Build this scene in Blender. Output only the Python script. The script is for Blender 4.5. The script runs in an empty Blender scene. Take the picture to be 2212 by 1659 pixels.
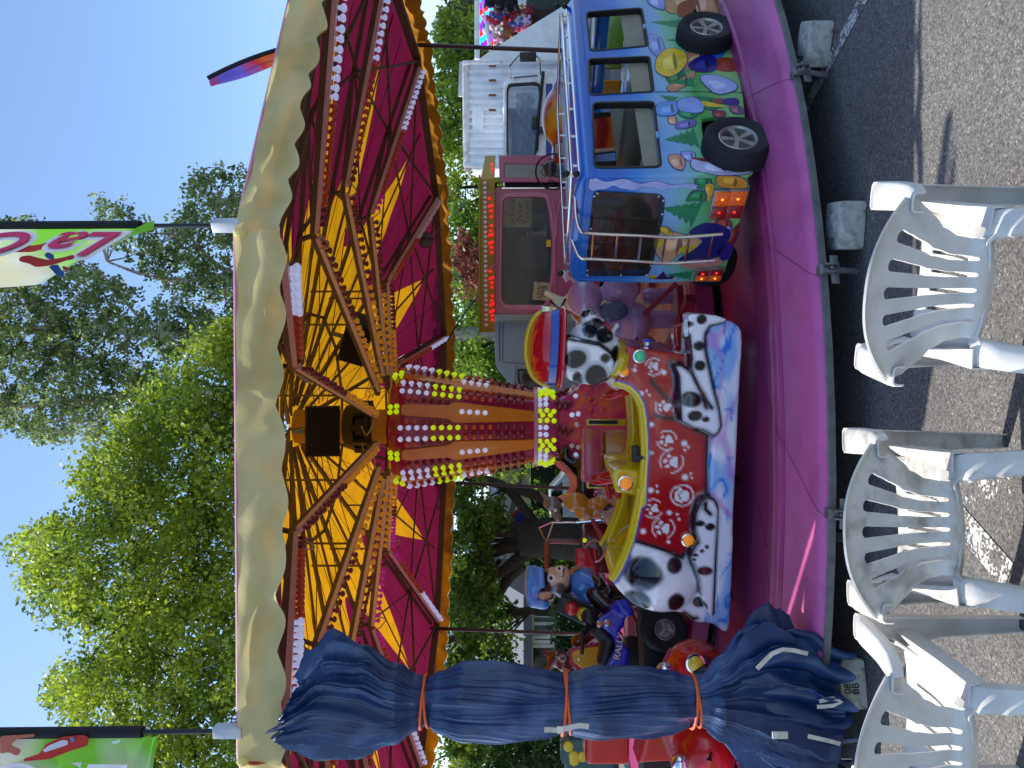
import bpy, bmesh, math, random
import numpy as np
from mathutils import Vector, Matrix, noise
random.seed(7); RNG = np.random.default_rng(7)
SC = bpy.context.scene
R = math.radians
# ---------------------------------------------------------------- camera, sky, sun, exposure
F = 1661.0            # focal length in units of a 2212 px wide picture
CAMZ = 1.75
PIT = math.atan(19 / F)
cam_d = bpy.data.cameras.new('Camera')
cam_d.sensor_fit = 'HORIZONTAL'; cam_d.sensor_width = 36.0; cam_d.lens = 36.0 * F / 2212
cam_d.clip_start = 0.05; cam_d.clip_end = 2000
cam = bpy.data.objects.new('Camera', cam_d); SC.collection.objects.link(cam)
FWD = Vector((0, math.cos(PIT), math.sin(PIT))); UP = Vector((0, -math.sin(PIT), math.cos(PIT))); RT = Vector((1, 0, 0))
m = Matrix.Identity(4)
for i, v in enumerate((-UP, RT, -FWD)):
    for j in range(3): m[j][i] = v[j]
m[2][3] = CAMZ
cam.matrix_world = m
SC.camera = cam
SUNV = Vector((0.64, -0.18, -1.0)).normalized()
EL = math.asin(-SUNV.z); AZ = math.atan2(-SUNV.x, -SUNV.y)
w = bpy.data.worlds.new('World'); SC.world = w; w.use_nodes = True
nt = w.node_tree; nt.nodes.clear()
sk = nt.nodes.new('ShaderNodeTexSky'); sk.sky_type = 'NISHITA'; sk.sun_disc = False
sk.sun_elevation = EL; sk.sun_rotation = AZ; sk.air_density = 1.0; sk.dust_density = 0.7; sk.ozone_density = 4.0
bgn = nt.nodes.new('ShaderNodeBackground'); bgn.inputs[1].default_value = 0.15
wo = nt.nodes.new('ShaderNodeOutputWorld')
nt.links.new(sk.outputs[0], bgn.inputs[0]); nt.links.new(bgn.outputs[0], wo.inputs[0])
sl = bpy.data.lights.new('Sun', 'SUN'); sl.energy = 3.5; sl.angle = R(0.5); sl.color = (1, .955, .88)
so = bpy.data.objects.new('Sun', sl); SC.collection.objects.link(so)
so.rotation_euler = SUNV.to_track_quat('-Z', 'Y').to_euler()
SC.view_settings.view_transform = 'Standard'; SC.view_settings.look = 'None'
SC.view_settings.exposure = 0.85; SC.view_settings.gamma = 1
SC.render.engine = 'CYCLES'
try:
    SC.cycles.max_bounces = 8; SC.cycles.transparent_max_bounces = 12
except Exception: pass

# ---------------------------------------------------------------- helpers
def ray(dx, dy): return FWD * F + RT * (829.5 - dy) + UP * (1106 - dx)
CP = Vector((0, 0, CAMZ))
def P(dx, dy, Y):
    r = ray(dx, dy); return CP + r * (Y / r.y)
def PH(dx, dy, h):
    r = ray(dx, dy); return CP + r * ((h - CAMZ) / r.z)
class Fr:
    """vertical working frame: origin on ground, x axis = heading, y = left normal, z up"""
    def __init__(s, o, ang):
        s.o = Vector((o[0], o[1], 0)); s.a = ang
        s.h = Vector((math.cos(ang), math.sin(ang), 0)); s.n = Vector((-math.sin(ang), math.cos(ang), 0))
        s.M = Matrix.Translation(s.o) @ Matrix.Rotation(ang, 4, 'Z')
    def L(s, dx, dy, y=0.0):            # pixel -> local (x,z) on the plane at local y
        r = ray(dx, dy); t = ((s.o + s.n * y - CP).dot(s.n)) / r.dot(s.n); q = CP + r * t - s.o
        return (q.dot(s.h), q.z)
    def LX(s, dx, dy, x=0.0):           # pixel -> local (y,z) on the plane at local x
        r = ray(dx, dy); t = ((s.o + s.h * x - CP).dot(s.h)) / r.dot(s.h); q = CP + r * t - s.o
        return (q.dot(s.n), q.z)
def s2l(c): return c / 12.92 if c <= .04045 else ((c + .055) / 1.055) ** 2.4
def C(h):
    h = h.lstrip('#'); return tuple(s2l(int(h[i:i + 2], 16) / 255) for i in (0, 2, 4))
MATS = {}
def mat(name, col, rough=.5, metal=0., var=.12, vs=6., bump=0., bs=40., coat=0., emit=0., ecol=None, trans=0., attr=False,
        dirt=None, dirt_amt=.5, ds=3., trl=0., spec=.5, alpha=1.):
    if name in MATS: return MATS[name]
    if isinstance(col, str): col = C(col)
    m = bpy.data.materials.new(name); m.use_nodes = True
    n = m.node_tree; b = n.nodes['Principled BSDF']; tc = n.nodes.new('ShaderNodeTexCoord')
    def noi(scale, det=4):
        x = n.nodes.new('ShaderNodeTexNoise'); x.inputs['Scale'].default_value = scale; x.inputs['Detail'].default_value = det
        n.links.new(tc.outputs['Object'], x.inputs['Vector']); return x
    if attr:
        a = n.nodes.new('ShaderNodeVertexColor'); a.layer_name = 'Col'; src = a.outputs['Color']
    else:
        rgb = n.nodes.new('ShaderNodeRGB'); rgb.outputs[0].default_value = (*col, 1); src = rgb.outputs[0]
    if var > 0:
        x = noi(vs); mr = n.nodes.new('ShaderNodeMapRange'); n.links.new(x.outputs['Fac'], mr.inputs[0])
        mr.inputs[1].default_value = .3; mr.inputs[2].default_value = .7; mr.inputs[3].default_value = 1 - var; mr.inputs[4].default_value = 1 + var
        vm = n.nodes.new('ShaderNodeVectorMath'); vm.operation = 'SCALE'
        n.links.new(src, vm.inputs[0]); n.links.new(mr.outputs[0], vm.inputs['Scale']); src = vm.outputs[0]
    if dirt:
        x = noi(ds, 8); cr = n.nodes.new('ShaderNodeMapRange'); n.links.new(x.outputs['Fac'], cr.inputs[0])
        cr.inputs[1].default_value = .48; cr.inputs[2].default_value = .72; cr.inputs[3].default_value = 0; cr.inputs[4].default_value = dirt_amt
        mx = n.nodes.new('ShaderNodeMix'); mx.data_type = 'RGBA'
        n.links.new(cr.outputs[0], mx.inputs[0]); n.links.new(src, mx.inputs[6]); mx.inputs[7].default_value = (*C(dirt), 1); src = mx.outputs[2]
    n.links.new(src, b.inputs['Base Color'])
    b.inputs['Roughness'].default_value = rough; b.inputs['Metallic'].default_value = metal
    b.inputs['Specular IOR Level'].default_value = spec
    b.inputs['Coat Weight'].default_value = coat; b.inputs['Coat Roughness'].default_value = .05
    if trans: b.inputs['Transmission Weight'].default_value = trans
    if alpha < 1: b.inputs['Alpha'].default_value = alpha
    if emit:
        b.inputs['Emission Color'].default_value = (*(ecol or col), 1); b.inputs['Emission Strength'].default_value = emit
    if bump:
        x = noi(bs); bp = n.nodes.new('ShaderNodeBump'); bp.inputs['Strength'].default_value = bump; bp.inputs['Distance'].default_value = .01
        n.links.new(x.outputs['Fac'], bp.inputs['Height']); n.links.new(bp.outputs[0], b.inputs['Normal'])
    if trl:
        t = n.nodes.new('ShaderNodeBsdfTranslucent'); ms = n.nodes.new('ShaderNodeMixShader'); ms.inputs[0].default_value = trl
        n.links.new(src, t.inputs['Color']); n.links.new(b.outputs[0], ms.inputs[1]); n.links.new(t.outputs[0], ms.inputs[2])
        n.links.new(ms.outputs[0], n.nodes['Material Output'].inputs['Surface'])
    MATS[name] = m; return m

def link(o): SC.collection.objects.link(o); return o
def tag(o, label=None, cat=None, group=None, kind=None):
    if label: o['label'] = label
    if cat: o['category'] = cat
    if group: o['group'] = group
    if kind: o['kind'] = kind
    return o
def empty(name, loc, ang=0, label=None, cat=None, group=None):
    o = bpy.data.objects.new(name, None); o.empty_display_size = .1
    o.location = loc; o.rotation_euler = (0, 0, ang); link(o)
    o.matrix_basis = Matrix.Translation(Vector(loc)) @ Matrix.Rotation(ang, 4, 'Z')
    return tag(o, label, cat, group)
class MB:
    def __init__(s): s.v = []; s.f = []; s.mi = []; s.k = 0; s.T = None
    def add(s, vs, fs, k=None):
        o = len(s.v)
        for p in vs:
            p = Vector(p)
            s.v.append(tuple(s.T @ p) if s.T else tuple(p))
        for f in fs: s.f.append(tuple(o + i for i in f)); s.mi.append(s.k if k is None else k)
        return s
    def box(s, c, d, rot=None, k=None, taper=1.):
        x, y, z = d[0] / 2, d[1] / 2, d[2] / 2; t = taper
        vs = [Vector(q) for q in ((-x, -y, -z), (x, -y, -z), (x, y, -z), (-x, y, -z), (-x * t, -y * t, z), (x * t, -y * t, z), (x * t, y * t, z), (-x * t, y * t, z))]
        if rot is not None:
            rot = Matrix.Rotation(rot, 3, 'Z') if isinstance(rot, (int, float)) else rot
            vs = [rot @ q for q in vs]
        c = Vector(c); return s.add([c + q for q in vs], [(0, 3, 2, 1), (4, 5, 6, 7), (0, 1, 5, 4), (1, 2, 6, 5), (2, 3, 7, 6), (3, 0, 4, 7)], k)
    def bar(s, a, b, wd, ht, k=None):
        a = Vector(a); b = Vector(b); d = (b - a); L = d.length
        if L < 1e-6: return s
        d = d / L; up = Vector((0, 0, 1)) if abs(d.z) < .98 else Vector((1, 0, 0))
        sd = d.cross(up).normalized(); u = sd.cross(d)
        vs = []
        for p in (a, b):
            for i, j in ((-1, -1), (1, -1), (1, 1), (-1, 1)): vs.append(p + sd * wd / 2 * i + u * ht / 2 * j)
        return s.add(vs, [(3, 2, 1, 0), (4, 5, 6, 7), (0, 1, 5, 4), (1, 2, 6, 5), (2, 3, 7, 6), (3, 0, 4, 7)], k)
    def tube(s, pts, r, seg=8, k=None, closed=False, cap=True):
        pts = [Vector(p) for p in pts]; n = len(pts)
        rs = r if isinstance(r, (list, tuple)) else [r] * n
        vs = []; prev = None
        for i, p in enumerate(pts):
            if closed: d = pts[(i + 1) % n] - pts[i - 1]
            else: d = pts[min(i + 1, n - 1)] - pts[max(i - 1, 0)]
            if d.length < 1e-9: d = Vector((0, 0, 1))
            d.normalize()
            if prev is None:
                up = Vector((0, 0, 1)) if abs(d.z) < .9 else Vector((1, 0, 0)); a = d.cross(up).normalized()
            else:
                a = prev - d * prev.dot(d)
                a = a.normalized() if a.length > 1e-6 else d.orthogonal().normalized()
            prev = a; b = d.cross(a)
            for j in range(seg):
                t = 2 * math.pi * j / seg; vs.append(p + a * math.cos(t) * rs[i] + b * math.sin(t) * rs[i])
        fs = []
        for i in range(n if closed else n - 1):
            for j in range(seg):
                i2 = (i + 1) % n; fs.append((i * seg + j, i * seg + (j + 1) % seg, i2 * seg + (j + 1) % seg, i2 * seg + j))
        if cap and not closed: fs += [tuple(range(seg))[::-1], tuple((n - 1) * seg + j for j in range(seg))]
        return s.add(vs, fs, k)
    def lathe(s, prof, seg=24, c=(0, 0, 0), k=None, M=None, a0=0, a1=2 * math.pi, sy=1.):
        full = abs(a1 - a0 - 2 * math.pi) < 1e-6; cols = seg if full else seg + 1; vs = []; c = Vector(c)
        for j in range(cols):
            t = a0 + (a1 - a0) * j / seg
            for r, z in prof:
                q = Vector((r * math.cos(t), r * math.sin(t) * sy, z)); q = M @ q if M else q; vs.append(c + q)
        n = len(prof); fs = []
        for j in range(seg):
            j2 = (j + 1) % cols
            for i in range(n - 1): fs.append((j * n + i, j2 * n + i, j2 * n + i + 1, j * n + i + 1))
        return s.add(vs, fs, k)
    def sph(s, c, r, seg=12, rings=8, k=None, M=None):
        r = r if isinstance(r, (tuple, list)) else (r, r, r)
        pr = [(max(math.sin(math.pi * i / rings), 1e-4), -math.cos(math.pi * i / rings)) for i in range(rings + 1)]
        S = Matrix.Diagonal(Vector(r)); MM = (M @ S) if M else S
        return s.lathe(pr, seg, c, k, MM)
    def grid(s, fn, nu, nv, k=None, cu=False):
        vs = [fn(i / (nu if cu else nu), j / nv) for i in range(nu + (0 if cu else 1)) for j in range(nv + 1)]
        fs = []; N = nu if cu else nu + 1
        for i in range(nu):
            i2 = (i + 1) % N
            for j in range(nv): fs.append((i * (nv + 1) + j, i2 * (nv + 1) + j, i2 * (nv + 1) + j + 1, i * (nv + 1) + j + 1))
        return s.add(vs, fs, k)
    def prism(s, poly, axis, a, b, k=None):
        """poly in 2D, extruded a..b along axis ('y': poly=(x,z); 'x': (y,z); 'z': (x,y))"""
        f = {'y': lambda p, t: (p[0], t, p[1]), 'x': lambda p, t: (t, p[0], p[1]), 'z': lambda p, t: (p[0], p[1], t)}[axis]
        n = len(poly); vs = [f(p, a) for p in poly] + [f(p, b) for p in poly]
        fs = [tuple(range(n))[::-1], tuple(range(n, 2 * n))] + [(i, (i + 1) % n, n + (i + 1) % n, n + i) for i in range(n)]
        return s.add(vs, fs, k)
    def mesh(s, name):
        me = bpy.data.meshes.new(name); me.from_pydata(s.v, [], s.f); me.polygons.foreach_set('material_index', s.mi); me.update(); return me
    def build(s, name, mats, parent=None, smooth=35, bevel=0, recalc=True, solid=0, sub=0, bseg=2, weld=0):
        me = s.mesh(name)
        if recalc or weld:
            bm = bmesh.new(); bm.from_mesh(me)
            if weld: bmesh.ops.remove_doubles(bm, verts=bm.verts, dist=weld)
            if recalc: bmesh.ops.recalc_face_normals(bm, faces=bm.faces)
            bm.to_mesh(me); bm.free()
        o = bpy.data.objects.new(name, me); link(o)
        for mt in (mats if isinstance(mats, (list, tuple)) else [mats]): me.materials.append(mt)
        mods = []
        if sub: q = o.modifiers.new('s', 'SUBSURF'); q.levels = q.render_levels = sub; mods.append(q)
        if solid: q = o.modifiers.new('t', 'SOLIDIFY'); q.thickness = solid; q.offset = 0; mods.append(q)
        if bevel: q = o.modifiers.new('b', 'BEVEL'); q.width = bevel; q.segments = bseg; q.limit_method = 'ANGLE'; q.angle_limit = R(40); mods.append(q)
        if mods: bake(o)
        if smooth: sm(o, smooth)
        if parent: o.parent = parent
        return o
def sm(o, ang=35):
    me = o.data; me.polygons.foreach_set('use_smooth', [True] * len(me.polygons))
    try: me.set_sharp_from_angle(angle=R(ang))
    except Exception: pass
def bake(o):
    dg = bpy.context.evaluated_depsgraph_get(); dg.update()
    me = bpy.data.meshes.new_from_object(o.evaluated_get(dg)); me.name = o.name
    o.modifiers.clear(); o.data = me; return o
def ball_prims(bm_mb, prims):
    """prims: ('e',c,r[,M]) ellipsoid; ('c',p0,p1,r0,r1) capsule; ('p',poly,axis,a,b) prism; ('b',c,d[,rot]) box"""
    for q in prims:
        if q[0] == 'e': bm_mb.sph(q[1], q[2], 20, 14, M=(q[3] if len(q) > 3 else None))
        elif q[0] == 'c':
            a, b = Vector(q[1]), Vector(q[2]); r0, r1 = q[3], q[4]; d = b - a; n = 8
            pts = [a + d * (i / n) for i in range(n + 1)]; rs = [r0 + (r1 - r0) * i / n for i in range(n + 1)]
            bm_mb.tube(pts, rs, 16); bm_mb.sph(a, r0, 16, 10); bm_mb.sph(b, r1, 16, 10)
        elif q[0] == 'p': bm_mb.prism(q[1], q[2], q[3], q[4])
        elif q[0] == 'b': bm_mb.box(q[1], q[2], q[3] if len(q) > 3 else None)
def sculpt(name, prims, mt, parent=None, vox=.012, smo=6, paint=None, M=None):
    mb = MB(); ball_prims(mb, prims); me = mb.mesh(name)
    bm = bmesh.new(); bm.from_mesh(me); bmesh.ops.recalc_face_normals(bm, faces=bm.faces); bm.to_mesh(me); bm.free()
    o = bpy.data.objects.new(name, me); link(o)
    q = o.modifiers.new('r', 'REMESH'); q.mode = 'VOXEL'; q.voxel_size = vox
    q = o.modifiers.new('s', 'SMOOTH'); q.iterations = smo; q.factor = .6
    bake(o); me = o.data; me.materials.clear(); me.materials.append(mt)
    me.polygons.foreach_set('use_smooth', [True] * len(me.polygons))
    if paint:
        n = len(me.vertices); co = np.empty(n * 3, np.float32); me.vertices.foreach_get('co', co); co = co.reshape(-1, 3)
        no = np.empty(n * 3, np.float32); me.vertices.foreach_get('normal', no); no = no.reshape(-1, 3)
        col = paint(co, no); a = me.color_attributes.new('Col', 'FLOAT_COLOR', 'POINT')
        a.data.foreach_set('color', np.c_[np.clip(col, 0, 1), np.ones(n)].astype(np.float32).ravel())
    if M is not None: me.transform(M)
    if parent: o.parent = parent
    return o
def mixc(col, c, f): f = np.clip(f, 0, 1)[:, None]; return col * (1 - f) + np.array(C(c) if isinstance(c, str) else c)[None] * f
def sstep(a, b, x): t = np.clip((x - a) / (b - a + 1e-12), 0, 1); return t * t * (3 - 2 * t)
def dline(p, pts):
    """distance of 2D points p to a polyline"""
    d = np.full(len(p), 9.)
    for a, b in zip(pts[:-1], pts[1:]):
        a = np.array(a); b = np.array(b); ab = b - a; t = np.clip(((p - a) @ ab) / (ab @ ab + 1e-12), 0, 1)
        d = np.minimum(d, np.linalg.norm(p - a - t[:, None] * ab, axis=1))
    return d
def inpoly(p, poly):
    x, y = p[:, 0], p[:, 1]; r = np.zeros(len(p), bool); n = len(poly); j = n - 1
    for i in range(n):
        xi, yi = poly[i]; xj, yj = poly[j]
        r ^= ((yi > y) != (yj > y)) & (x < (xj - xi) * (y - yi) / (yj - yi + 1e-12) + xi); j = i
    return r
def npnoise(co, s, seed=0):
    r = np.random.default_rng(seed); out = np.zeros(len(co))
    for k in range(9):
        v = r.normal(size=3) * s; out += np.sin(co @ v + r.uniform(0, 6.28) + .7 * np.sin(co @ (r.normal(size=3) * s * .6)))
    return out / 4.5
def plate(outer, holes, thick, bev=0., res=1, smooth_pts=False):
    """flat plate with holes; returns mesh in XY, thickness along Z centred"""
    cu = bpy.data.curves.new('tmp', 'CURVE'); cu.dimensions = '2D'; cu.fill_mode = 'BOTH'
    cu.extrude = max(thick / 2 - bev, 0); cu.bevel_depth = bev; cu.bevel_resolution = 1
    for lp in [outer] + list(holes):
        sp = cu.splines.new('POLY'); sp.points.add(len(lp) - 1)
        for i, p in enumerate(lp): sp.points[i].co = (p[0], p[1], 0, 1)
        sp.use_cyclic_u = True
    o = bpy.data.objects.new('tmp', cu); link(o)
    dg = bpy.context.evaluated_depsgraph_get(); dg.update(); me = bpy.data.meshes.new_from_object(o.evaluated_get(dg))
    bpy.data.objects.remove(o); bpy.data.curves.remove(cu); return me
def plate_obj(name, outer, holes, thick, M, mt, parent=None, bev=0., ang=35):
    me = plate(outer, holes, thick, bev); me.name = name; me.transform(M); me.materials.clear(); me.materials.append(mt)
    o = bpy.data.objects.new(name, me); link(o); sm(o, ang)
    if parent: o.parent = parent
    return o
# XZ-plane matrix: (x,y)->(x,0,y) ; thickness along y
MXZ = Matrix(((1, 0, 0, 0), (0, 0, -1, 0), (0, 1, 0, 0), (0, 0, 0, 1)))
MYZ = Matrix(((0, 0, 1, 0), (1, 0, 0, 0), (0, 1, 0, 0), (0, 0, 0, 1)))
def T(x, y, z): return Matrix.Translation((x, y, z))
def text_obj(name, s, size, M, mt, parent=None, ext=.002, off=0., shear=0.):
    cu = bpy.data.curves.new('t', 'FONT'); cu.body = s; cu.size = size; cu.extrude = ext; cu.offset = off; cu.shear = shear
    cu.align_x = 'CENTER'; cu.align_y = 'CENTER'
    o = bpy.data.objects.new('t', cu); link(o); dg = bpy.context.evaluated_depsgraph_get(); dg.update()
    me = bpy.data.meshes.new_from_object(o.evaluated_get(dg)); bpy.data.objects.remove(o); me.transform(M); me.materials.clear(); me.materials.append(mt)
    o = bpy.data.objects.new(name, me); link(o)
    if parent: o.parent = parent
    return o
def rrect(x0, z0, x1, z1, r, n=5):
    pts = []
    for cx, cz, a in ((x1 - r, z1 - r, 0), (x0 + r, z1 - r, 90), (x0 + r, z0 + r, 180), (x1 - r, z0 + r, 270)):
        for i in range(n + 1): t = R(a + 90 * i / n); pts.append((cx + r * math.cos(t), cz + r * math.sin(t)))
    return pts
def roundpoly(pts, r, n=4):
    out = []; N = len(pts)
    for i in range(N):
        p = Vector(pts[i]); a = Vector(pts[i - 1]) - p; b = Vector(pts[(i + 1) % N]) - p
        q = min(r, a.length * .45, b.length * .45); p0 = p + a.normalized() * q; p1 = p + b.normalized() * q
        for j in range(n + 1):
            t = j / n; out.append(tuple(p0 * (1 - t) ** 2 + p * 2 * t * (1 - t) + p1 * t * t))
    return out
def spl(pts, n=6):
    """catmull-rom resample"""
    pts = [Vector(p) for p in pts]; out = []
    for i in range(len(pts) - 1):
        p0 = pts[max(i - 1, 0)]; p1 = pts[i]; p2 = pts[i + 1]; p3 = pts[min(i + 2, len(pts) - 1)]
        for j in range(n):
            t = j / n; out.append(.5 * ((2 * p1) + (p2 - p0) * t + (2 * p0 - 5 * p1 + 4 * p2 - p3) * t * t + (3 * p1 - p0 - 3 * p2 + p3) * t ** 3))
    out.append(pts[-1]); return out
def copy_tree(o, parent=None):
    c = o.copy(); link(c); c.parent = parent
    for ch in list(o.children): copy_tree(ch, c)
    return c
WHITE = mat('white_paint', '#dcdcda', .4); BLACK = mat('black_plastic', '#101012', .45, var=.05)
CHROME = mat('chrome', (.75, .75, .77), .15, 1., var=.03); STEEL = mat('galvanised_steel', '#7d7f80', .5, .7, var=.2, vs=20)
RUBBER = mat('rubber', '#161719', .75, bump=.2, bs=60)
# ---------------------------------------------------------------- asphalt ground and markings
def asphalt_mat(name, paint=0.):
    m = bpy.data.materials.new(name); m.use_nodes = True; n = m.node_tree; b = n.nodes['Principled BSDF']
    tc = n.nodes.new('ShaderNodeTexCoord'); L = n.links.new
    def vor(s, feat='F1'):
        v = n.nodes.new('ShaderNodeTexVoronoi'); v.inputs['Scale'].default_value = s; v.feature = feat; L(tc.outputs['Object'], v.inputs['Vector']); return v
    def noi(s, d=6):
        v = n.nodes.new('ShaderNodeTexNoise'); v.inputs['Scale'].default_value = s; v.inputs['Detail'].default_value = d; L(tc.outputs['Object'], v.inputs['Vector']); return v
    v = vor(125); v.inputs['Randomness'].default_value = 1
    sep = n.nodes.new('ShaderNodeSeparateColor'); L(v.outputs['Color'], sep.inputs[0])
    cr = n.nodes.new('ShaderNodeValToRGB'); e = cr.color_ramp.elements
    e[0].position = 0; e[0].color = (.075, .072, .068, 1); e[1].position = 1; e[1].color = (.36, .33, .29, 1)
    for pos, c in ((.25, (.115, .11, .103)), (.5, (.155, .145, .133)), (.8, (.19, .178, .16)), (.96, (.22, .205, .185))):
        q = cr.color_ramp.elements.new(pos); q.color = (*c, 1)
    L(sep.outputs[0], cr.inputs[0])
    big = noi(1.3); mr = n.nodes.new('ShaderNodeMapRange'); L(big.outputs['Fac'], mr.inputs[0]); mr.inputs[1].default_value = .3; mr.inputs[2].default_value = .7; mr.inputs[3].default_value = .8; mr.inputs[4].default_value = 1.15
    dist = n.nodes.new('ShaderNodeMapRange'); L(v.outputs['Distance'], dist.inputs[0]); dist.inputs[1].default_value = 0; dist.inputs[2].default_value = .75; dist.inputs[3].default_value = 1.12; dist.inputs[4].default_value = .68
    mm = n.nodes.new('ShaderNodeMath'); mm.operation = 'MULTIPLY'; L(mr.outputs[0], mm.inputs[0]); L(dist.outputs[0], mm.inputs[1])
    vm = n.nodes.new('ShaderNodeVectorMath'); vm.operation = 'SCALE'; L(cr.outputs[0], vm.inputs[0]); L(mm.outputs[0], vm.inputs['Scale'])
    src = vm.outputs[0]
    if paint:
        a = noi(70, 3); w1 = noi(9, 5); ad = n.nodes.new('ShaderNodeMath'); ad.operation = 'ADD'; L(a.outputs['Fac'], ad.inputs[0]); L(w1.outputs['Fac'], ad.inputs[1])
        st = n.nodes.new('ShaderNodeMapRange'); L(ad.outputs[0], st.inputs[0]); st.inputs[1].default_value = 1.0 - paint; st.inputs[2].default_value = 1.04 - paint
        mx = n.nodes.new('ShaderNodeMix'); mx.data_type = 'RGBA'; L(st.outputs[0], mx.inputs[0]); L(src, mx.inputs[6]); mx.inputs[7].default_value = (.55, .54, .5, 1); src = mx.outputs[2]
    L(src, b.inputs['Base Color']); b.inputs['Roughness'].default_value = .85
    bp = n.nodes.new('ShaderNodeBump'); bp.inputs['Strength'].default_value = .3; bp.inputs['Distance'].default_value = .003; bp.invert = True
    L(v.outputs['Distance'], bp.inputs['Height']); L(bp.outputs[0], b.inputs['Normal'])
    return m
ASPH = asphalt_mat('asphalt'); LINEM = asphalt_mat('worn_white_marking', .03); LINEM2 = asphalt_mat('faint_white_marking', -.06)
mb = MB(); mb.add([(-300, -60, 0), (300, -60, 0), (300, 700, 0), (-300, 700, 0)], [(0, 1, 2, 3)])
tag(mb.build('ground', ASPH, smooth=0), kind='structure')
def road_line(a, b, wd, mt, lab):
    a = PH(*a, 0); b = PH(*b, 0); d = (b - a).normalized(); s = Vector((-d.y, d.x, 0)) * wd / 2; z = Vector((0, 0, .004))
    m = MB(); m.add([a - s + z, b - s + z, b + s + z, a + s + z], [(0, 1, 2, 3)]); o = m.build('road_marking', mt, smooth=0)
    tag(o, kind='structure')
road_line((1712, 285), (1905, -75), .085, LINEM, 'a')
road_line((1932, 955), (2180, 1245), .12, LINEM, 'b')
road_line((2045, 1062), (2300, 1010), .12, LINEM2, 'c')
# ---------------------------------------------------------------- plastic armchairs
PLA = mat('white_plastic', '#dad7d0', .38, var=.05, vs=9, dirt='#8f8a7c', dirt_amt=.35, ds=7, bump=.08, bs=30)
PLB = mat('grimy_white_plastic', '#d0cdc5', .45, var=.08, vs=14, dirt='#6f6858', dirt_amt=.6, ds=16, bump=.1, bs=40)
def slotted(mb, xs_fn, surf, slots, v0, v1, rows, nsub=3, hw=None):
    """grid over (u,v) with holes along slots. slots: list of (u_center); hw(v)->half width"""
    vs = sorted(set(rows)); cols = []
    def line(v):
        L = [-1.]; tagc = []
        seq = [-1.]
        for c in slots: seq += [c - hw(v), c + hw(v)]
        seq.append(1.)
        out = []
        for i in range(len(seq) - 1):
            hole = (i % 2 == 1); n = 1 if hole else nsub
            for j in range(n): out.append((seq[i] + (seq[i + 1] - seq[i]) * j / n, hole))
        out.append((1., False)); return out
    base = len(mb.v); N = None; V = []
    for v in vs:
        l = line(v); N = len(l); V += [surf(u, v) for u, _ in l]
    hole = [h for _, h in line(vs[0])]; fs = []
    for j in range(len(vs) - 1):
        vm = (vs[j] + vs[j + 1]) / 2
        for i in range(N - 1):
            if hole[i] and v0 < vm < v1: continue
            fs.append((j * N + i, j * N + i + 1, (j + 1) * N + i + 1, (j + 1) * N + i))
    mb.add(V, fs)
def lerpt(tab, t):
    for (a, x), (b, y) in zip(tab[:-1], tab[1:]):
        if t <= b: k = (t - a) / (b - a); k = max(0, min(1, k)); return x + (y - x) * k
    return tab[-1][1]
def smt(tab, t):
    for (a, x), (b, y) in zip(tab[:-1], tab[1:]):
        if t <= b: k = (t - a) / (b - a); k = max(0, min(1, k)); k = k * k * (3 - 2 * k); return x + (y - x) * k
    return tab[-1][1]
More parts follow.
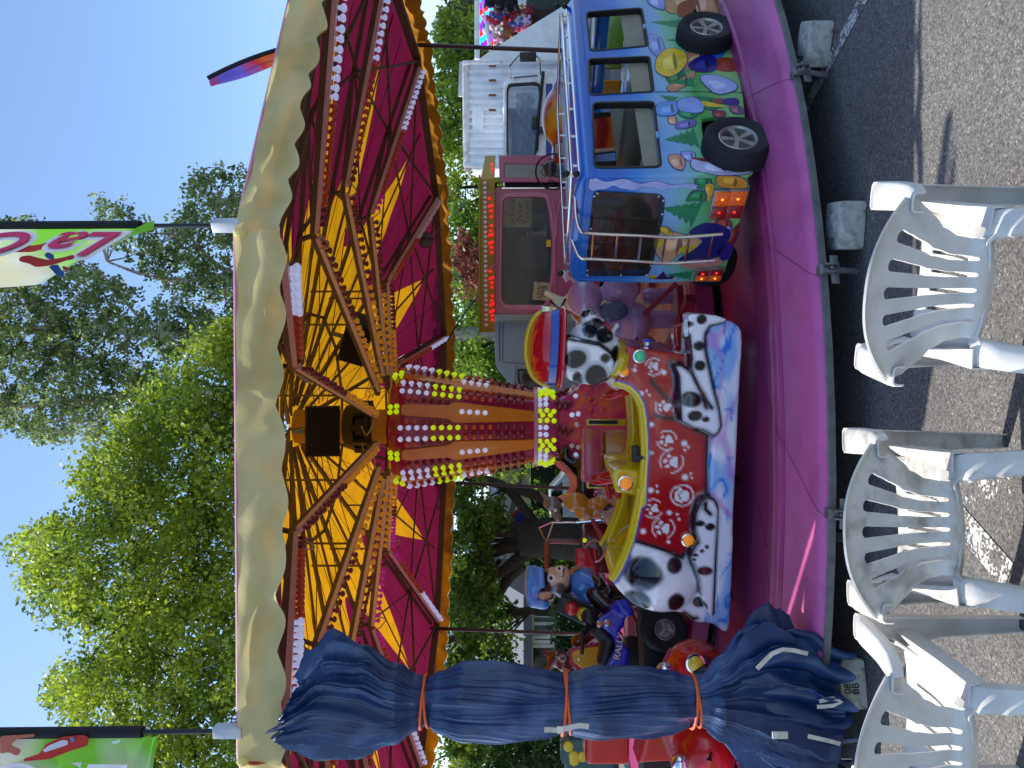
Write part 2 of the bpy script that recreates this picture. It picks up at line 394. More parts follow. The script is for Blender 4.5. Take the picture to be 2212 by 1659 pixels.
def make_chair(mt, label, group):
    root = empty('plastic_chair', (0, 0, 0), 0, label, 'chair', group)
    # backrest: u across, v up
    W = [(0, .145), (.16, .142), (.34, .15), (.5, .172), (.62, .205), (.72, .228), (.80, .248), (.9, .257), (1, .260)]
    def back(u, v):
        w = smt(W, v); top = .822 - .135 * abs(u) ** 2.2; z = .392 + (top - .392) * v
        if v > .6: pass
        y = .045 - .125 * v ** 1.25 + .085 * (abs(u) ** 2) * (.35 + .9 * v) - .018 * math.sin(math.pi * min(v / .2, 1)) * (1 if v < .2 else 0)
        if v > .93: y -= .028 * ((v - .93) / .07) ** 2          # rolled top edge
        x = u * w
        return (x, y, z)
    sl = [-.62, -.31, 0, .31, .62]; v0, v1 = .13, .83
    def hw(v):
        e = .03
        s = .044 + .026 * (v - v0) / (v1 - v0)
        if v <= v0 or v >= v1: return .012
        k = min((v - v0) / e, (v1 - v) / e, 1.); return max(s * math.sqrt(max(0, 1 - (1 - k) ** 2)), .012)
    rows = [0, .03, .06, .09, .11, v0, v0 + .004, v0 + .012, v0 + .022, v0 + .03] + [v0 + .03 + (v1 - v0 - .06) * i / 14 for i in range(1, 15)] + [v1 - .022, v1 - .012, v1 - .004, v1, .87, .9, .93, .95, .965, .98, .99, 1]
    m = MB(); slotted(m, None, back, sl, v0, v1, rows, 4, hw)
    m.build('backrest', mt, root, solid=.0065, smooth=40)
    # seat
    SW = [(0, .165), (.25, .185), (.6, .212), (1, .222)]
    def seat(u, v):
        w = smt(SW, v); y = .03 + .43 * v; z = .415 - .022 * math.sin(math.pi * min(v, 1)) * (1 - u * u) + .018 * abs(u) ** 3
        if v > .9: k = (v - .9) / .1; z -= .05 * k * k; y -= .012 * k
        if abs(u) > .9: z -= .03 * (abs(u) - .9) / .1
        return (u * w, y, z)
    s2 = [-.42, -.14, .14, .42]
    def hw2(v):
        if v <= .3 or v >= .78: return .006
        return .028
    rows = [0, .06, .12, .18, .24, .3, .302, .36, .44, .52, .6, .68, .74, .778, .78, .84, .88, .91, .94, .97, 1]
    m = MB(); slotted(m, None, seat, s2, .3, .78, rows, 3, hw2)
    m.build('seat', mt, root, solid=.006, smooth=40)
    for s in (-1, 1):
        # armrest ribbon (gutter turned down at both edges)
        path = [(.245, -.005, .668), (.252, .04, .652), (.259, .11, .632), (.264, .2, .617), (.267, .29, .609), (.268, .36, .604), (.268, .405, .594), (.268, .432, .572)]
        hwid = [.026, .032, .037, .040, .042, .043, .043, .042]
        V = []
        for (x, y, z), h in zip(path, hwid):
            for a, dz in ((-1.0, -.03), (-1.0, -.006), (-.8, .001), (0, .003), (.8, .001), (1.0, -.006), (1.0, -.03)):
                V.append((s * (x + a * h), y, z + dz))
        fs = [(i * 7 + j, i * 7 + j + 1, (i + 1) * 7 + j + 1, (i + 1) * 7 + j) for i in range(7) for j in range(6)]
        m = MB(); m.add(V, fs); m.build('armrest', mt, root, solid=.005, smooth=50)
        # front leg: channel open to the rear, wide at the top
        V = []; zs = [.592, .57, .54, .5, .46, .43, .40, .3, .2, .1, .0]
        for z in zs:
            t = 1 - z / .592; h = .042 - .018 * t ** .8; yc = .437 + .035 * t; xc = .268 - .002 * t
            ins = .028 * math.exp(-((z - .43) / .05) ** 2)
            dp = .05 - .02 * t
            for a, b in ((-1.0, -1), (-1.0, -.2), (-.75, 0), (0, .05), (.75, 0), (1., -.2), (1., -1)):
                V.append((s * (xc + a * h - (ins if a < 0 else 0)), yc + b * dp, z))
        n = len(zs); fs = [(i * 7 + j, i * 7 + j + 1, (i + 1) * 7 + j + 1, (i + 1) * 7 + j) for i in range(n - 1) for j in range(6)]
        m = MB(); m.add(V, fs)
        # web joining leg and seat side
        V = [(s * .23, .44, .50), (s * .23, .40, .47), (s * .205, .44, .425), (s * .2, .33, .425), (s * .235, .36, .445), (s * .25, .39, .455)]
        m.add(V, [(0, 1, 3, 2)])
        m.build('leg', mt, root, solid=.005, smooth=50)
        # rear leg: shell convex to the rear, flowing out of the seat side
        V = []; zs = [.425, .418, .40, .37, .33, .28, .2, .1, 0]
        for z in zs:
            t = 1 - z / .425; xc = .180 + .045 * t ** .8; yc = .055 - .155 * t ** .8; h = .040 - .012 * t; dp = .056 - .018 * t
            if z > .415: yc += .03
            for a, b in ((-1, 1), (-1, -.2), (-.8, -.75), (-.3, -1), (.5, -.95), (1, -.5), (1.05, 1)):
                V.append((s * (xc + a * h), yc + b * dp * .5, z))
        n = len(zs); fs = [(i * 7 + j, i * 7 + j + 1, (i + 1) * 7 + j + 1, (i + 1) * 7 + j) for i in range(n - 1) for j in range(6)]
        # side skirt of seat from rear leg forward
        m = MB(); m.add(V, fs)
        m.add([(s * .172, .03, .43), (s * .23, .03, .425), (s * .235, .2, .425), (s * .20, .2, .43), (s * .225, .42, .425), (s * .25, .42, .45), (s * .232, .04, .37), (s * .24, .2, .375), (s * .253, .42, .39)],
              [(0, 1, 2, 3), (3, 2, 5, 4), (1, 6, 7, 2), (2, 7, 8, 5)])
        m.build('leg', mt, root, solid=.005, smooth=50)
    return root
gch = 'white plastic armchairs facing the carousel'
ch = make_chair(PLA, 'white plastic armchair seen whole from behind, right of the grimy one', gch)
def place(o, x, y, a): o.matrix_basis = T(x, y, 0) @ Matrix.Rotation(-R(a), 4, 'Z')
place(ch, .262, 2.19, 13)
c2 = make_chair(PLB, 'grimy white plastic armchair in the middle of the three chairs', gch); place(c2, -.44, 2.325, -4)
c3 = copy_tree(ch); c3['label'] = 'white plastic armchair cut by the picture edge below the blue tarpaulin'; place(c3, -1.12, 2.26, 2)
# ---------------------------------------------------------------- carousel
CC = Vector((-.5, 9.05, 0)); RC = 4.95; RV = 5.22
def pol(deg, r, z=0.):         # angle measured from the far direction, clockwise to the right
    return Vector((CC.x + r * math.sin(R(deg)), CC.y + r * math.cos(R(deg)), z))
car = empty('carousel', tuple(CC), 0, "children's carousel with pink deck, bulb-studded pillar and red and yellow tent roof", 'carousel')
def cbuild(mb, name, mt, **k):
    mb2 = mb; inv = Matrix.Translation(-CC)
    mb2.v = [tuple(inv @ Vector(v)) for v in mb2.v]; return mb2.build(name, mt, car, **k)
PINK = mat('pink_gelcoat', '#c85f98', .42, var=.06, vs=3, coat=.1, dirt='#7d2a66', dirt_amt=.35, ds=5)
PINKD = mat('dark_pink_gelcoat', '#a63a72', .34, var=.08, vs=3, coat=.2)
PINKF = mat('pink_floor_edge', '#a83a72', .4); BEIGE = mat('dusty_pink_floor', '#c7a199', .6, var=.12, dirt='#8d6b62', ds=4)
GRIM = mat('grey_rim', '#6f706e', .6, .3, var=.25, vs=12)
# outer ring
m = MB(); prof = [(3.2, .17), (3.9, .185), (4.35, .225), (4.42, .26), (4.58, .285), (4.615, .30), (4.66, .30), (4.70, .285), (4.73, .292), (4.74, .31), (4.78, .312), (4.80, .296)]
m.lathe(prof, 96, CC); cbuild(m, 'inner_deck', PINKD, smooth=30)
m = MB(); prof = [(4.78, .29), (4.83, .302), (5.17, .272), (5.20, .262), (5.225, .235), (5.235, .205)]
m.lathe(prof, 96, CC); cbuild(m, 'outer_deck', PINK, smooth=30)
m = MB(); m.lathe([(5.238, .232), (5.246, .226), (5.246, .196), (5.20, .192)], 96, CC); cbuild(m, 'rim', GRIM, smooth=30)
for k in range(-5, 6):
    seam = MB()
    a = 1.5 + 13.33 * k + 180; u_ = lambda r: a - (5.2 - r) * 9
    seam.tube([pol(u_(r), r, z + .0002) for r, z in ((3.9, .187), (4.35, .227), (4.42, .262), (4.58, .287), (4.66, .302), (4.74, .312), (4.78, .314), (4.83, .304), (5.17, .274), (5.2, .264), (5.226, .236))], .0012, 4)
    cbuild(seam, 'seam', mat('seam', '#4a1238', .6), smooth=0)
# clamps along the near rim, with their screw jacks on blocks
nearang = [180 + 1.5 + 13.33 * k for k in range(-4, 5)]
for i, a in enumerate(nearang):
    m = MB(); p = pol(a, 5.23, .20); M = Matrix.Translation(p) @ Matrix.Rotation(-R(a), 4, 'Z'); m.T = M
    m.box((0, 0, .035), (.05, .07, .014)); m.box((0, .032, -.01), (.05, .012, .10)); m.box((-.019, .05, -.012), (.01, .03, .07)); m.box((.019, .05, -.012), (.01, .03, .07))
    m.box((0, .028, -.035), (.15, .010, .04)); m.tube([(0, .03, -.012), (0, .062, -.012)], .011, 6); m.tube([(0, .02, -.05), (0, .0, -.16)], .016, 8)
    cbuild(m, 'clamp', STEEL, smooth=30, bevel=.002)
# rotating floor, black ring for the shade below, support beams
m = MB(); m.lathe([(.6, .36), (3.02, .36), (3.02, .30)], 72, CC); cbuild(m, 'floor', BEIGE, smooth=30)
m = MB(); m.lathe([(3.0, .362), (3.14, .362), (3.15, .35), (3.15, .22)], 72, CC, k=0); cbuild(m, 'floor_edge', PINKF, smooth=30)
m = MB(); m.lathe([(3.16, .18), (3.16, .02)], 72, CC); cbuild(m, 'under_shade_ring', BLACK, smooth=30)  # added black ring standing in for the shade beneath the deck
m = MB()
for k in range(24): m.bar(pol(15 * k + 3, 3.1, .14), pol(15 * k + 3, 5.18, .15), .05, .07)
cbuild(m, 'support_beam', mat('under_steel', '#26262a', .7), smooth=0)
# floor structure parts: hub posts and pink frames seen between the rides
m = MB(); prng = random.Random(4)
for k in range(12):
    a = 30 * k + 8
    m.bar(pol(a, 3.15, .40), pol(a, 1.3, .42), .07, .07); m.bar(pol(a - 5, 2.9, .42), pol(a + 5, 2.9, .42), .05, .05)
    m.tube([pol(a + 5, 2.8, .42), pol(a + 2, 2.4, .72), pol(a - 4, 2.4, .72), pol(a - 7, 2.8, .42)], .022, 8)
    m.tube([pol(a + 1, 2.4, .72), pol(a + 3, 1.4, 1.0)], .025, 8); m.tube([pol(a - 3, 2.4, .72), pol(a + 3, 1.4, 1.0)], .018, 8)
    m.tube([pol(a + 9, 2.95, .38), pol(a + 3, 2.1, .9)], .018, 8)
cbuild(m, 'ride_frame', mat('crimson_frame', '#8d2744', .45), smooth=35)

# ---- light bulbs ----
def bulbmat(n, col, lit, ecol=None):
    c = C(col)
    return mat(n, c, .12, 0, var=.25, vs=120, coat=.6, emit=lit, ecol=C(ecol) if ecol else c, bump=.6, bs=160)
BM = {'w': bulbmat('white_bulb', '#dfe4f4', .24, '#b9ccff'), 'W': bulbmat('dull_white_bulb', '#c9b9b4', .05), 'g': bulbmat('green_bulb', '#b8cc00', .30, '#c8f000'),
      'o': bulbmat('orange_bulb', '#b8441a', .04), 'r': bulbmat('red_bulb', '#8c1522', .03), 'd': bulbmat('dark_red_bulb', '#6d1028', .03),  # orange and red bulbs are unlit; a faint glow is added
      'a': bulbmat('amber_bulb', '#d8961c', .10), 'p': bulbmat('violet_bulb', '#c01890', .10, '#d010b0'), 'R': bulbmat('red_lit_bulb', '#e02030', .7, '#ff1020')}
BK = list(BM); BMS = [BM[k] for k in BK]
def bulb_geo(mb, M, k, s=1., seg=10):
    # round faceted lens on a short skirt; local +Z points outwards
    mb.lathe([(.016 * s, 0), (.017 * s, .012 * s), (.022 * s, .022 * s), (.029 * s, .030 * s), (.031 * s, .040 * s), (.027 * s, .050 * s), (.016 * s, .057 * s), (.0005, .059 * s)], seg, (0, 0, 0), k, M)
bulbs = []       # (matrix, kind, scale)
def addbulb(p, dirv, kind, s=1.): bulbs.append((Matrix.Translation(p) @ dirv.to_track_quat('Z', 'Y').to_matrix().to_4x4(), kind, s))

# ---- centre pillar ----
CR = mat('crimson_gelcoat', '#9c1d48', .18, var=.10, vs=4, coat=.5); ORG = mat('orange_gelcoat', '#de8a20', .22, var=.08, vs=4, coat=.5, dirt='#a8501a', dirt_amt=.3, ds=4)
MAG = mat('magenta_gelcoat', '#b3306f', .25, var=.08, vs=4, coat=.4, dirt='#c87522', dirt_amt=.9, ds=3.2)
rt = [(1.57, .425), (2.0, .50), (2.45, .585), (2.78, .65), (3.0, .69), (3.14, .70), (3.2, .68), (3.235, .63), (3.25, .5)]
def rad(z): return lerpt(rt, z)
OFF = 3.2
m = MB()
zs = [1.57, 1.8, 2.0, 2.25, 2.45, 2.78, 3.0, 3.1, 3.16, 3.2, 3.235, 3.25]
def facet_pt(k, u, z, out=0.):     # k facet index, u in -1..1 across, out=offset outwards
    a0 = R(45 * k - 22.5 + 180 + OFF - 22.5 + 22.5); h = math.pi / 8; r = rad(z); ap = r * math.cos(h)
    ca = R(45 * k + 22.5 + 180 + OFF); nrm = Vector((math.sin(ca), math.cos(ca), 0)); tn = Vector((math.cos(ca), -math.sin(ca), 0))
    sc = 1.
    if z > 3.1: sc = 1 - 0.06 * ((z - 3.1) / .15) ** 2
    return CC + nrm * (ap * sc + out) + tn * (u * r * math.sin(h)) + Vector((0, 0, z)), nrm
for k in range(8):
    V = [];
    for z in zs:
        for u in (-1, -.94, -.2, .2, .94, 1): V.append(facet_pt(k, u, z, -.012 if abs(u) == 1 else 0)[0])
    m.add(V, [(i * 6 + j, i * 6 + j + 1, (i + 1) * 6 + j + 1, (i + 1) * 6 + j) for i in range(len(zs) - 1) for j in range(5)])
m.lathe([(.5, 3.25), (.0, 3.25)], 8, CC); cbuild(m, 'pillar', CR, smooth=25)
for k in range(8):
    m = MB()
    def op(pts, out):
        o = len(m.v); n = len(pts)
        m.add([facet_pt(k, u, z, out)[0] for u, z in pts] + [facet_pt(k, u, z, -.01)[0] for u, z in pts], [tuple(range(n))] + [(i, (i + 1) % n, n + (i + 1) % n, n + i) for i in range(n)])
    op([(-.20, 3.06), (.20, 3.06), (.25, 3.02), (.34, 2.56), (.50, 2.49), (.53, 2.40), (.36, 1.6), (-.36, 1.6), (-.53, 2.40), (-.50, 2.49), (-.34, 2.56), (-.25, 3.02)], .022)
    cbuild(m, 'panel', ORG, smooth=20, bevel=.006)
    zz = [3.09 - .070 * i for i in range(16)]
    zz = [3.06 - i * .0885 for i in range(16)]
    for s in (-1, 1):
        for i, z in enumerate(zz):
            kd = 'w' if i < 4 else 'g' if i < 8 else 'o' if i < 12 else 'd'
            p, nn = facet_pt(k, s * .80 if i < 8 else s * (.80 - .0 * i), z); addbulb(p, nn, kd)
        for i in range(6):
            p, nn = facet_pt(k, s * .52, 2.99 - .085 * i); addbulb(p, nn, 'o' if i < 2 else 'd', .9)
        for i in range(2):
            p, nn = facet_pt(k, s * .12, 3.185 - .075 * i, .004); addbulb(p, nn, 'g')
    for i in range(4):
        p, nn = facet_pt(k, 0, 2.40 - .085 * i, .02); addbulb(p, nn, 'w')
m = MB(); m.lathe([(.30, 1.60), (.47, 1.60), (.475, 1.555), (.30, 1.55)], 32, CC); cbuild(m, 'pillar_collar', mat('pale_pink_gelcoat', '#c06a86', .3, coat=.3), smooth=30)
# lower pillar tier
rt2 = [(.36, .95), (.7, .82), (.95, .62), (1.15, .42), (1.3, .36), (1.45, .42), (1.55, .40)]
m = MB()
for k in range(8):
    V = []; z2 = [.36, .55, .7, .83, .95, 1.05, 1.15, 1.23, 1.3, 1.38, 1.45, 1.55]
    for z in z2:
        r = smt(rt2, z)
        for j in range(4): a = R(45 * k + 15 * j + 180 + OFF); rr = r * (1 + .06 * math.sin(math.pi * j / 3) * (1 if z < 1.2 else .3)); V.append((CC.x + rr * math.sin(a), CC.y + rr * math.cos(a), z))
    m.add(V, [(i * 4 + j, i * 4 + j + 1, (i + 1) * 4 + j + 1, (i + 1) * 4 + j) for i in range(len(z2) - 1) for j in range(3)])
cbuild(m, 'pillar_base', MAG, smooth=40, weld=.001)
def b2(deg, z, kd, s=1.):
    a = R(deg + 180 + OFF); r = smt(rt2, z) * 1.0; nn = Vector((math.sin(a), math.cos(a), .15)).normalized(); addbulb(Vector((CC.x + r * math.sin(a), CC.y + r * math.cos(a), z)), nn, kd, s)
for k in range(8):
    a = 45 * k
    for dz in (1.53, 1.46):
        for da in (-5, 5): b2(a + da, dz, 'w')
    for (da, dz) in ((15, 1.53), (15, 1.45), (15, 1.37), (22, 1.41), (30, 1.53), (30, 1.45), (30, 1.37), (22, 1.5)): b2(a + da, dz, 'g')
    for (da, dz) in ((-6, 1.33), (4, 1.3), (-3, 1.26), (6, 1.24), (0, 1.2)): b2(a + da, dz, 'd')
    for (da, dz) in ((22, 1.17), (22, 1.10), (-9, 1.12)): b2(a + da, dz, 'w' if k % 2 else 'W')
    for (da, dz) in ((10, .98), (16, .93), (22, .98), (28, .92), (34, .97), (14, .86), (24, .85), (32, .84)): b2(a + da, dz, 'o', .9)
# mast and black slip-ring
m = MB(); m.lathe([(.20, 3.2), (.20, 4.4)], 24, CC); cbuild(m, 'mast', mat('yellow_paint', '#b88a10', .5), smooth=40)
m = MB(); m.lathe([(.22, 3.48), (.27, 3.5), (.27, 3.56), (.23, 3.58), (.23, 3.66), (.27, 3.68), (.25, 3.8), (.21, 3.82)], 24, CC)
for k in range(10): p = pol(36 * k, .28, 3.6); m.box(p, (.06, .06, .18), R(36 * k))
cbuild(m, 'slip_ring', BLACK, smooth=30)

# ---- roof frame ----
IRON = mat('brown_steel', '#66583a', .55, .2, var=.15); BAT = mat('pinkish_batten', '#e2c4b2', .6, var=.08)
ROOFZ = lambda r: 4.62 - (4.62 - 3.20) * (r / RV) ** .96
ANG = [16 + 30 * k for k in range(12)]
for i, a in enumerate(ANG):
    m = MB(); ZK, RK, ZO = 3.68, 2.70, 3.12
    m.bar(pol(a, .55, 3.36), pol(a, RK, ZK), .04, .05); m.bar(pol(a, RK, ZK), pol(a, RC, ZO), .04, .05)
    m.bar(pol(a, .25, 4.42), pol(a, RC, ROOFZ(RC) - .05), .04, .04)
    m.bar(pol(a, RK, ZK), pol(a, RK - .05, ROOFZ(RK) - .05), .035, .035)
    m.bar(pol(a, RK, ZK), pol(a, 3.9, ROOFZ(3.9) - .06), .03, .03)
    m.bar(pol(a, 1.6, 3.52), pol(a, 1.6, ROOFZ(1.6) - .05), .02, .02)
    cbuild(m, 'roof_truss', IRON, smooth=0)
    m = MB()
    m.bar(pol(a, .62, 3.335), pol(a, RK - .02, ZK - .045), .052, .04); m.bar(pol(a, RK + .04, ZK - .05), pol(a, RC - .1, ZO - .03), .052, .04)
    cbuild(m, 'light_batten', BAT, smooth=0)
    tn = Vector((math.cos(R(a)), -math.sin(R(a)), 0))
    vio = 10 if i in (10,) else 0
    for seg, (r0, z0, r1, z1, n, cols) in enumerate(((.72, 3.345, RK - .04, ZK - .06, 22, 'a' * 11 + 'd' * 11), (RK + .08, ZK - .065, RC - .12, ZO - .045, 27, 'd' * 3 + 'o' * 13 + 'w' * 11))):
        if i in (9, 10) and seg == 0: cols = 'a' * 10 + 'd' * 3 + 'p' * 9
        if i in (9, 10, 2) and seg == 1: cols = 'p' * 3 + 'o' * 12 + 'w' * 12
        if i in (1,) and seg == 1: cols = 'o' * 13 + 'W' * 14
        for j in range(n):
            t = (j + .5) / n; p = pol(a, r0 + (r1 - r0) * t, z0 + (z1 - z0) * t)
            addbulb(p - Vector((0, 0, .012)), (Vector((0, 0, -1)) + tn * .25 * (1 if j % 2 else -1) * .6).normalized(), cols[min(j, len(cols) - 1)], 1.05)
def ring(r, z, name, wd, ht, mt):
    m = MB()
    for k in range(12): m.bar(pol(ANG[k], r, z), pol(ANG[(k + 1) % 12] + (360 if k == 11 else 0), r, z), wd, ht)
    return cbuild(m, name, mt, smooth=0)
ring(RC + .06, 3.14, 'edge_beam', .06, .10, IRON); ring(2.72, ROOFZ(2.7) - .07, 'purlin', .03, .03, IRON); ring(1.35, ROOFZ(1.35) - .07, 'purlin', .03, .03, IRON)
for k in range(12):
    a, b = ANG[k], ANG[k] + 30; m = MB()
    m.bar(pol(a, RC, 3.13), pol(b, 3.9, ROOFZ(3.9) - .1), .025, .03); m.bar(pol(b, RC, 3.13), pol(a, 3.9, ROOFZ(3.9) - .1), .025, .03)
    m.bar(pol(a, 3.9, ROOFZ(3.9) - .08), pol(b, 3.9, ROOFZ(3.9) - .08), .025, .025)
    m.bar(pol(a, 2.72, ROOFZ(2.7) - .08), pol(b, 3.9, ROOFZ(3.9) - .08), .018, .018)
    m.bar(pol(a + 15, .3, 4.38), pol(a + 15, 4.8, ROOFZ(4.85) - .04), .025, .025)
    m.tube([pol(a + 7, .3, 4.1), pol(a + 12, 2.4, ROOFZ(2.4) - .12)], .006, 5)
    cbuild(m, 'roof_brace', IRON, smooth=0)
# ---- tent cloth ----
CLY = mat('yellow_canvas', '#c98f10', .75, var=.12, vs=3, trl=.50, dirt='#8a6208', dirt_amt=.35, ds=5)
CLR = mat('crimson_canvas', '#74163a', .7, var=.07, vs=3, trl=.38, dirt='#6d0c2c', dirt_amt=.3, ds=4)
def sag(a, r):
    u = ((a - 16) % 30) / 30; return -.05 * math.sin(math.pi * u) * math.sin(math.pi * min(1, r / RV)) + .006 * math.sin(r * 9 + a)
def cone(a, r):
    u = ((a - 16) % 30) / 30; hh = math.cos(R(15)) / math.cos(R(30 * u - 15)); return pol(a, r * hh, ROOFZ(r) + sag(a, r))
my, mr_ = MB(), MB(); NA = 24
def rstar(u): return 2.3 + (4.5 - 2.3) * (1 - abs(2 * u - 1)) ** 1.9
for k in range(12):
    for j in range(NA):
        u0, u1 = j / NA, (j + 1) / NA; a0, a1 = 16 + 30 * (k + u0), 16 + 30 * (k + u1)
        s0, s1 = rstar(u0), rstar(u1); N = 8
        for i in range(N):
            t0, t1 = i / N, (i + 1) / N
            my.add([cone(a0, max(.2, s0 * t0)), cone(a1, max(.2, s1 * t0)), cone(a1, s1 * t1), cone(a0, s0 * t1)], [(0, 1, 2, 3)])
            mr_.add([cone(a0, s0 + (RV - s0) * t0), cone(a1, s1 + (RV - s1) * t0), cone(a1, s1 + (RV - s1) * t1), cone(a0, s0 + (RV - s0) * t1)], [(0, 1, 2, 3)])
cbuild(my, 'roof_cloth', CLY, smooth=60, weld=.0005); cbuild(mr_, 'roof_cloth', CLR, smooth=60, weld=.0005)
m = MB(); st = MB()
for k in range(12):
    for j in (6, 18, 30, 42):
        pass
for k in range(12):
    for u in (.25, .5, .75): m.tube([cone(16 + 30 * (k + u), .4) - Vector((0, 0, .012)), cone(16 + 30 * (k + u), 2.6) - Vector((0, 0, .012)), cone(16 + 30 * (k + u), 5.0) - Vector((0, 0, .012))], .004, 4)
cbuild(m, 'roof_seam', mat('seam_dark', '#5a1a20', .8), smooth=0)
# ---- valance ----
VAL = mat('valance_canvas', '#f0e6a6', .8, var=.08, vs=4, trl=.46, dirt='#b8a650', dirt_amt=.45, ds=2.6, bump=.5, bs=9)
BLIT = mat('amber_backlit_layer', '#c98d12', .8, var=.12, vs=5, trl=.35, dirt='#7d5410', dirt_amt=.4, ds=3)  # added inner layer; light coming through the cloth is put into its amber
RVC = RV + .04
def vedge(a, r=RVC):
    u = ((a - 16) % 30) / 30; return r * math.cos(R(15)) / math.cos(R(30 * u - 15))
for k in range(12):
    m = MB(); rr = random.Random(k + 3); ph = [rr.uniform(0, 6.28) for _ in range(4)]
    nscal = 9; N = nscal * 10
    def vp(i, t, k=k, ph=ph):
        u = i; a = 16 + 30 * (k + u); sc = abs(math.sin(math.pi * (u * nscal + .12 * math.sin(7 * u + ph[1]))))
        H = .222 + .040 * sc ** 1.3 + .010 * math.sin(u * 13 + ph[0])
        z = 3.215 - H * t
        w = (.010 * math.sin(u * 19 + ph[0]) + .012 * math.sin(u * 41 + ph[1]) + .006 * math.sin(u * 83 + ph[2]) + .007 * math.sin(u * 61 + 5 * t + ph[3])) * (.25 + .75 * t) + .016 * math.sin(7 * t + 9 * u + ph[1]) * math.sin(5 * u + ph[3]) + .008 * math.sin(3 * t + 33 * u + ph[2] * 2)
        return pol(a, vedge(a) + .02 + w + .02 * t, z)
    m.grid(vp, N, 10); o = cbuild(m, 'valance', VAL, smooth=80)
    m = MB(); m.grid(lambda i, t: vp(i, t * .985) + (CC - pol(16 + 30 * (k + i), 1., 0)) * .012, N, 8); cbuild(m, 'valance_backlit_layer', BLIT, smooth=80)
m = MB()
for k in range(12): m.tube([pol(16 + 30 * k, vedge(16), 3.222), pol(46 + 30 * k, vedge(46), 3.222)], .011, 6)
cbuild(m, 'valance_piping', mat('pink_piping', '#c98aa5', .6), smooth=40)
for a in ANG:
    m = MB(); m.sph(pol(a, vedge(a) + .02, 3.19), (.03, .03, .035), 8, 6); cbuild(m, 'valance_knot', VAL)
# stay poles hanging from rear corners
for i, (a, b) in enumerate((((905, 97), (1300, 113)), ((985, 1043), (1330, 1060)), ((930, 1357), (1330, 1373)))):
    Y = (10.3, 13.7, 12.5)[i]
    m = MB(); m.tube([P(*a, Y), P(*b, Y - 1.5)], .028, 8)
    cbuild(m, 'stay_pole', mat('brown_pole', '#453a36', .5, .2), smooth=40)
# ---- flush the bulbs: the 100 largest in view as parts, the rest as one part ----
def score(b):
    p = b[0].translation; v = p - CP
    if v.y < .5: return 1e9
    px = 1106 - (v.dot(UP)) / v.dot(FWD) * F; py = 829.5 - v.x / v.dot(FWD) * F
    if not (610 < px < 1330 and -5 < py < 1665): return 1e8 + v.length
    q = p - CC; r = math.hypot(q.x, q.y)
    if r < 1.3 and q.y > -.1: return 1e7 + v.length
    return v.length
bulbs.sort(key=score)
bm_cache = {}
for M, kd, s in bulbs[:100]:
    if kd not in bm_cache:
        q = MB(); bulb_geo(q, Matrix.Identity(4), 0, 1, 12); o = q.build('light_bulb', BM[kd], car, smooth=60); bm_cache[kd] = o.data
    else: o = bpy.data.objects.new('light_bulb', bm_cache[kd]); link(o); o.parent = car
    o.matrix_local = Matrix.Translation(-CC) @ M @ Matrix.Scale(s, 4)
q = MB()
for M, kd, s in bulbs[100:]:
    if score((M, kd, s)) < 9e8: bulb_geo(q, M, BK.index(kd), s, 8)
o = cbuild(q, 'light_bulb', BMS, smooth=60); tag(o, kind='stuff')
# ---- loudspeakers under the roof ----
def speaker(p, size, rot, lab):
    e = empty('loudspeaker', tuple(p), 0, lab, 'loudspeaker', 'loudspeakers hanging under the carousel roof'); e.matrix_basis = Matrix.Translation(p) @ rot
    m = MB(); w_, d_, h_ = size; m.box((0, d_ * .1, 0), (w_, d_ * .8, h_)); m.build('cabinet', mat('speaker_black', '#0c0c0e', .5, var=.03), e, bevel=.01)
    m = MB(); m.box((0, -d_ * .33, 0), (w_ * .94, d_ * .08, h_ * .9)); m.build('grille', mat('speaker_grille', '#050506', .85, var=.2, vs=150, bump=.5, bs=300), e, bevel=.008)
    m = MB(); m.box((0, 0, h_ * .5 + .06), (.04, .04, .14)); m.build('bracket', STEEL, e)
speaker(P(697, 931, 7.7), (.50, .34, .34), Matrix.Rotation(R(14), 4, 'X'), 'big black loudspeaker hanging square in front of the mast')
speaker(P(770, 735, 9.6), (.60, .36, .34), Matrix.Rotation(R(-38), 4, 'Z') @ Matrix.Rotation(R(20), 4, 'Y'), 'black loudspeaker hanging tilted right of the mast')
# loose wires from battens to the pillar
for k in range(12):
    m = MB(); a = ANG[k]; m.tube(spl([pol(a, .75, 3.36), pol(a + 8, .95, 3.30), pol(a + 18, .75, 3.42), pol(a + 10, .4, 3.55)], 5), .006, 5)
    cbuild(m, 'wire', mat('pale_cable', '#b7a892', .6), smooth=40); m = MB()
    m.tube(spl([pol(a + 2, 2.62, 3.62), pol(a + 3.2, 2.7, 3.50), pol(a + 2, 2.82, 3.60)], 5), .008, 5); cbuild(m, 'wire', mat('pale_cable', '#b7a892', .6), smooth=40)
# hanging grey ball on a line, black cable
e = empty('hanging_ball', tuple(P(919, 518, 12.2)), 0, 'grey ball with crossed bands hanging on a thin line under the roof edge', 'ball')
m = MB(); m.sph((0, 0, 0), .125, 20, 14); m.build('ball', mat('grey_ball', '#6b6362', .6), e, smooth=60)
m = MB(); m.lathe([(.129, -.008), (.129, .008)], 24, (0, 0, 0), M=Matrix.Rotation(R(90), 4, 'X')); m.lathe([(.129, -.008), (.129, .008)], 24, (0, 0, 0), M=Matrix.Rotation(R(90), 4, 'Y')); m.build('band', mat('dark_band', '#3a3334', .7), e, solid=.003)
m = MB(); q0 = Vector(P(919, 518, 12.2)); m.tube([(0, 0, .12), Vector(P(850, 560, 11.4)) - q0], .004, 5); m.tube([(0, 0, -.05), Vector(P(1045, 395, 15)) - q0], .005, 5); m.build('line', mat('pale_line', '#8d9296', .6), e)
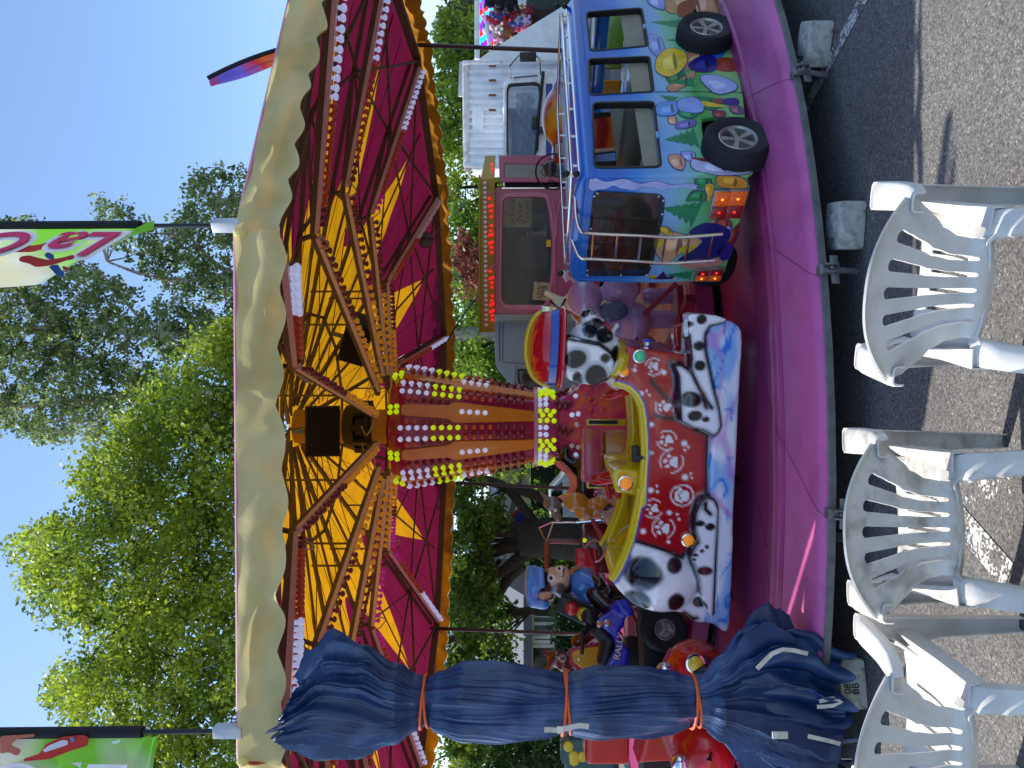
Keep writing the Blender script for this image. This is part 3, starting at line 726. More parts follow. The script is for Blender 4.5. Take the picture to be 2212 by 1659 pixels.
m = MB(); m.tube(spl([P(968, 735, 13.4), P(985, 705, 13.8), P(1010, 668, 14.2), P(1050, 620, 15)], 8), .014, 6)
tag(m.build('power_cable', BLACK), 'thin black cable drooping from the roof edge towards the ticket booth', 'cable')
# ---- footing blocks under the clamps ----
BLK = mat('weathered_block', '#b3b0a8', .85, var=.18, vs=18, dirt='#4d473e', dirt_amt=.75, ds=22, bump=.4, bs=30)
def block(dx, dy, lab, yaw, extra=0.):
    p = PH(dx, dy, 0); e = empty('footing_block', (p.x, p.y, 0), R(yaw), lab, 'block', 'wooden footing blocks under the carousel rim')
    m = MB(); m.box((0, .09, .068), (.245, .2, .136)); m.build('block', BLK, e, bevel=.018, bseg=2)
    m = MB(); m.box((0, .09, .141), (.12, .12, .008)); m.build('pad', BLK, e, bevel=.002)
    return e
block(1870, 487, 'weathered square footing block on the tarmac left of the right hand chair arm', -10)
block(1797, 96, 'weathered square footing block beside the worn white line at far right', -24)
b3 = block(1872, 1478, 'dark footing block with painted marks behind the tarpaulin hem', 12)
text_obj('painted_mark', 'BB', .05, T(-.02, -.012, .06) @ Matrix.Rotation(R(90), 4, 'X'), mat('black_ink', '#26241f', .7), b3)
text_obj('painted_mark', '08', .05, T(-.02, -.012, .1) @ Matrix.Rotation(R(90), 4, 'X'), MATS['black_ink'], b3)
# ---------------------------------------------------------------- spotted dog ride
def ZA(x, y): return ((2100 + .5426 * x) / 1.8228, (1100 + .5426 * y) / 1.8228)
def ZB(x, y): return ((2000 + .4822 * x) / 1.8228, (1900 + .4822 * y) / 1.8228)
GEL = mat('painted_gelcoat', '#ffffff', .18, var=0, attr=True, coat=.8)
dy0 = (829.5 - 1029) / F * 5.08
FD = Fr((dy0, 5.08), R(-9)); LD = FD.L
dog = empty('spotted_dog_ride', tuple(FD.o), FD.a, 'red and white spotted dog ride with red helmet lying on a blue marbled sled', 'carousel ride', 'rides on the carousel')
A = lambda pts, y=0.: [LD(*ZA(*p), y) for p in pts]
B = lambda pts, y=0.: [LD(*ZB(*p), y) for p in pts]
W = .74
# sled
base = B([(1600, 1165), (1650, 1140), (1690, 1165), (1750, 1212), (1785, 1215), (1800, 1190), (1810, 1100), (1825, 800), (1835, 500), (1843, 200)]) + \
    A([(1475, 1240), (1485, 1000), (1500, 700), (1512, 450), (1513, 380), (1490, 340), (1440, 305), (1400, 292), (1330, 300), (1290, 320), (1245, 400), (1255, 540), (1300, 760), (1345, 940), (1362, 1060), (1330, 1125), (1285, 1150), (1275, 1350), (1275, 1560)]) + B([(1700, 170), (1712, 300), (1700, 600), (1680, 900)])
def paint_sled(co, no):
    n = len(co); col = np.tile(np.array(C('#f4f3fa')), (n, 1)); p = co[:, [0, 2]]
    a = npnoise(co * [1, .5, 1.6], 9, 3); b = npnoise(co * [1, .5, 1.5], 14, 5); c = npnoise(co, 8, 9)
    col = mixc(col, '#8fbdf0', sstep(-.3, .4, a) * .95); col = mixc(col, '#2080e0', sstep(.20, .03, np.abs(b - .1)) * sstep(-.5, .1, a))
    col = mixc(col, '#d070c8', sstep(.14, .0, np.abs(c - .35)) * .6); return col
sculpt('sled', [('p', base, 'y', -.02, W + .04)], GEL, dog, .014, 8, paint_sled)
# red shell + white rump + near leg
rim_n = A([(600, 770), (640, 778), (700, 800), (750, 850), (785, 920), (800, 1000), (812, 1150), (815, 1300), (805, 1450), (797, 1640)]) + B([(1095, 60), (1080, 150), (1060, 260), (1030, 400), (1000, 510), (960, 610), (910, 720), (870, 790), (842, 812)])
top_front = A([(600, 762), (690, 482)])
chest = A([(760, 505), (900, 520), (1050, 540), (1140, 555), (1200, 560), (1350, 620), (1440, 1000), (1440, 1500)])
rump = B([(1700, 300), (1700, 800), (1680, 1100), (1650, 1145), (1600, 1168), (1550, 1160), (1500, 1135), (1450, 1082), (1400, 1078), (1300, 1072), (1200, 1068), (1120, 1055), (1040, 1020), (960, 950), (900, 885), (842, 812)])
full = [top_front[0], top_front[1]] + chest + rump + rim_n[::-1][1:]
x_f = A([(770, 850)])[0][0]; x_r = B([(960, 640)])[0][0]
tubz = min(p[1] for p in rim_n)
def clip(poly, lo, hi):
    def cut(pl, x, keep):
        o = []
        for i in range(len(pl)):
            a, b = pl[i - 1], pl[i]
            ia, ib = keep(a[0]), keep(b[0])
            if ia != ib: t = (x - a[0]) / (b[0] - a[0]); o.append((x, a[1] + t * (b[1] - a[1])))
            if ib: o.append(b)
        return o
    if lo is not None: poly = cut(poly, lo, lambda v: v >= lo)
    if hi is not None: poly = cut(poly, hi, lambda v: v <= hi)
    return poly
z_fl = B([(1350, 600)])[0][1]
low = [(x, min(z, z_fl)) for x, z in full]
prims = [('p', full, 'y', .03, .10), ('p', full, 'y', W - .08, W - .01), ('p', clip(full, x_f, None), 'y', .03, W - .01), ('p', clip(full, None, x_r - .12), 'y', .05, W - .03), ('p', low, 'y', .05, W - .03)]
# near hind leg along the base, forearm and paw, upper arm
thigh = B([(1500, 660), (1470, 590), (1500, 520), (1540, 470), (1510, 380), (1515, 250), (1560, 140), (1620, 100), (1680, 120), (1715, 190), (1700, 500), (1690, 760), (1680, 1060), (1640, 1080), (1560, 900), (1520, 760)])
fore = A([(1110, 262), (1140, 245), (1250, 250), (1330, 262), (1390, 285), (1360, 320), (1270, 340), (1238, 390), (1240, 500), (1270, 620), (1300, 780), (1340, 920), (1358, 1050), (1330, 1110), (1290, 1128), (1230, 1090), (1150, 1070), (1060, 1020), (1050, 900), (1045, 700), (1010, 620), (1060, 610), (1130, 655), (1135, 560), (1118, 400)])
prims += [('p', thigh, 'y', -.045, .12), ('p', fore, 'y', -.055, .14)]
farleg = A([(1020, 330), (1090, 315), (1120, 400), (1120, 560), (1040, 520), (1018, 430)], .5)
hq = B([(1280, 830)])[0]; sq = A([(1150, 880)])[0]; prims += [('e', (hq[0], .10, hq[1]), (.24, .16, .27)), ('e', (hq[0] - .02, W - .12, hq[1]), (.24, .12, .27)), ('e', (sq[0], .06, sq[1]), (.15, .13, .12))]
pw1 = B([(1620, 180), (1640, 420)]); pw2 = A([(1290, 330), (1180, 330)]); prims += [('c', (pw1[0][0], .02, pw1[0][1]), (pw1[1][0], .03, pw1[1][1]), .068, .06)]
prims += [('p', farleg, 'y', .48, .64)]
xb_red = B([(1010, 480), (1240, 550), (1430, 620), (1480, 570), (1530, 450), (1500, 350), (1520, 210), (1600, 110)])
cols_line = [xb_red, A([(860, 740), (950, 850), (1040, 905)]), A([(1000, 600), (1025, 700), (1040, 850), (1040, 1020), (890, 998)]), fore[5:] , A([(1130, 655), (1180, 760), (1240, 870), (1280, 920)]), A([(1215, 830), (1240, 920)]), A([(1180, 1095), (1270, 1130), (1262, 1560)]) + B([(1620, 100)]),
             thigh[:9] + [thigh[9]], A([(1240, 430), (1250, 560), (1300, 780), (1350, 950), (1358, 1060)]), B([(1500, 660), (1540, 780), (1555, 890)]), B([(1680, 120), (1715, 190), (1690, 600), (1670, 1100)]), B([(1600, 150), (1600, 200), (1640, 240)]), B([(1450, 1080), (1520, 1130), (1550, 1120)])]
redpoly = [top_front[0], top_front[1]] + A([(1150, 556), (1135, 650), (1000, 600), (1025, 700), (1045, 850), (1060, 1020), (1180, 1100), (1270, 1135), (1262, 1560)]) + B([(1600, 110), (1520, 200), (1500, 350), (1530, 450), (1480, 570), (1430, 620), (1240, 550), (1010, 480)]) + [(rim_n[12][0], 3), (rim_n[0][0], 3)]
spots = [(A([(1130, 862)])[0], .055, .075), (A([(1158, 978)])[0], .036, .05), (A([(1237, 1003)])[0], .02, .026), (A([(1195, 617)])[0], .034, .036), (A([(1190, 475)])[0], .032, .042), (A([(1207, 287)])[0], .035, .036), (A([(1120, 320)])[0], .02, .03),
         (B([(1095, 745)])[0], .115, .135), (B([(1355, 668)])[0], .055, .055), (B([(1595, 700)])[0], .034, .052), (B([(1368, 970)])[0], .085, .065), (B([(1567, 990)])[0], .042, .046), (B([(1050, 990)])[0], .10, .10), (B([(1555, 318)])[0], .022, .036), (B([(1640, 345)])[0], .026, .036), (A([(1040, 430)])[0], .03, .05)]
spots += [(B([q])[0], .013, .018) for q in ((1505, 608), (1522, 572), (1572, 540), (1612, 505))]
paws = [(A([(880, 640)])[0], .085, R(8)), (A([(960, 930)])[0], .095, R(-20)), (A([(975, 1175)])[0], .10, R(20)), (A([(1010, 1330)])[0], .12, R(-5)), (A([(1090, 1580)])[0], .11, R(15)), (B([(1430, 115)])[0], .115, R(-15)), (B([(1190, 225)])[0], .10, R(10)), (B([(1275, 385)])[0], .115, R(-10))]
stars = [(A([q])[0], s) for q, s in (((790, 833), .022), ((828, 815), .012), ((848, 846), .012), ((865, 1060), .022), ((955, 680), .022), ((740, 662), .018), ((745, 630), .01), ((850, 1268), .02), ((873, 1265), .01), ((1103, 1198), .028), ((1132, 1225), .014), ((1107, 1246), .014), ((1108, 1445), .028), ((1150, 1418), .012), ((1158, 1450), .012), ((858, 1540), .026), ((902, 1508), .012), ((905, 1550), .014))]
stars += [(B([q])[0], s) for q, s in (((1325, 258), .022), ((1390, 272), .012), ((1405, 312), .012), ((1110, 412), .026), ((1318, 498), .018))]
def paint_dog(co, no):
    n = len(co); p = co[:, [0, 2]]; y = co[:, 1]
    col = np.tile(np.array(C('#f9f7f9')), (n, 1))
    sh = npnoise(co, 5, 2)
    red = inpoly(p, redpoly) & (y > -.2); front = (p[:, 0] > x_f) & (p[:, 1] > A([(1180, 600)])[0][1]) & (y > .14)
    red |= front
    r = np.array(C('#b5121b'))[None] * (1 + .12 * sh[:, None]); hl = sstep(.3, .9, npnoise(co * [1, .3, 1.3], 4, 8))
    col = np.where(red[:, None], r, col)
    pad = sstep(0, 1, np.zeros(n))
    # white decorations on the near side
    near = (y < .075)
    for (cx, cz), s, a in paws:
        s = s * .64
        q = p - np.array([cx, cz]); ca, sa = math.cos(a), math.sin(a); qx = q[:, 0] * ca + q[:, 1] * sa; qz = -q[:, 0] * sa + q[:, 1] * ca
        rr = np.hypot(qx, qz); ringm = sstep(.008, .002, np.abs(rr - s)) * .9 * (np.sin(np.arctan2(qz, qx) * 2 + a * 9) > -.55)
        hz = -(qz + s * .12); hx = np.abs(qx); heart = (hx / (s * .48)) ** 2 + ((hz - .5 * hx) / (s * .36)) ** 2 < 1
        toe = np.zeros(n, bool)
        for tx, tz in ((-.45, .30), (0, .56), (.45, .30)): toe |= ((qx - tx * s) / (.17 * s)) ** 2 + ((qz - tz * s) / (.2 * s)) ** 2 < 1
        f = np.maximum(ringm * .85, (heart | toe) * .95) * (red & near); col = mixc(col, '#f0eef0', f)
    for (cx, cz), s in stars:
        d = np.hypot(p[:, 0] - cx, p[:, 1] - cz); col = mixc(col, '#fbf6f8', sstep(s, s * .35, d) * (red & near))
    near2 = (y < .16)
    for (cx, cz), rx, rz in spots:
        rx, rz = rx * .85, rz * .85; d = np.hypot((p[:, 0] - cx) / rx, (p[:, 1] - cz) / rz); d = d + .12 * npnoise(co, 20, 4)
        f = sstep(1.35, .95, d) * (~red) * near2; col = mixc(col, '#15171c', f)
        col = mixc(col, '#d8d6da', sstep(1.9, 1.3, d) * sstep(1.2, 1.4, d) * .3 * (~red) * near2)
    for ln in cols_line:
        d = dline(p, [tuple(q) for q in ln]); col = mixc(col, '#0d0d10', sstep(.015, .007, d) * near2); col = mixc(col, '#2c2430', .45 * sstep(.036, .012, d) * near2)
    # far-side and back spots
    k = sstep(.62, .70, npnoise(co, 7, 12)) * (~red) * (~near2); col = mixc(col, '#15171c', k)
    # rim: yellow lip, blue line under it, yellow inside
    d = dline(p, [tuple(q) for q in rim_n])
    col = mixc(col, '#1f3fae', sstep(.040, .028, d) * (near2)); col = mixc(col, '#1f3fae', sstep(.06, .03, dline(p, [tuple(q) for q in rim_n[-4:]])) * near2)
    inner = (y > .085) & (y < W - .05) & (p[:, 0] < x_f + .06) & (p[:, 0] > x_r - .22) & (p[:, 1] > z_fl - .08)
    yl = np.array(C('#d6b80c'))[None] * (1 + .06 * sh[:, None]); col = np.where(inner[:, None], yl, col)
    col = mixc(col, '#e8cf10', sstep(.026, .016, d) * (y < W))
    g = sstep(.55, .8, npnoise(co * [.4, 1, 2.2], 9, 17)) * inner * (p[:, 0] < x_r + .25); col = mixc(col, '#3f4c3a', g * .8)
    return col
body = sculpt('body', prims, GEL, dog, .0105, 7, paint_dog)
YEL = mat('yellow_gelcoat', '#d9be12', .2, var=.05, coat=.6, dirt='#a08a10', dirt_amt=.35, ds=5)
# rolled yellow rim near and far
for yy in (.06, W - .04):
    m = MB(); m.tube([(x, yy, z + .006) for x, z in spl([Vector(p) for p in rim_n], 4)], .021, 8); m.build('rim', YEL, dog, smooth=50)
# collar
c0, c1 = A([(598, 760), (690, 480)]); m = MB(); cx = (c0[0] + c1[0]) / 2; cz = (c0[1] + c1[1]) / 2; hl = math.hypot(c1[0] - c0[0], c1[1] - c0[1]) / 2; tl = math.atan2(c1[1] - c0[1], c1[0] - c0[0])
Mc = T(cx, W / 2, cz) @ Matrix.Rotation(-tl, 4, 'Y')
m.lathe([(hl * .8, -.03), (hl * 1.03, -.03), (hl * 1.08, 0), (hl * 1.03, .035), (hl * .8, .035)], 36, k=0, M=Mc @ Matrix.Diagonal((1, W / 2 / hl * 1.02, 1, 1))); m.build('collar', YEL, dog, smooth=50)
# seats, consoles, steering wheels
m = MB(); sx = A([(700, 1450)])[0][0]
m.prism(roundpoly(A([(560, 1405), (600, 1560), (700, 1565), (800, 1600), (1000, 1560), (1000, 1380), (800, 1390), (640, 1380)], .1), .03), 'y', .12, .40)
m.prism(roundpoly(A([(560, 1405), (600, 1560), (700, 1565), (800, 1600), (1000, 1560), (1000, 1380), (800, 1390), (640, 1380)], .1), .03), 'y', .44, .62); m.build('seat', YEL, dog, bevel=.02, bseg=3, smooth=50)
REDP = mat('red_plastic', '#c01820', .3, coat=.3)
for (a, b, tlt) in (((640, 870), (760, 880), 0), ((600, 1520), (740, 1560), 0), ((560, 1600), (700, 1600), 0)):
    q = A([a])[0]; m = MB()
    yc = .30 if b[1] != 1600 else .52
    Mw = T(q[0], yc, q[1] - .03) @ Matrix.Rotation(R(72 if a[1] < 1000 else 80), 4, 'Y')
    m.tube([Mw @ Vector((.115 * math.cos(t * math.pi / 12), .115 * math.sin(t * math.pi / 12), 0)) for t in range(24)], .016, 8, closed=True)
    for t in range(3): m.bar(Mw @ Vector((0, 0, 0)), Mw @ Vector((.11 * math.cos(t * 2.09), .11 * math.sin(t * 2.09), 0)), .02, .012)
    m.tube([Mw @ Vector((0, 0, 0)), Mw @ Vector((0, 0, .16 if a[1] < 1000 else -.16))], .02, 8); m.build('steering_wheel', REDP, dog, smooth=50)
m = MB(); q = A([(775, 1285)])[0]; m.box((q[0], .07, q[1] + .02), (.11, .05, .05), R(4)); m.box((q[0] - .02, .05, q[1] - .01), (.03, .02, .09)); m.build('seat_strap', BLACK, dog, bevel=.006)
# lamps on the shell
def lamp(par, p, r, kd, M=None, ringm=CHROME):
    m = MB(); M = M or Matrix.Rotation(R(90), 4, 'X'); m.lathe([(r * 1.25, -.01), (r * 1.25, .012), (r * 1.02, .014)], 20, p, M=M); o = m.build('lamp_ring', ringm, par, smooth=40)
    m = MB(); m.lathe([(r * 1.02, .008), (r, .014), (r * .75, .024), (r * .4, .03), (.0005, .032)], 20, p, M=M); m.build('lamp', kd, par, smooth=20)
LAM = mat('amber_lamp', '#e68a00', .15, coat=.5, emit=.2, ecol=C('#ff9a10'), bump=.8, bs=120, var=.3, vs=90); GRL = mat('green_lamp', '#3fae7c', .15, coat=.6, emit=.15, bump=.8, bs=120, var=.4, vs=120); BLL = mat('blue_lamp', '#2038c8', .15, coat=.6, emit=.1, bump=.8, bs=120, var=.4, vs=120)
for q, kd, r, yy in ((A([(675, 1490)])[0], LAM, .042, .055), (B([(1475, 475)])[0], LAM, .038, .03), (A([(662, 672)])[0], LAM, .028, .03), (A([(775, 560)])[0], GRL, .036, .03)): lamp(dog, (q[0], yy - .012, q[1]), r, kd)
q = A([(880, 500)])[0]; lamp(dog, (q[0] + .0, .3, q[1]), .035, BLL, Matrix.Rotation(R(90), 4, 'Y')); q = A([(1118, 415)], .3)[0]; lamp(dog, (q[0], .3, q[1]), .03, GRL, Matrix.Rotation(R(90), 4, 'Y'))
# ---- head ----
yh = W / 2 - .02
def A3(x, y, yy): p = LD(*ZA(x, y), yy); return (p[0], yy, p[1])
hc = A3(440, 560, yh)
NEAR = yh - .20
hp = [('e', hc, (.195, .22, .185)), ('e', A3(390, 450, yh), (.13, .17, .13)), ('e', A3(300, 560, yh), (.17, .2, .12)), ('e', A3(560, 560, yh), (.15, .17, .12)),
      ('c', A3(430, 350, yh), A3(400, 272, yh), .085, .058), ('e', A3(475, 355, yh), (.075, .09, .07)), ('c', A3(545, 385, yh), A3(605, 335, yh), .042, .022), ('e', A3(610, 640, yh), (.16, .2, .10))]
ear = A([(240, 425), (330, 440), (480, 470), (560, 530), (600, 600), (590, 670), (540, 730), (450, 765), (340, 755), (260, 730), (235, 690)], NEAR)
hp.append(('p', ear, 'y', NEAR - .03, NEAR + .10))
hsp = [((420, 375), .05, .05), ((528, 418), .045, .06), ((468, 330), .03, .042), ((518, 570), .03, .033), ((620, 540), .05, .05), ((270, 340), .03, .05), ((318, 722), .05, .032)]
hgr = [((310, 570), .075, .085), ((455, 685), .085, .085)]
mouth = A([(520, 330), (600, 310), (615, 330), (575, 385), (530, 345)], NEAR)
def paint_head(co, no):
    n = len(co); p = co[:, [0, 2]]; y = co[:, 1]; col = np.tile(np.array(C('#faf9fa')), (n, 1)); nr = y < yh + .05
    for (a, rx, rz) in hsp:
        c_ = A([a], NEAR)[0]; d = np.hypot((p[:, 0] - c_[0]) / rx, (p[:, 1] - c_[1]) / rz) + .1 * npnoise(co, 22, 4); col = mixc(col, '#121318', sstep(1.25, .95, d) * nr)
    for (a, rx, rz) in hgr:
        c_ = A([a], NEAR)[0]; d = np.hypot((p[:, 0] - c_[0]) / rx, (p[:, 1] - c_[1]) / rz) + .1 * npnoise(co, 22, 4); col = mixc(col, '#b4b7bd', sstep(1.3, 1.05, d) * nr * .7); col = mixc(col, '#1a1d24', sstep(.95, .75, d) * nr)  # grey rim paints the gloss of the black spots into the colour
    for ln, w_ in ((ear[:8], .011), (mouth, .008)):
        d = dline(p, [tuple(q) for q in ln]); col = mixc(col, '#101014', sstep(w_ + .005, w_ - .003, d) * nr); col = mixc(col, '#3a3438', .4 * sstep(w_ * 3, w_, d) * nr)
    col = mixc(col, '#d8525a', inpoly(p, mouth) * .9)
    ns = A([(362, 228)], yh)[0]; d = np.hypot(p[:, 0] - ns[0], (p[:, 1] - ns[1])); col = mixc(col, '#101013', sstep(.048, .038, d))
    for q in ((410, 232), (430, 228), (400, 250), (425, 250), (442, 246)):
        c_ = A([q], yh - .05)[0]; col = mixc(col, '#1a1a1c', sstep(.011, .006, np.hypot(p[:, 0] - c_[0], p[:, 1] - c_[1])))
    col = mixc(col, '#15161a', sstep(.62, .7, npnoise(co, 9, 31)) * (y > yh + .18))
    # eye towards the front, half hidden under the brim
    e_ = A([(300, 330)], NEAR)[0]; d = np.hypot((p[:, 0] - e_[0]) / .035, (p[:, 1] - e_[1]) / .03); col = mixc(col, '#8a1820', sstep(1.2, 1., np.abs(d)) * (y < yh) * .7); col = mixc(col, '#101010', sstep(.7, .5, d))
    return col
head = sculpt('head', hp, GEL, dog, .011, 6, paint_head)
# helmet: crown, blue band, brim
bc = A3(222, 495, yh); tip = A([(188, 790), (222, 185)], yh); tl = math.atan2(tip[1][1] - tip[0][1], tip[1][0] - tip[0][0]); hw = math.hypot(tip[1][0] - tip[0][0], tip[1][1] - tip[0][1]) / 2
Mh = T(bc[0], yh, (tip[0][1] + tip[1][1]) / 2) @ Matrix.Rotation(-tl, 4, 'Y')
RH = mat('red_helmet', '#c4141c', .15, var=.06, coat=.8); BLU = mat('blue_band', '#2456b8', .2, coat=.6)
m = MB(); m.lathe([(.005, .228), (.06, .226), (.12, .215), (.175, .195), (.215, .165), (.237, .128), (.248, .085)], 40, M=Mh @ Matrix.Diagonal((1.05, .95, 1, 1))); m.build('helmet', RH, dog, smooth=60)
m = MB(); m.tube([Mh @ v for v in spl([Vector((x, 0, z)) for x, z in ((-.262, .06), (-.258, .12), (-.21, .185), (-.12, .228), (0, .243), (.12, .228), (.21, .185), (.258, .12))], 6)], .018, 8); m.build('helmet_crest', YEL, dog, smooth=50)
m = MB(); m.lathe([(.249, .088), (.256, .083), (.256, .035), (.247, .03)], 40, M=Mh @ Matrix.Diagonal((1.05, .95, 1, 1))); m.build('helmet_band', BLU, dog, smooth=40)
m = MB(); m.lathe([(.20, .035), (hw * .9, .03), (hw, .008), (hw * 1.005, -.008), (hw * .97, -.016), (hw * .8, -.008), (.2, -.01)], 48, M=Mh @ Matrix.Diagonal((1., .86, 1, 1))); m.build('helmet_brim', RH, dog, smooth=50)
m = MB(); m.box(Mh @ Vector((.262, 0, .10)), (.04, .12, .11)); m.build('helmet_plate', mat('chrome_plate', (.5, .42, .3), .2, 1.), dog, bevel=.01)
# ---------------------------------------------------------------- little bus ride
def Z4(x, y): return ((2100 + .4822 * x) / 1.8228, .4822 * y / 1.8228)
def Z5(x, y): return ((2100 + .4822 * x) / 1.8228, (600 + .4822 * y) / 1.8228)
aB = math.atan2(.60, .80)
FB = Fr((1.235, 4.56), aB)                      # rear right bottom corner on the near side
bus = empty('minibus_ride', tuple(FB.o), FB.a, 'blue and green minibus ride with painted woodland scenes, roof rack and rear ladder', 'carousel ride', 'rides on the carousel')
S4 = lambda pts, y=0.: [FB.L(*Z4(*p), y) for p in pts]
def R5(pts, x=0.): return [FB.LX(*Z5(*p), x) for p in pts]
BW = .86
# body colour by height and noise: sky blue at the top, pale in the middle, green below (painted on the real thing)
def bus_paint():
    m = bpy.data.materials.new('bus_paint'); m.use_nodes = True; n = m.node_tree; b = n.nodes['Principled BSDF']; L = n.links.new
    tc = n.nodes.new('ShaderNodeTexCoord'); sp = n.nodes.new('ShaderNodeSeparateXYZ'); L(tc.outputs['Object'], sp.inputs[0])
    no = n.nodes.new('ShaderNodeTexNoise'); no.inputs['Scale'].default_value = 2.6; no.inputs['Detail'].default_value = 3; L(tc.outputs['Object'], no.inputs['Vector'])
    ma = n.nodes.new('ShaderNodeMath'); ma.operation = 'MULTIPLY_ADD'; L(no.outputs['Fac'], ma.inputs[0]); ma.inputs[1].default_value = .45; L(sp.outputs['Z'], ma.inputs[2])
    cr = n.nodes.new('ShaderNodeValToRGB'); L(ma.outputs[0], cr.inputs[0]); e = cr.color_ramp.elements
    e[0].position = .55; e[0].color = (*C('#8fd080'), 1); e[1].position = 1.62; e[1].color = (*C('#1f7fd8'), 1)
    cr.color_ramp.elements[1].position = 1.0
    mr = n.nodes.new('ShaderNodeMapRange'); L(ma.outputs[0], mr.inputs[0]); mr.inputs[1].default_value = .5; mr.inputs[2].default_value = 1.6
    L(mr.outputs[0], cr.inputs[0])
    e[0].position = .05; e[0].color = (*C('#8cc476'), 1); e[1].position = .82; e[1].color = (*C('#1668c4'), 1)
    for p_, c in ((.24, '#49a44c'), (.38, '#7cc39c'), (.48, '#86b6dc'), (.60, '#6fa6dc'), (.70, '#2f86d6')):
        q = cr.color_ramp.elements.new(p_); q.color = (*C(c), 1)
    L(cr.outputs[0], b.inputs['Base Color']); b.inputs['Roughness'].default_value = .25; b.inputs['Coat Weight'].default_value = .5; b.inputs['Coat Roughness'].default_value = .08
    return m
BP = bus_paint()
BI = mat('bus_interior', '#8f8a76', .6, var=.12, vs=5); GASK = mat('rubber_gasket', '#141416', .5)
side = S4([(372, 12), (360, 60), (365, 420), (385, 900), (415, 1420), (430, 1560)]) + [FB.L(*Z5(430, 170))]
side = S4([(362, 30), (366, 420), (388, 900), (418, 1420)]) + R5([(430, 160)])[:0] + [(0.0, 1.345)]
low = S4([(1775, 1415), (1770, 1370), (1740, 1345), (1500, 1312), (1430, 1290), (1385, 1190), (1362, 1060), (1365, 985), (1440, 968), (1712, 965), (1700, 820), (1670, 640), (1630, 440), (1605, 418), (1390, 380), (1290, 345), (1255, 250), (1232, 110), (1240, 40), (1300, 0)])
zb = low[0][1]
fr = [(2.05, .52), (2.5, .50), (2.62, .60), (2.6, .78), (2.42, .86), (2.12, .90)]
xf = S4([(370, 10)])[0][0]
side_poly = [(0.01, 1.355)] + [(0.0, zb + .02)] + low + fr + [(xf + .06, .95), (xf, 1.30), (xf - .03, 1.36)]
w1 = roundpoly(S4([(480, 858), (490, 1395), (1045, 1388), (985, 848)]), .045)
w2 = roundpoly(S4([(445, 502), (458, 800), (985, 772), (948, 480)]), .035)
w3 = roundpoly(S4([(428, 118), (462, 440), (940, 398), (885, 84)]), .04)
def grow(poly, d):
    c = sum((Vector(p) for p in poly), Vector((0, 0))) / len(poly); return [tuple(Vector(p) + (Vector(p) - c).normalized() * d) for p in poly]
body = MB()
for nm, yy in (('side_panel', 0.0), ('side_panel', BW)):
    o = plate_obj(nm, side_poly, [w1, w2, w3], .035, T(0, yy, 0) @ MXZ, BP, bus, .010)
    for wpoly in (w1, w2, w3):
        plate_obj('window_gasket', grow(wpoly, .002), [grow(wpoly, -.012)], .046, T(0, yy, 0) @ MXZ, GASK, bus, .003)
# front window pillar offset + rear panel
rear = R5([(400, 165), (370, 260), (362, 900), (400, 1030), (700, 1060), (850, 1085), (1270, 1102), (1500, 1100), (1560, 1030), (1640, 780), (1700, 500), (1750, 330), (1775, 180)])
zt = 1.36
rear = [(0.0, zt), (BW, zt)] + [(BW + .015, 1.1), (BW + .02, .8), (BW, zb + .04), (BW - .08, zb), (.08, zb), (0, zb + .04)]
rwin = R5([(495, 335), (520, 310), (1020, 335), (1058, 370), (1050, 480), (960, 900), (900, 1085), (700, 1062), (435, 1028), (440, 940), (470, 600)])
rwin = [(min(max(a, .09), BW - .06), b) for a, b in rwin]
plate_obj('rear_panel', rear, [roundpoly(rwin, .03)], .035, T(0, 0, 0) @ MYZ, BP, bus, .010)
GL = mat('tinted_glass', '#2b2a22', .05, var=0, alpha=.55, spec=.6)
plate_obj('rear_window', grow(roundpoly(rwin, .03), .014), [], .006, T(-.022, 0, 0) @ MYZ, GL, bus)
for a, b in rwin[::1]: m = MB(); m.sph((-.028, a, b), .006, 8, 6); m.build('window_screw', WHITE, bus)
# roof with rounded edges
m = MB(); m.prism([(-.02, 1.30), (-.02, 1.37), (.03, 1.405), (.12, 1.425), (BW - .12, 1.425), (BW - .03, 1.405), (BW + .02, 1.37), (BW + .02, 1.30), (BW - .02, 1.30), (BW - .02, 1.36), (.02, 1.36), (.02, 1.30)], 'x', -.022, xf)
m.build('roof', BP, bus, bevel=.012, bseg=3, smooth=50)
# corner posts, inner floor, seats, wheel arches, hood, floor
for yy in (0, BW): m = MB(); m.tube([(.0, yy, zb + .03), (.0, yy, 1.36)], .022, 8); m.build('corner_post', BP, bus, smooth=50)
m = MB(); m.box((xf / 2, BW / 2, .62), (xf - .05, BW - .05, .03)); m.prism([(.12, .63), (.12, .98), (.2, 1.02), (.27, .98), (.3, .84), (.62, .82), (.66, .63)], 'y', .04, BW - .04)
m.prism([(1.0, .63), (1.0, 1.0), (1.07, 1.03), (1.12, .98), (1.15, .84), (1.42, .82), (1.45, .63)], 'y', .04, BW - .04); m.build('seat', BI, bus, bevel=.02, bseg=2)
m = MB(); m.box((xf / 2, .028, .86), (xf - .1, .012, .3)); m.box((xf / 2, BW - .028, .86), (xf - .1, .012, .3)); m.build('inner_lining', BI, bus)
m = MB(); m.box((2.3, BW / 2, .70), (.62, BW - .04, .34)); m.box((xf + .0, BW / 2, 1.12), (.05, BW - .02, .10)); m.build('bonnet', BP, bus, bevel=.05, bseg=3)
m = MB(); m.box((1.3, BW / 2, .50), (2.2, BW - .06, .16)); m.build('underbody', BLACK, bus)
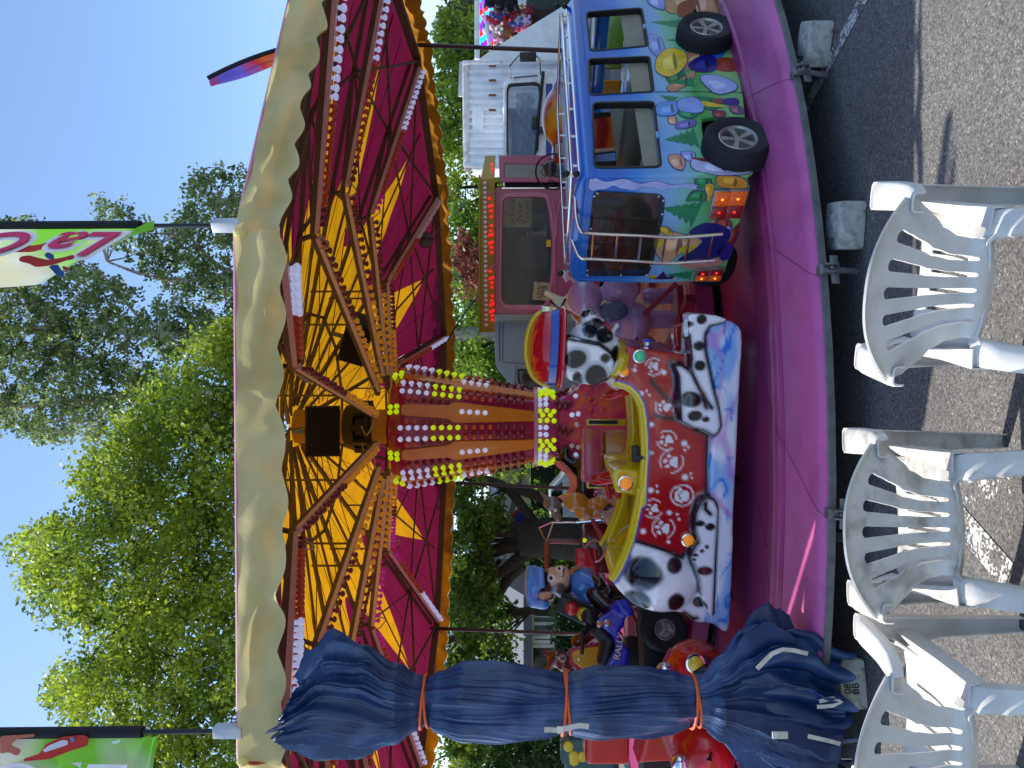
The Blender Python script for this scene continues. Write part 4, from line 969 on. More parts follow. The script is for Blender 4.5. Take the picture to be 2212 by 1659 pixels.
# door seam lines
m = MB()
for q in ([(950, 440), (1225, 441), (1600, 450)], [(985, 772), (1300, 770), (1700, 776)]):
    pts = S4(q); m.tube([(x, -.0185, z) for x, z in pts], .003, 4)
m.build('door_seam', mat('dark_seam', '#1c3f30', .6), bus)
m = MB(); q = S4([(905, 242)])[0]; m.box((q[0], -.02, q[1]), (.05, .02, .02)); q = S4([(1010, 1130)])[0]; m.box((q[0], -.02, q[1]), (.06, .02, .02)); m.build('window_catch', BP, bus, bevel=.003)
# wheels
ALLOY = mat('silver_alloy', '#a9a79c', .35, .6, var=.12)
def wheel(par, c, r, wd, tyre=RUBBER, rimm=ALLOY, spokes=5, M0=None, rr=.56):
    M = T(*c) @ (M0 or Matrix.Rotation(R(90), 4, 'X')); e = par
    m = MB(); h = wd / 2
    m.lathe([(r * rr, -h * .8), (r * .72, -h), (r * .9, -h), (r * .98, -h * .75), (r, -h * .4), (r, h * .4), (r * .98, h * .75), (r * .9, h), (r * .72, h), (r * rr, h * .8)], 40, M=M)
    for gz in (-.35, 0, .35): m.lathe([(r * 1.004, h * (gz - .06)), (r * .985, h * gz), (r * 1.004, h * (gz + .06))], 40, M=M)
    ty = m.build('wheel', tyre, e, smooth=40)
    m = MB(); m.lathe([(r * rr, -h * .6), (r * (rr + .02), h * .8), (r * (rr - .02), h * .86), (r * (rr - .07), h * .72), (r * (rr - .09), h * .1), (.001, h * .05)], 36, M=M)
    for k in range(spokes):
        t = 2 * math.pi * k / spokes + .3
        for s in (-.10, .10):
            m.bar(M @ Vector((r * .08 * math.cos(t), r * .08 * math.sin(t), h * .62)), M @ Vector((r * (rr - .05) * math.cos(t + s), r * (rr - .05) * math.sin(t + s), h * .66)), r * .07, r * .1)
    m.lathe([(.0005, h * .74), (r * .09, h * .72), (r * .13, h * .6), (r * .13, h * .3)], 16, M=M)
    o = m.build('rim', rimm, ty, smooth=30); o.matrix_parent_inverse = Matrix.Identity(4)
    return ty
q = S4([(1710, 1150)], -.09)[0]; wheel(bus, (q[0], -.05, .455), .205, .16)
q2 = S4([(1515, 245)], -.09)[0]; wheel(bus, (q2[0], -.05, .46), .20, .16)
wheel(bus, (q[0], BW + .02, .455), .205, .16); wheel(bus, (q2[0], BW + .02, .46), .20, .16)
m = MB()
for xx in (q[0], q2[0]): m.box((xx, .09, .60), (.42, .16, .30))
m.build('wheel_well', mat('dark_green_inner', '#1d3a20', .7), bus, bevel=.03)
# painted scenes: flat shapes two millimetres proud of the panels (painted trees, rocks, flowers)
def pm(c): c = '#' + ''.join('%02x' % (int(c[i:i + 2], 16) // 12 * 12) for i in (1, 3, 5)); return mat('scene_paint_' + c.lstrip('#'), c, .3, var=.16, vs=14, coat=.4)
lay = [0]
def decal(poly, c, M, rnd=.02, n=3, par=bus):
    lay[0] += 1; pts = roundpoly(poly, rnd, n)
    me_o = plate_obj('painted_motif', pts, [], .0006, M @ T(0, 0, .0190 + .00035 * (lay[0] % 12)), pm(c), par)
    return me_o
MS = MXZ                                # outward of near side: plate +z -> -y
# note MXZ maps +z to -y, i.e. out of the near side; rear uses its own outward matrix
MR = Matrix(((0, 0, -1, 0), (1, 0, 0, 0), (0, 1, 0, 0), (0, 0, 0, 1)))
def fir(pts_tip, pts_base, halfw, M, c='#1f8f5a', n=5):
    a = Vector(pts_tip); b = Vector(pts_base); d = b - a; s = Vector((-d.y, d.x)).normalized(); L = []; Rr = []
    for i in range(n):
        t0 = (i + .15) / n; t1 = (i + 1) / n; w0 = halfw * (i + .25) / n; w1 = halfw * (i + 1) / n
        L += [a + d * t0 + s * w0 * .55, a + d * t1 + s * w1]; Rr += [a + d * t0 - s * w0 * .55, a + d * t1 - s * w1 * .9]
    decal([tuple(p) for p in [a] + L + Rr[::-1]], c, M, .006, 2)
for tip, bs, hw_ in (((955, 200), (1250, 220), .085), ((1085, 345), (1330, 360), .07), ((1065, 1160), (1330, 1150), .11), ((1100, 700), (1300, 690), .07), ((1030, 800), (1150, 840), .05)): fir(S4([tip])[0], S4([bs])[0], hw_, MS)
for tip, bs, hw_ in (((1055, 440), (1340, 480), .12), ((1075, 980), (1290, 985), .05)): fir(R5([tip])[0], R5([bs])[0], hw_, MR)
def blob(M, conv, pts, c, edge='#3a2a7a', g=.006):
    pl0 = [Vector(p) for p in conv(pts)]; cc = sum(pl0, Vector((0, 0))) / len(pl0); nn_ = len(pl0); pl = []
    for i in range(nn_):
        p0, p1, p2, p3 = pl0[i - 1], pl0[i], pl0[(i + 1) % nn_], pl0[(i + 2) % nn_]
        for j in range(5): t = j / 5; pl.append(tuple(.5 * ((2 * p1) + (p2 - p0) * t + (2 * p0 - 5 * p1 + 4 * p2 - p3) * t * t + (3 * p1 - p0 - 3 * p2 + p3) * t ** 3)))
    if edge: decal(grow(pl, g), edge, M, .03, 4)
    decal(pl, c, M, .03, 4)
    cen = sum((Vector(p) for p in pl), Vector((0, 0))) / len(pl); rc = random.Random(int(abs(cen.x * 999)))
    if edge:
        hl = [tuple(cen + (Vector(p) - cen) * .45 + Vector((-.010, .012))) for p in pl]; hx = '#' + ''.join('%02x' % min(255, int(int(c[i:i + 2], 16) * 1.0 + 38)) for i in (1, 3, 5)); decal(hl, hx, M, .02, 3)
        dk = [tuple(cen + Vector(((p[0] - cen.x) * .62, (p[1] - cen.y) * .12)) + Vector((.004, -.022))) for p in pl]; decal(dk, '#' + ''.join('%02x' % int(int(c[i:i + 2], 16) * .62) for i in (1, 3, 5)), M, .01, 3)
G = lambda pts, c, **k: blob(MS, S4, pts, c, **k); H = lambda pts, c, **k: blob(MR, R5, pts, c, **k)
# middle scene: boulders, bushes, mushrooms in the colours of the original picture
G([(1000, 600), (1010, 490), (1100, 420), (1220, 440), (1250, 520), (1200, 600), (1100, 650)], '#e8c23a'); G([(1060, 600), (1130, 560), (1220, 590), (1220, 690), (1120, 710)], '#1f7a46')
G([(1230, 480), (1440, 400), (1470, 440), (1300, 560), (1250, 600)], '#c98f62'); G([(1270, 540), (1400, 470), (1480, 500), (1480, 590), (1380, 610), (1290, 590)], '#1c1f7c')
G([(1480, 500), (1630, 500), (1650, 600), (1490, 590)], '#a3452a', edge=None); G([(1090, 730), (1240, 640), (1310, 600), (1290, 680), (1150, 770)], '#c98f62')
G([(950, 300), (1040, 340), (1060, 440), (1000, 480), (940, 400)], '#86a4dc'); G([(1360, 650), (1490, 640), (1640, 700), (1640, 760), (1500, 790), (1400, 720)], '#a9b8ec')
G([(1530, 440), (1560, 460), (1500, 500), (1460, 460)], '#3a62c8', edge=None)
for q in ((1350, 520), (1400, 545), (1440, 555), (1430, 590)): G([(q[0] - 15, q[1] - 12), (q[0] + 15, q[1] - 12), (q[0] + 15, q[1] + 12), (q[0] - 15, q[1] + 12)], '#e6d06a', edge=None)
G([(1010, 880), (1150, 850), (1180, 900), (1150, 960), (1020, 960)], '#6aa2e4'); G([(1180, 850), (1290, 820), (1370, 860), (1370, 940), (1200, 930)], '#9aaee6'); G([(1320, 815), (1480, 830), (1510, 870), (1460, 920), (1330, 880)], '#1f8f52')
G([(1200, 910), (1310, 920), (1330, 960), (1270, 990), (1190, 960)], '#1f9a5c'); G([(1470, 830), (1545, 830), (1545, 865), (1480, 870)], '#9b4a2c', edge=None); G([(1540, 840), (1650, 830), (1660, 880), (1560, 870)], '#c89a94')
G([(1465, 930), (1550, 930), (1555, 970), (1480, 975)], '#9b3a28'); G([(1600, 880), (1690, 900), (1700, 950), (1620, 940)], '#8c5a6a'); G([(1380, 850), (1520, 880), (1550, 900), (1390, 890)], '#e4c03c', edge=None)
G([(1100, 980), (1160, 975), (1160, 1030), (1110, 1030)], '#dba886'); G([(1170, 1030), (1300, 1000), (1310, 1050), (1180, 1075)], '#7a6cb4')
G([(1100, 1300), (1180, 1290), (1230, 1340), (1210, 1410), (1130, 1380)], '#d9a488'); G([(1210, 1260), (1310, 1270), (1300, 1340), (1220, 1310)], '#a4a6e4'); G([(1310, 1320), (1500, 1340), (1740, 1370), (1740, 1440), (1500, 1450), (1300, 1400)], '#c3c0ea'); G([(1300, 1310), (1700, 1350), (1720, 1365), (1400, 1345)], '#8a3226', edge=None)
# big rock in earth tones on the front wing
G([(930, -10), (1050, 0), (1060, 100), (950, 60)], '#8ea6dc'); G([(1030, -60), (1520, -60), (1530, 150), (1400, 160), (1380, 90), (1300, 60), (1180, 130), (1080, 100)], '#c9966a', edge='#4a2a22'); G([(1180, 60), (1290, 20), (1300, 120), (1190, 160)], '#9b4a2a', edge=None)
# rear corner: wavy smoke column
def wavy(M, conv, a, b, amp, w0, w1, ncy, c):
    a = Vector(conv([a])[0]); b = Vector(conv([b])[0]); d = b - a; s = Vector((-d.y, d.x)).normalized(); N = 44; Lp, Rp = [], []
    for i in range(N + 1):
        t = i / N; wv = math.sin(t * ncy * 6.28) + .4 * math.sin(t * ncy * 15); h = w0 + (w1 - w0) * t; Lp.append(a + d * t + s * (h + amp * wv * (1 - .5 * t))); Rp.append(a + d * t - s * (h + amp * math.cos(t * ncy * 6.28) * (1 - .5 * t)))
    return [tuple(p) for p in Lp + Rp[::-1]]
pl = wavy(MR, R5, (455, 235), (1330, 262), .016, .035, .010, 3.2, '')
decal(grow(pl, .004), '#4a3aa8', MR, .003, 2); decal(pl, '#aebfe8', MR, .003, 2)
H([(1250, 380), (1300, 300), (1400, 310), (1390, 380), (1330, 370)], '#1f8a4c'); H([(1320, 190), (1430, 190), (1440, 260), (1340, 270)], '#1f8a4c'); H([(1400, 250), (1470, 250), (1450, 340), (1420, 380)], '#d8b030'); H([(1510, 170), (1700, 190), (1730, 270), (1520, 260)], '#d0901c')
# rear scene: yellow rock, dark pool, red boulders and a pale fish
H([(985, 700), (1060, 620), (1200, 650), (1370, 700), (1360, 760), (1220, 800), (1080, 880), (1000, 800)], '#d9a878'); H([(1000, 690), (1060, 660), (1090, 700), (1010, 760)], '#e2c02c', edge=None); H([(1200, 760), (1350, 740), (1330, 800), (1210, 800)], '#e2c02c', edge=None); H([(1030, 590), (1100, 600), (1130, 660), (1050, 640)], '#e2c02c')
H([(1270, 640), (1420, 560), (1600, 620), (1560, 740), (1500, 830), (1330, 850), (1180, 860), (1300, 780), (1380, 700)], '#1c1c74'); H([(1260, 650), (1400, 560), (1500, 540), (1490, 590), (1330, 650)], '#d9a07c', edge=None)
H([(1480, 560), (1540, 515), (1610, 560), (1600, 620), (1500, 600)], '#a8402a'); H([(1540, 720), (1680, 560), (1650, 700), (1600, 740)], '#8c2f20'); H([(1510, 790), (1560, 740), (1620, 740), (1600, 830), (1540, 860)], '#a8482c'); H([(1170, 880), (1400, 850), (1520, 850), (1530, 900), (1300, 940)], '#d29a7c', edge=None)
H([(1410, 730), (1450, 650), (1560, 600), (1600, 640), (1520, 700), (1450, 780)], '#a6aee4'); H([(1560, 600), (1600, 590), (1610, 660), (1580, 660)], '#c0c4f0')
# starburst
ctr = Vector(R5([(1040, 1050)])[0]); sb = []
for i in range(18):
    t = 2 * math.pi * i / 18; rr = (.135 if i % 2 else .075); v = ctr + Vector((math.cos(t) * rr * .8, math.sin(t) * rr * 1.1)); sb.append((min(v.x, BW - .012), v.y))
decal(grow(sb, .004), '#3a2460', MR, .002, 2); decal(sb, '#e8b414', MR, .002, 2)
# rear lamp clusters (two each side)
TLO = mat('orange_lens', '#d8590c', .12, coat=.6, emit=.12, bump=.5, bs=90, var=.2, vs=50); TLR = mat('red_lens', '#8c0a0c', .12, coat=.6, emit=.05, bump=.5, bs=90, var=.2, vs=50); TLF = mat('silver_frame', '#8d8f92', .4, .6)
def cluster(pts, flip):
    (ya, za), (yb, zb_) = R5(pts); y0, y1 = sorted((ya, yb)); z0, z1 = sorted((za, zb_)); y0 = max(y0, .012); y1 = min(y1, BW - .01)
    e = MB(); e.box((-.022, (y0 + y1) / 2, (z0 + z1) / 2), (.03, y1 - y0, z1 - z0)); f = e.build('tail_light', TLF, bus, bevel=.005)
    ym = (y0 + y1) / 2; gp = .010
    for (a, b, mt) in (((y0 + gp), ym, TLO if not flip else TLR), (ym, y1 - gp, TLR if not flip else TLO)):
        q_ = MB(); q_.box((-.040, (a + b) / 2, (z0 + z1) / 2), (.014, (b - a), z1 - z0 - 2 * gp)); q_.build('lens', mt, f, bevel=.003)
        q_ = MB(); q_.sph((-.044, (a + b) / 2, (z0 + z1) / 2), .009, 8, 6); q_.build('filament', mat('lamp_glow', '#ff7a10', .3, emit=2.2) if mt is TLO else mat('lamp_glow_red', '#ff2010', .3, emit=1.8), f)
cluster([(1475, 280), (1565, 515)], False); cluster([(1600, 275), (1690, 510)], False); cluster([(1325, 925), (1395, 1100)], True); cluster([(1435, 915), (1505, 1092)], True)
# ladder and roof rack
m = MB()
def Rx(pts, x): return [(x, *FB.LX(*Z5(*p), x)) for p in pts]
lad = []
for pts in ([(345, 440), (350, 560), (380, 630), (470, 660), (900, 680), (1120, 695), (1330, 685), (1545, 668)], [(318, 790), (345, 830), (385, 860), (500, 870), (850, 888), (1080, 905), (1300, 895), (1480, 882)]):
    p3 = Rx(pts, -.10); p3[0] = (-.01, p3[0][1], p3[0][2]); p3[1] = (-.05, p3[1][1], p3[1][2]); lad.append(p3); m.tube(spl([Vector(p) for p in p3], 4), .012, 8)
def at_z(p3, z):
    for a, b in zip(p3[2:-1], p3[3:]):
        if b[2] <= z <= a[2]: t = (a[2] - z) / (a[2] - b[2] + 1e-9); return Vector(a).lerp(Vector(b), t)
    return Vector(p3[-1])
for (u1, u2) in (((490, 670), (478, 862)), ((688, 675), (668, 872)), ((880, 680), (855, 884)), ((1080, 695), (1045, 898)), ((1275, 690), (1240, 893)), ((1470, 672), (1420, 882))):
    a = Rx([u1], -.10)[0]; b = Rx([u2], -.10)[0]; m.tube([a, b], .008, 6)
m.build('ladder', CHROME, bus, smooth=50)
m = MB(); zr = 1.40
for z_, ins in ((zr, .03), (zr + .045, .0)):
    loop = [(.06 - ins, .02), (xf - .15, .02), (xf - .02, .08), (xf - .02, BW - .08), (xf - .15, BW - .02), (.06 - ins, BW - .02)]
    m.tube([(x, y, z_) for x, y in loop], .010, 8, closed=True)
for t in range(7):
    x = .12 + t * (xf - .3) / 6
    for y in (.02, BW - .02): m.tube([(x, y, 1.40), (x, y, zr + .045)], .008, 6)
m.tube([(.03, .02, 1.43), (.03, .02, zr + .08)], .012, 6); m.build('roof_rack', CHROME, bus, smooth=50)
for p in ((.03, .01, zr + .08), (.03, .01, 1.42), (.03, BW - .02, zr + .08), (xf - .03, .02, zr + .08), (xf - .03, .02, 1.42)): m = MB(); m.sph(p, .022, 10, 8); m.build('rack_knob', BLACK, bus, smooth=60)
m = MB(); m.bar((.06, .2, zr + .02), (xf - .2, .2, zr + .02), .02, .02); m.bar((.06, .3, zr + .02), (xf - .2, .3, zr + .02), .02, .02); m.build('rack_slat', mat('orange_brown_slat', '#a8691c', .5), bus)
# ---------------------------------------------------------------- other rides on the carousel
GR = 'rides on the carousel'
def face(v, d=1.):                       # matrix frame turned to the camera at point v
    return Matrix.Rotation(math.atan2(-v.x, v.y) * d, 4, 'Z')
def ride(name, dx, dy, Y, lab, cat='carousel ride', ang=None, group=GR):
    p = P(dx, dy, Y); e = empty(name, (p.x, p.y, .36), ang if ang is not None else math.atan2(-p.x, p.y), lab, cat, group)
    e['_Y'] = 0; del e['_Y']; return e, Fr((p.x, p.y), e.rotation_euler.z if False else (ang if ang is not None else math.atan2(-p.x, p.y)))
def q3(fr, dx, dy, y=0., dz=.36):        # pixel to local coordinates of a ride empty sitting at z=.36
    x, z = fr.L(dx, dy, y); return (x, y, z - dz)
def q2l(fr, pts, y=0., dz=.36): return [(fr.L(a, b, y)[0], fr.L(a, b, y)[1] - dz) for a, b in pts]
def PC(name, c, **k): return mat(name, c, k.pop('rough', .25), coat=k.pop('coat', .5), var=k.pop('var', .12), vs=k.pop('vs', 8), **k)
def cyl(m, a, b, r, k=None, seg=14): m.tube([a, b], r, seg, k)
# --- lilac elephant ---
e, f = ride('elephant_ride', 1330, 645, 6.9, 'lilac elephant ride with round blue seat, partly hidden behind the minibus')
LIL = PC('lilac_gelcoat', '#b58fb6', dirt='#7f6a9a', dirt_amt=.4, ds=5)
def U(dx, dy, y=0.): return q3(f, dx, dy, y)
k = 6.9 / F
sculpt('body', [('e', U(1263, 645), (.17, .17, .155)), ('e', U(1340, 628, -.02), (.14, .09, .17)), ('e', U(1330, 690, .05), (.12, .14, .16)), ('e', U(1372, 700, .05), (.2, .2, .14)), ('c', U(1300, 690), U(1400, 745, .1), .10, .08), ('c', U(1400, 690, .1), U(1470, 690, .1), .09, .08), ('c', U(1400, 640, .2), U(1480, 640, .2), .08, .07), ('c', U(1245, 610), U(1228, 590, -.05), .03, .035)], LIL, e, .016, 5)
m = MB(); m.lathe([(.0005, .0), (.095, .0), (.105, -.01), (.11, -.04), (.08, -.05)], 28, U(1326, 672, -.17), M=Matrix.Rotation(R(90), 4, 'X') @ Matrix.Diagonal((.8, 1.15, 1, 1))); m.build('seat_disc', PC('navy_gelcoat', '#142a66'), e)
m = MB(); a = U(1228, 592, -.1); cyl(m, a, U(1216, 600, -.1), .05); m.build('trunk_tip', PC('pale_pink', '#d9b0ae'), e, bevel=.01)
m = MB(); m.tube([U(1480, 690, .1), (U(1480, 690, .1)[0], .1, .02)], .08, 12); m.tube([U(1480, 640, .2), (U(1480, 640, .2)[0], .2, .02)], .07, 12); m.build('leg', LIL, e)
# --- cream rabbit figure ---
e, f = ride('rabbit_figure', 1215, 660, 7.6, 'cream rabbit figure with long ears just behind the red helmet', 'figure')
CRM = PC('cream_gelcoat', '#d8c9a4')
sculpt('body', [('e', U(1240, 652), (.10, .09, .11)), ('c', U(1215, 650), U(1180, 634), .04, .028), ('c', U(1212, 660), U(1168, 675), .04, .025), ('c', U(1205, 650), U(1192, 665), .03, .03), ('c', U(1260, 655), (U(1260, 655)[0], .0, .02), .10, .09)], CRM, e, .013, 4)
m = MB(); m.tube([U(1188, 650, -.05), U(1210, 668, -.07), U(1222, 645, -.07)], .012, 6); m.build('bridle', BLACK, e)
# --- magenta and yellow chest ride ---
e, f = ride('chest_ride', 1330, 985, 7.0, 'magenta and yellow box carriage ride just behind the red dog car')
m = MB(); a = U(1295, 928); b = U(1372, 1040); xc = (a[0] + b[0]) / 2; m.box((xc, .2, (U(1380, 985)[2]) / 2 + .15), (abs(a[0] - b[0]), .4, U(1295, 985)[2] - .05)); m.build('box', PC('orange_yellow', '#c9871f', dirt='#b03a72', dirt_amt=.9, ds=3), e, bevel=.02)
m = MB(); a = U(1262, 925, -.02); b = U(1296, 1042, -.02); m.box((xc, .19, (a[2] + b[2]) / 2), (abs(a[0] - b[0]), .46, abs(a[2] - b[2]))); m.build('lid', MAG, e, bevel=.012)
for d0 in (912, 1048):
    m = MB(); a = U(1270, d0, -.04); m.box((a[0], .0, a[2] - .17), (.06, .05, .36)); o = m.build('side_post', YEL, e, bevel=.008); m = MB(); m.box((a[0], -.03, a[2] - .14), (.032, .012, .26)); m.build('inset', BLACK, o)
m = MB(); m.box((xc, .2, .12), (.34, .3, .24)); m.build('foot', PINKF, e)
# --- dark horse with pink saddle ---
e, f = ride('horse_ride', 1260, 1040, 8.6, 'dark brown horse ride with pink saddle left of the lit pillar')
DBR = PC('dark_brown_gelcoat', '#1d130f')
sculpt('body', [('c', U(1262, 1010), U(1258, 1090), .13, .12), ('c', U(1250, 1010), U(1215, 985), .08, .05), ('e', U(1222, 980), (.10, .06, .055)), ('c', U(1280, 1010, -.05), U(1400, 1000, -.05), .05, .035), ('c', U(1280, 1085, -.05), U(1400, 1090, -.05), .055, .035), ('c', U(1280, 1020, .1), U(1400, 1020, .1), .05, .035), ('c', U(1280, 1080, .1), U(1400, 1075, .1), .055, .035)], DBR, e, .017, 4)
m = MB()
V = []
for i, (dx_, dy_) in enumerate(((1197, 998), (1212, 1012), (1232, 1030), (1234, 1050), (1226, 1066), (1205, 1076))):
    for yy in (-.11, -.06, .06, .11): p = U(dx_ + (14 if abs(yy) > .1 else 0), dy_, yy); V.append(p)
m.add(V, [(i * 4 + j, i * 4 + j + 1, i * 4 + j + 5, i * 4 + j + 4) for i in range(5) for j in range(3)]); m.build('saddle', PC('pink_saddle', '#d97a72'), e, solid=.03)
# --- small animal figures ---
e, f = ride('donkey_figure', 1230, 1090, 8.2, 'grey and brown toy donkey with orange scarf in front of the tree', 'figure')
def paint_toy(co, no):
    n = len(co); col = np.tile(np.array(C('#6e675f')), (n, 1)); h = co[:, 2]; top = U(1175, 1090)[2]; mid = U(1215, 1090)[2]
    col = mixc(col, '#2a1712', (npnoise(co, 11, 3) > .3) * 1.); col = mixc(col, '#c58a33', (h < mid) * (npnoise(co, 8, 6) > -.1) * 1.); col = mixc(col, '#cdb8a6', (h < U(1250, 1090)[2]) * (npnoise(co, 10, 8) > .0) * 1.); return col
sculpt('body', [('e', U(1195, 1088), (.08, .08, .11)), ('c', U(1180, 1075), U(1165, 1060), .03, .012), ('c', U(1200, 1105), U(1205, 1118, -.05), .05, .045), ('e', U(1245, 1085), (.11, .09, .13)), ('e', U(1262, 1110, -.05), (.08, .07, .09)), ('e', U(1285, 1095), (.10, .08, .10)), ('e', U(1305, 1115, -.03), (.06, .06, .05)), ('c', U(1300, 1085), (U(1300, 1085)[0], 0, .02), .09, .07)], mat('painted_toy', '#ffffff', .25, var=.05, attr=True, coat=.5), e, .014, 3, paint_toy)
m = MB(); m.sph(U(1200, 1102, -.085), .02, 10, 8); m.sph(U(1216, 1090, -.09), .018, 10, 8); m.build('eye', WHITE, e)
e, f = ride('goose_figure', 1300, 1125, 7.6, 'white goose figure with orange beak behind the yellow seat', 'figure')
sculpt('body', [('e', U(1322, 1120), (.09, .08, .07)), ('c', U(1315, 1112), U(1288, 1108), .04, .035), ('c', U(1330, 1120), (U(1330, 1120)[0], 0, .02), .06, .05)], PC('dull_white', '#b9a79b'), e, .013, 3)
m = MB(); m.lathe([(.03, 0), (.022, .04), (.002, .07)], 10, U(1290, 1116, -.02), M=Matrix.Rotation(R(110), 4, 'X')); m.build('beak', PC('orange_beak', '#c9641a'), e)
# --- brown jeep cab ---
e, f = ride('jeep_ride', 1260, 1200, 9.0, 'brown framed jeep ride with open cab between bear and tree')
BRN = PC('red_brown_gelcoat', '#6e2414')
m = MB(); a = U(1183, 1168); b = U(1250, 1240)
for y in (0, .55):
    m.tube([(U(1255, 1170)[0], y, b[2] - .05), (a[0], y, a[2] - .04), (a[0] - .04, y, a[2]), (b[0] + .04, y, a[2]), (b[0], y, a[2] - .04), (b[0], y, b[2] - .05)], .026, 8)
m.box(((a[0] + b[0]) / 2, .27, a[2]), (abs(a[0] - b[0]), .56, .04)); m.build('cab_frame', BRN, e, smooth=50)
m = MB(); a1 = U(1262, 1130); b1 = U(1350, 1240); m.box(((a1[0] + b1[0]) / 2, .27, (a1[2] + b1[2]) / 2), (abs(a1[0] - b1[0]), .6, abs(a1[2] - b1[2]))); m.box(((a1[0] + b1[0]) / 2 + .1, .27, .2), (abs(a1[0] - b1[0]) * .9, .5, .3)); m.build('body', PC('maroon_gelcoat', '#5d1520'), e, bevel=.03)
m = MB(); a1 = U(1248, 1205, -.05); m.box((a1[0], -.02, a1[2] - .1), (.22, .12, .26)); m.build('seat', REDP, e, bevel=.03)
m = MB(); c_ = U(1285, 1190, -.1); Mw = T(*c_) @ Matrix.Rotation(R(60), 4, 'X'); m.tube([Mw @ Vector((.12 * math.cos(t * .52), .12 * math.sin(t * .52), 0)) for t in range(12)], .014, 6, closed=True); m.bar(Mw @ Vector((-.11, 0, 0)), Mw @ Vector((.11, 0, 0)), .03, .01); m.build('steering_wheel', PC('dusty_pink', '#b98e8a'), e, smooth=50)
lamp(e, U(1263, 1167, -.04), .025, BM['g'])
m = MB(); m.tube([U(1192, 1128), U(1165, 1140), U(1180, 1172), U(1195, 1130)], .012, 6); m.tube([U(1192, 1128), U(1245, 1128)], .012, 6); m.tube([U(1245, 1128), U(1300, 1122, -.1)], .014, 6); m.build('mirror_frame', CHROME, e, smooth=40)
for xx in (-.25, .3): wheel(e, (xx, -.02, .14), .17, .12)
# --- brown bear driver in blue cap with traffic light ---
e, f = ride('bear_ride', 1280, 1262, 6.9, 'brown bear figure in blue cap and jacket holding a red and yellow traffic light')
def Z8(x, y): return ((2050 + .2712 * x) / 1.8228, (2000 + .2712 * y) / 1.8228)
def V8(x, y, yy=0.): return U(*Z8(x, y), yy)
def paint_bear(co, no):
    n = len(co); col = np.tile(np.array(C('#3a211a')), (n, 1)); h = co[:, 2]
    fc = V8(560, 980, -.1); d = np.hypot((co[:, 0] - fc[0]) / .13, (co[:, 2] - fc[2]) / .10); col = mixc(col, '#d3a988', sstep(1.1, .9, d) * (co[:, 1] < -.02))
    for q, r_ in (((440, 1020), .035), ((560, 880), .03)):
        ec = V8(*q, -.1); d = np.hypot((co[:, 0] - ec[0]) / r_, (co[:, 2] - ec[2]) / (r_ * .9)); m_ = (co[:, 1] < 0); col = mixc(col, '#e8e2dc', sstep(1.1, .9, d) * m_); col = mixc(col, '#120c0a', sstep(.6, .45, d) * m_)
    mp = [tuple(np.array(V8(*q, -.1))[[0, 2]]) for q in ((625, 880), (622, 960), (605, 1000))]; col = mixc(col, '#a81c1c', sstep(.012, .006, dline(co[:, [0, 2]], mp)) * (co[:, 1] < -.04))
    mz = V8(560, 1160, -.1); d = np.hypot((co[:, 0] - mz[0]) / .05, (co[:, 2] - mz[2]) / .07); col = mixc(col, '#5c4a48', sstep(1., .7, d) * (co[:, 1] < -.03))
    ea = V8(350, 1270, -.1); d = np.hypot((co[:, 0] - ea[0]) / .035, (co[:, 2] - ea[2]) / .07); col = mixc(col, '#c98c62', sstep(1., .8, d) * (co[:, 1] < -.0))
    return col
TOY = MATS['painted_toy']
head_ = sculpt('head', [('e', V8(520, 1060), (.13, .13, .135)), ('e', V8(600, 980, -.06), (.09, .08, .08)), ('e', V8(340, 1270, -.03), (.06, .035, .09)), ('e', V8(620, 1120, 0), (.12, .11, .09)), ('e', V8(640, 930, -.09), (.04, .04, .035))], TOY, e, .012, 4, paint_bear)
sculpt('cap', [('e', V8(200, 1080), (.155, .13, .07)), ('e', V8(120, 1100), (.17, .13, .045)), ('p', q2l(f, [Z8(240, 850), Z8(330, 870), Z8(350, 1150), Z8(250, 1180)]), 'y', -.16, .1), ('e', V8(330, 1390, 0), (.05, .06, .05)), ('c', V8(180, 1350), V8(340, 1400), .06, .05)], PC('sky_blue_gelcoat', '#3f86d0', dirt='#8d7ad8', dirt_amt=.5), e, .012, 5)
sculpt('jacket', [('e', V8(900, 1100), (.15, .12, .13)), ('e', V8(820, 1000), (.10, .11, .08)), ('c', V8(860, 1000, -.05), V8(1060, 1080, -.12), .07, .055), ('c', V8(900, 1220), V8(980, 1330, -.05), .09, .06)], MATS['sky_blue_gelcoat'], e, .013, 5)
sculpt('arm', [('c', V8(1080, 1250, -.05), V8(1260, 1420, -.08), .10, .09), ('c', V8(1080, 1050, -.12), V8(1150, 1090, -.16), .055, .05), ('e', V8(1290, 1200, -.12), (.06, .06, .05)), ('c', V8(1200, 1300, .1), (V8(1200, 1300)[0], .1, .02), .1, .09)], DBR if False else PC('brown_gelcoat', '#34201a'), e, .013, 4)
m = MB(); pts = [V8(860, 860, -.09), V8(760, 890, -.12), V8(740, 960, -.1)]; m.tube(pts, .018, 6); m.build('collar', PC('tan', '#b8743c'), e)
tl_ = MB(); a = Vector(V8(740, 1460, -.14)); b = Vector(V8(915, 1545, -.14)); d = (b - a); c_ = (a + b) / 2; ang = math.atan2(d.z, d.x)
Mt = T(*c_) @ Matrix.Rotation(-ang, 4, 'Y'); tl_.T = Mt; tl_.box((0, .04, 0), (.36, .09, .16)); tl_.box((.0, .0, .085), (.38, .12, .02)); tl_.build('traffic_light', BLACK, e, bevel=.012)
for p_, mt_ in ((a, PC('red_lens_big', '#c01a14', dirt='#e8b040', dirt_amt=.5, ds=12)), (b, PC('yellow_lens_big', '#d8c018', dirt='#c01a14', dirt_amt=.6, ds=14))):
    m = MB(); m.sph(p_, (.062, .03, .062), 20, 10); m.build('traffic_lamp', mt_, e, smooth=60)
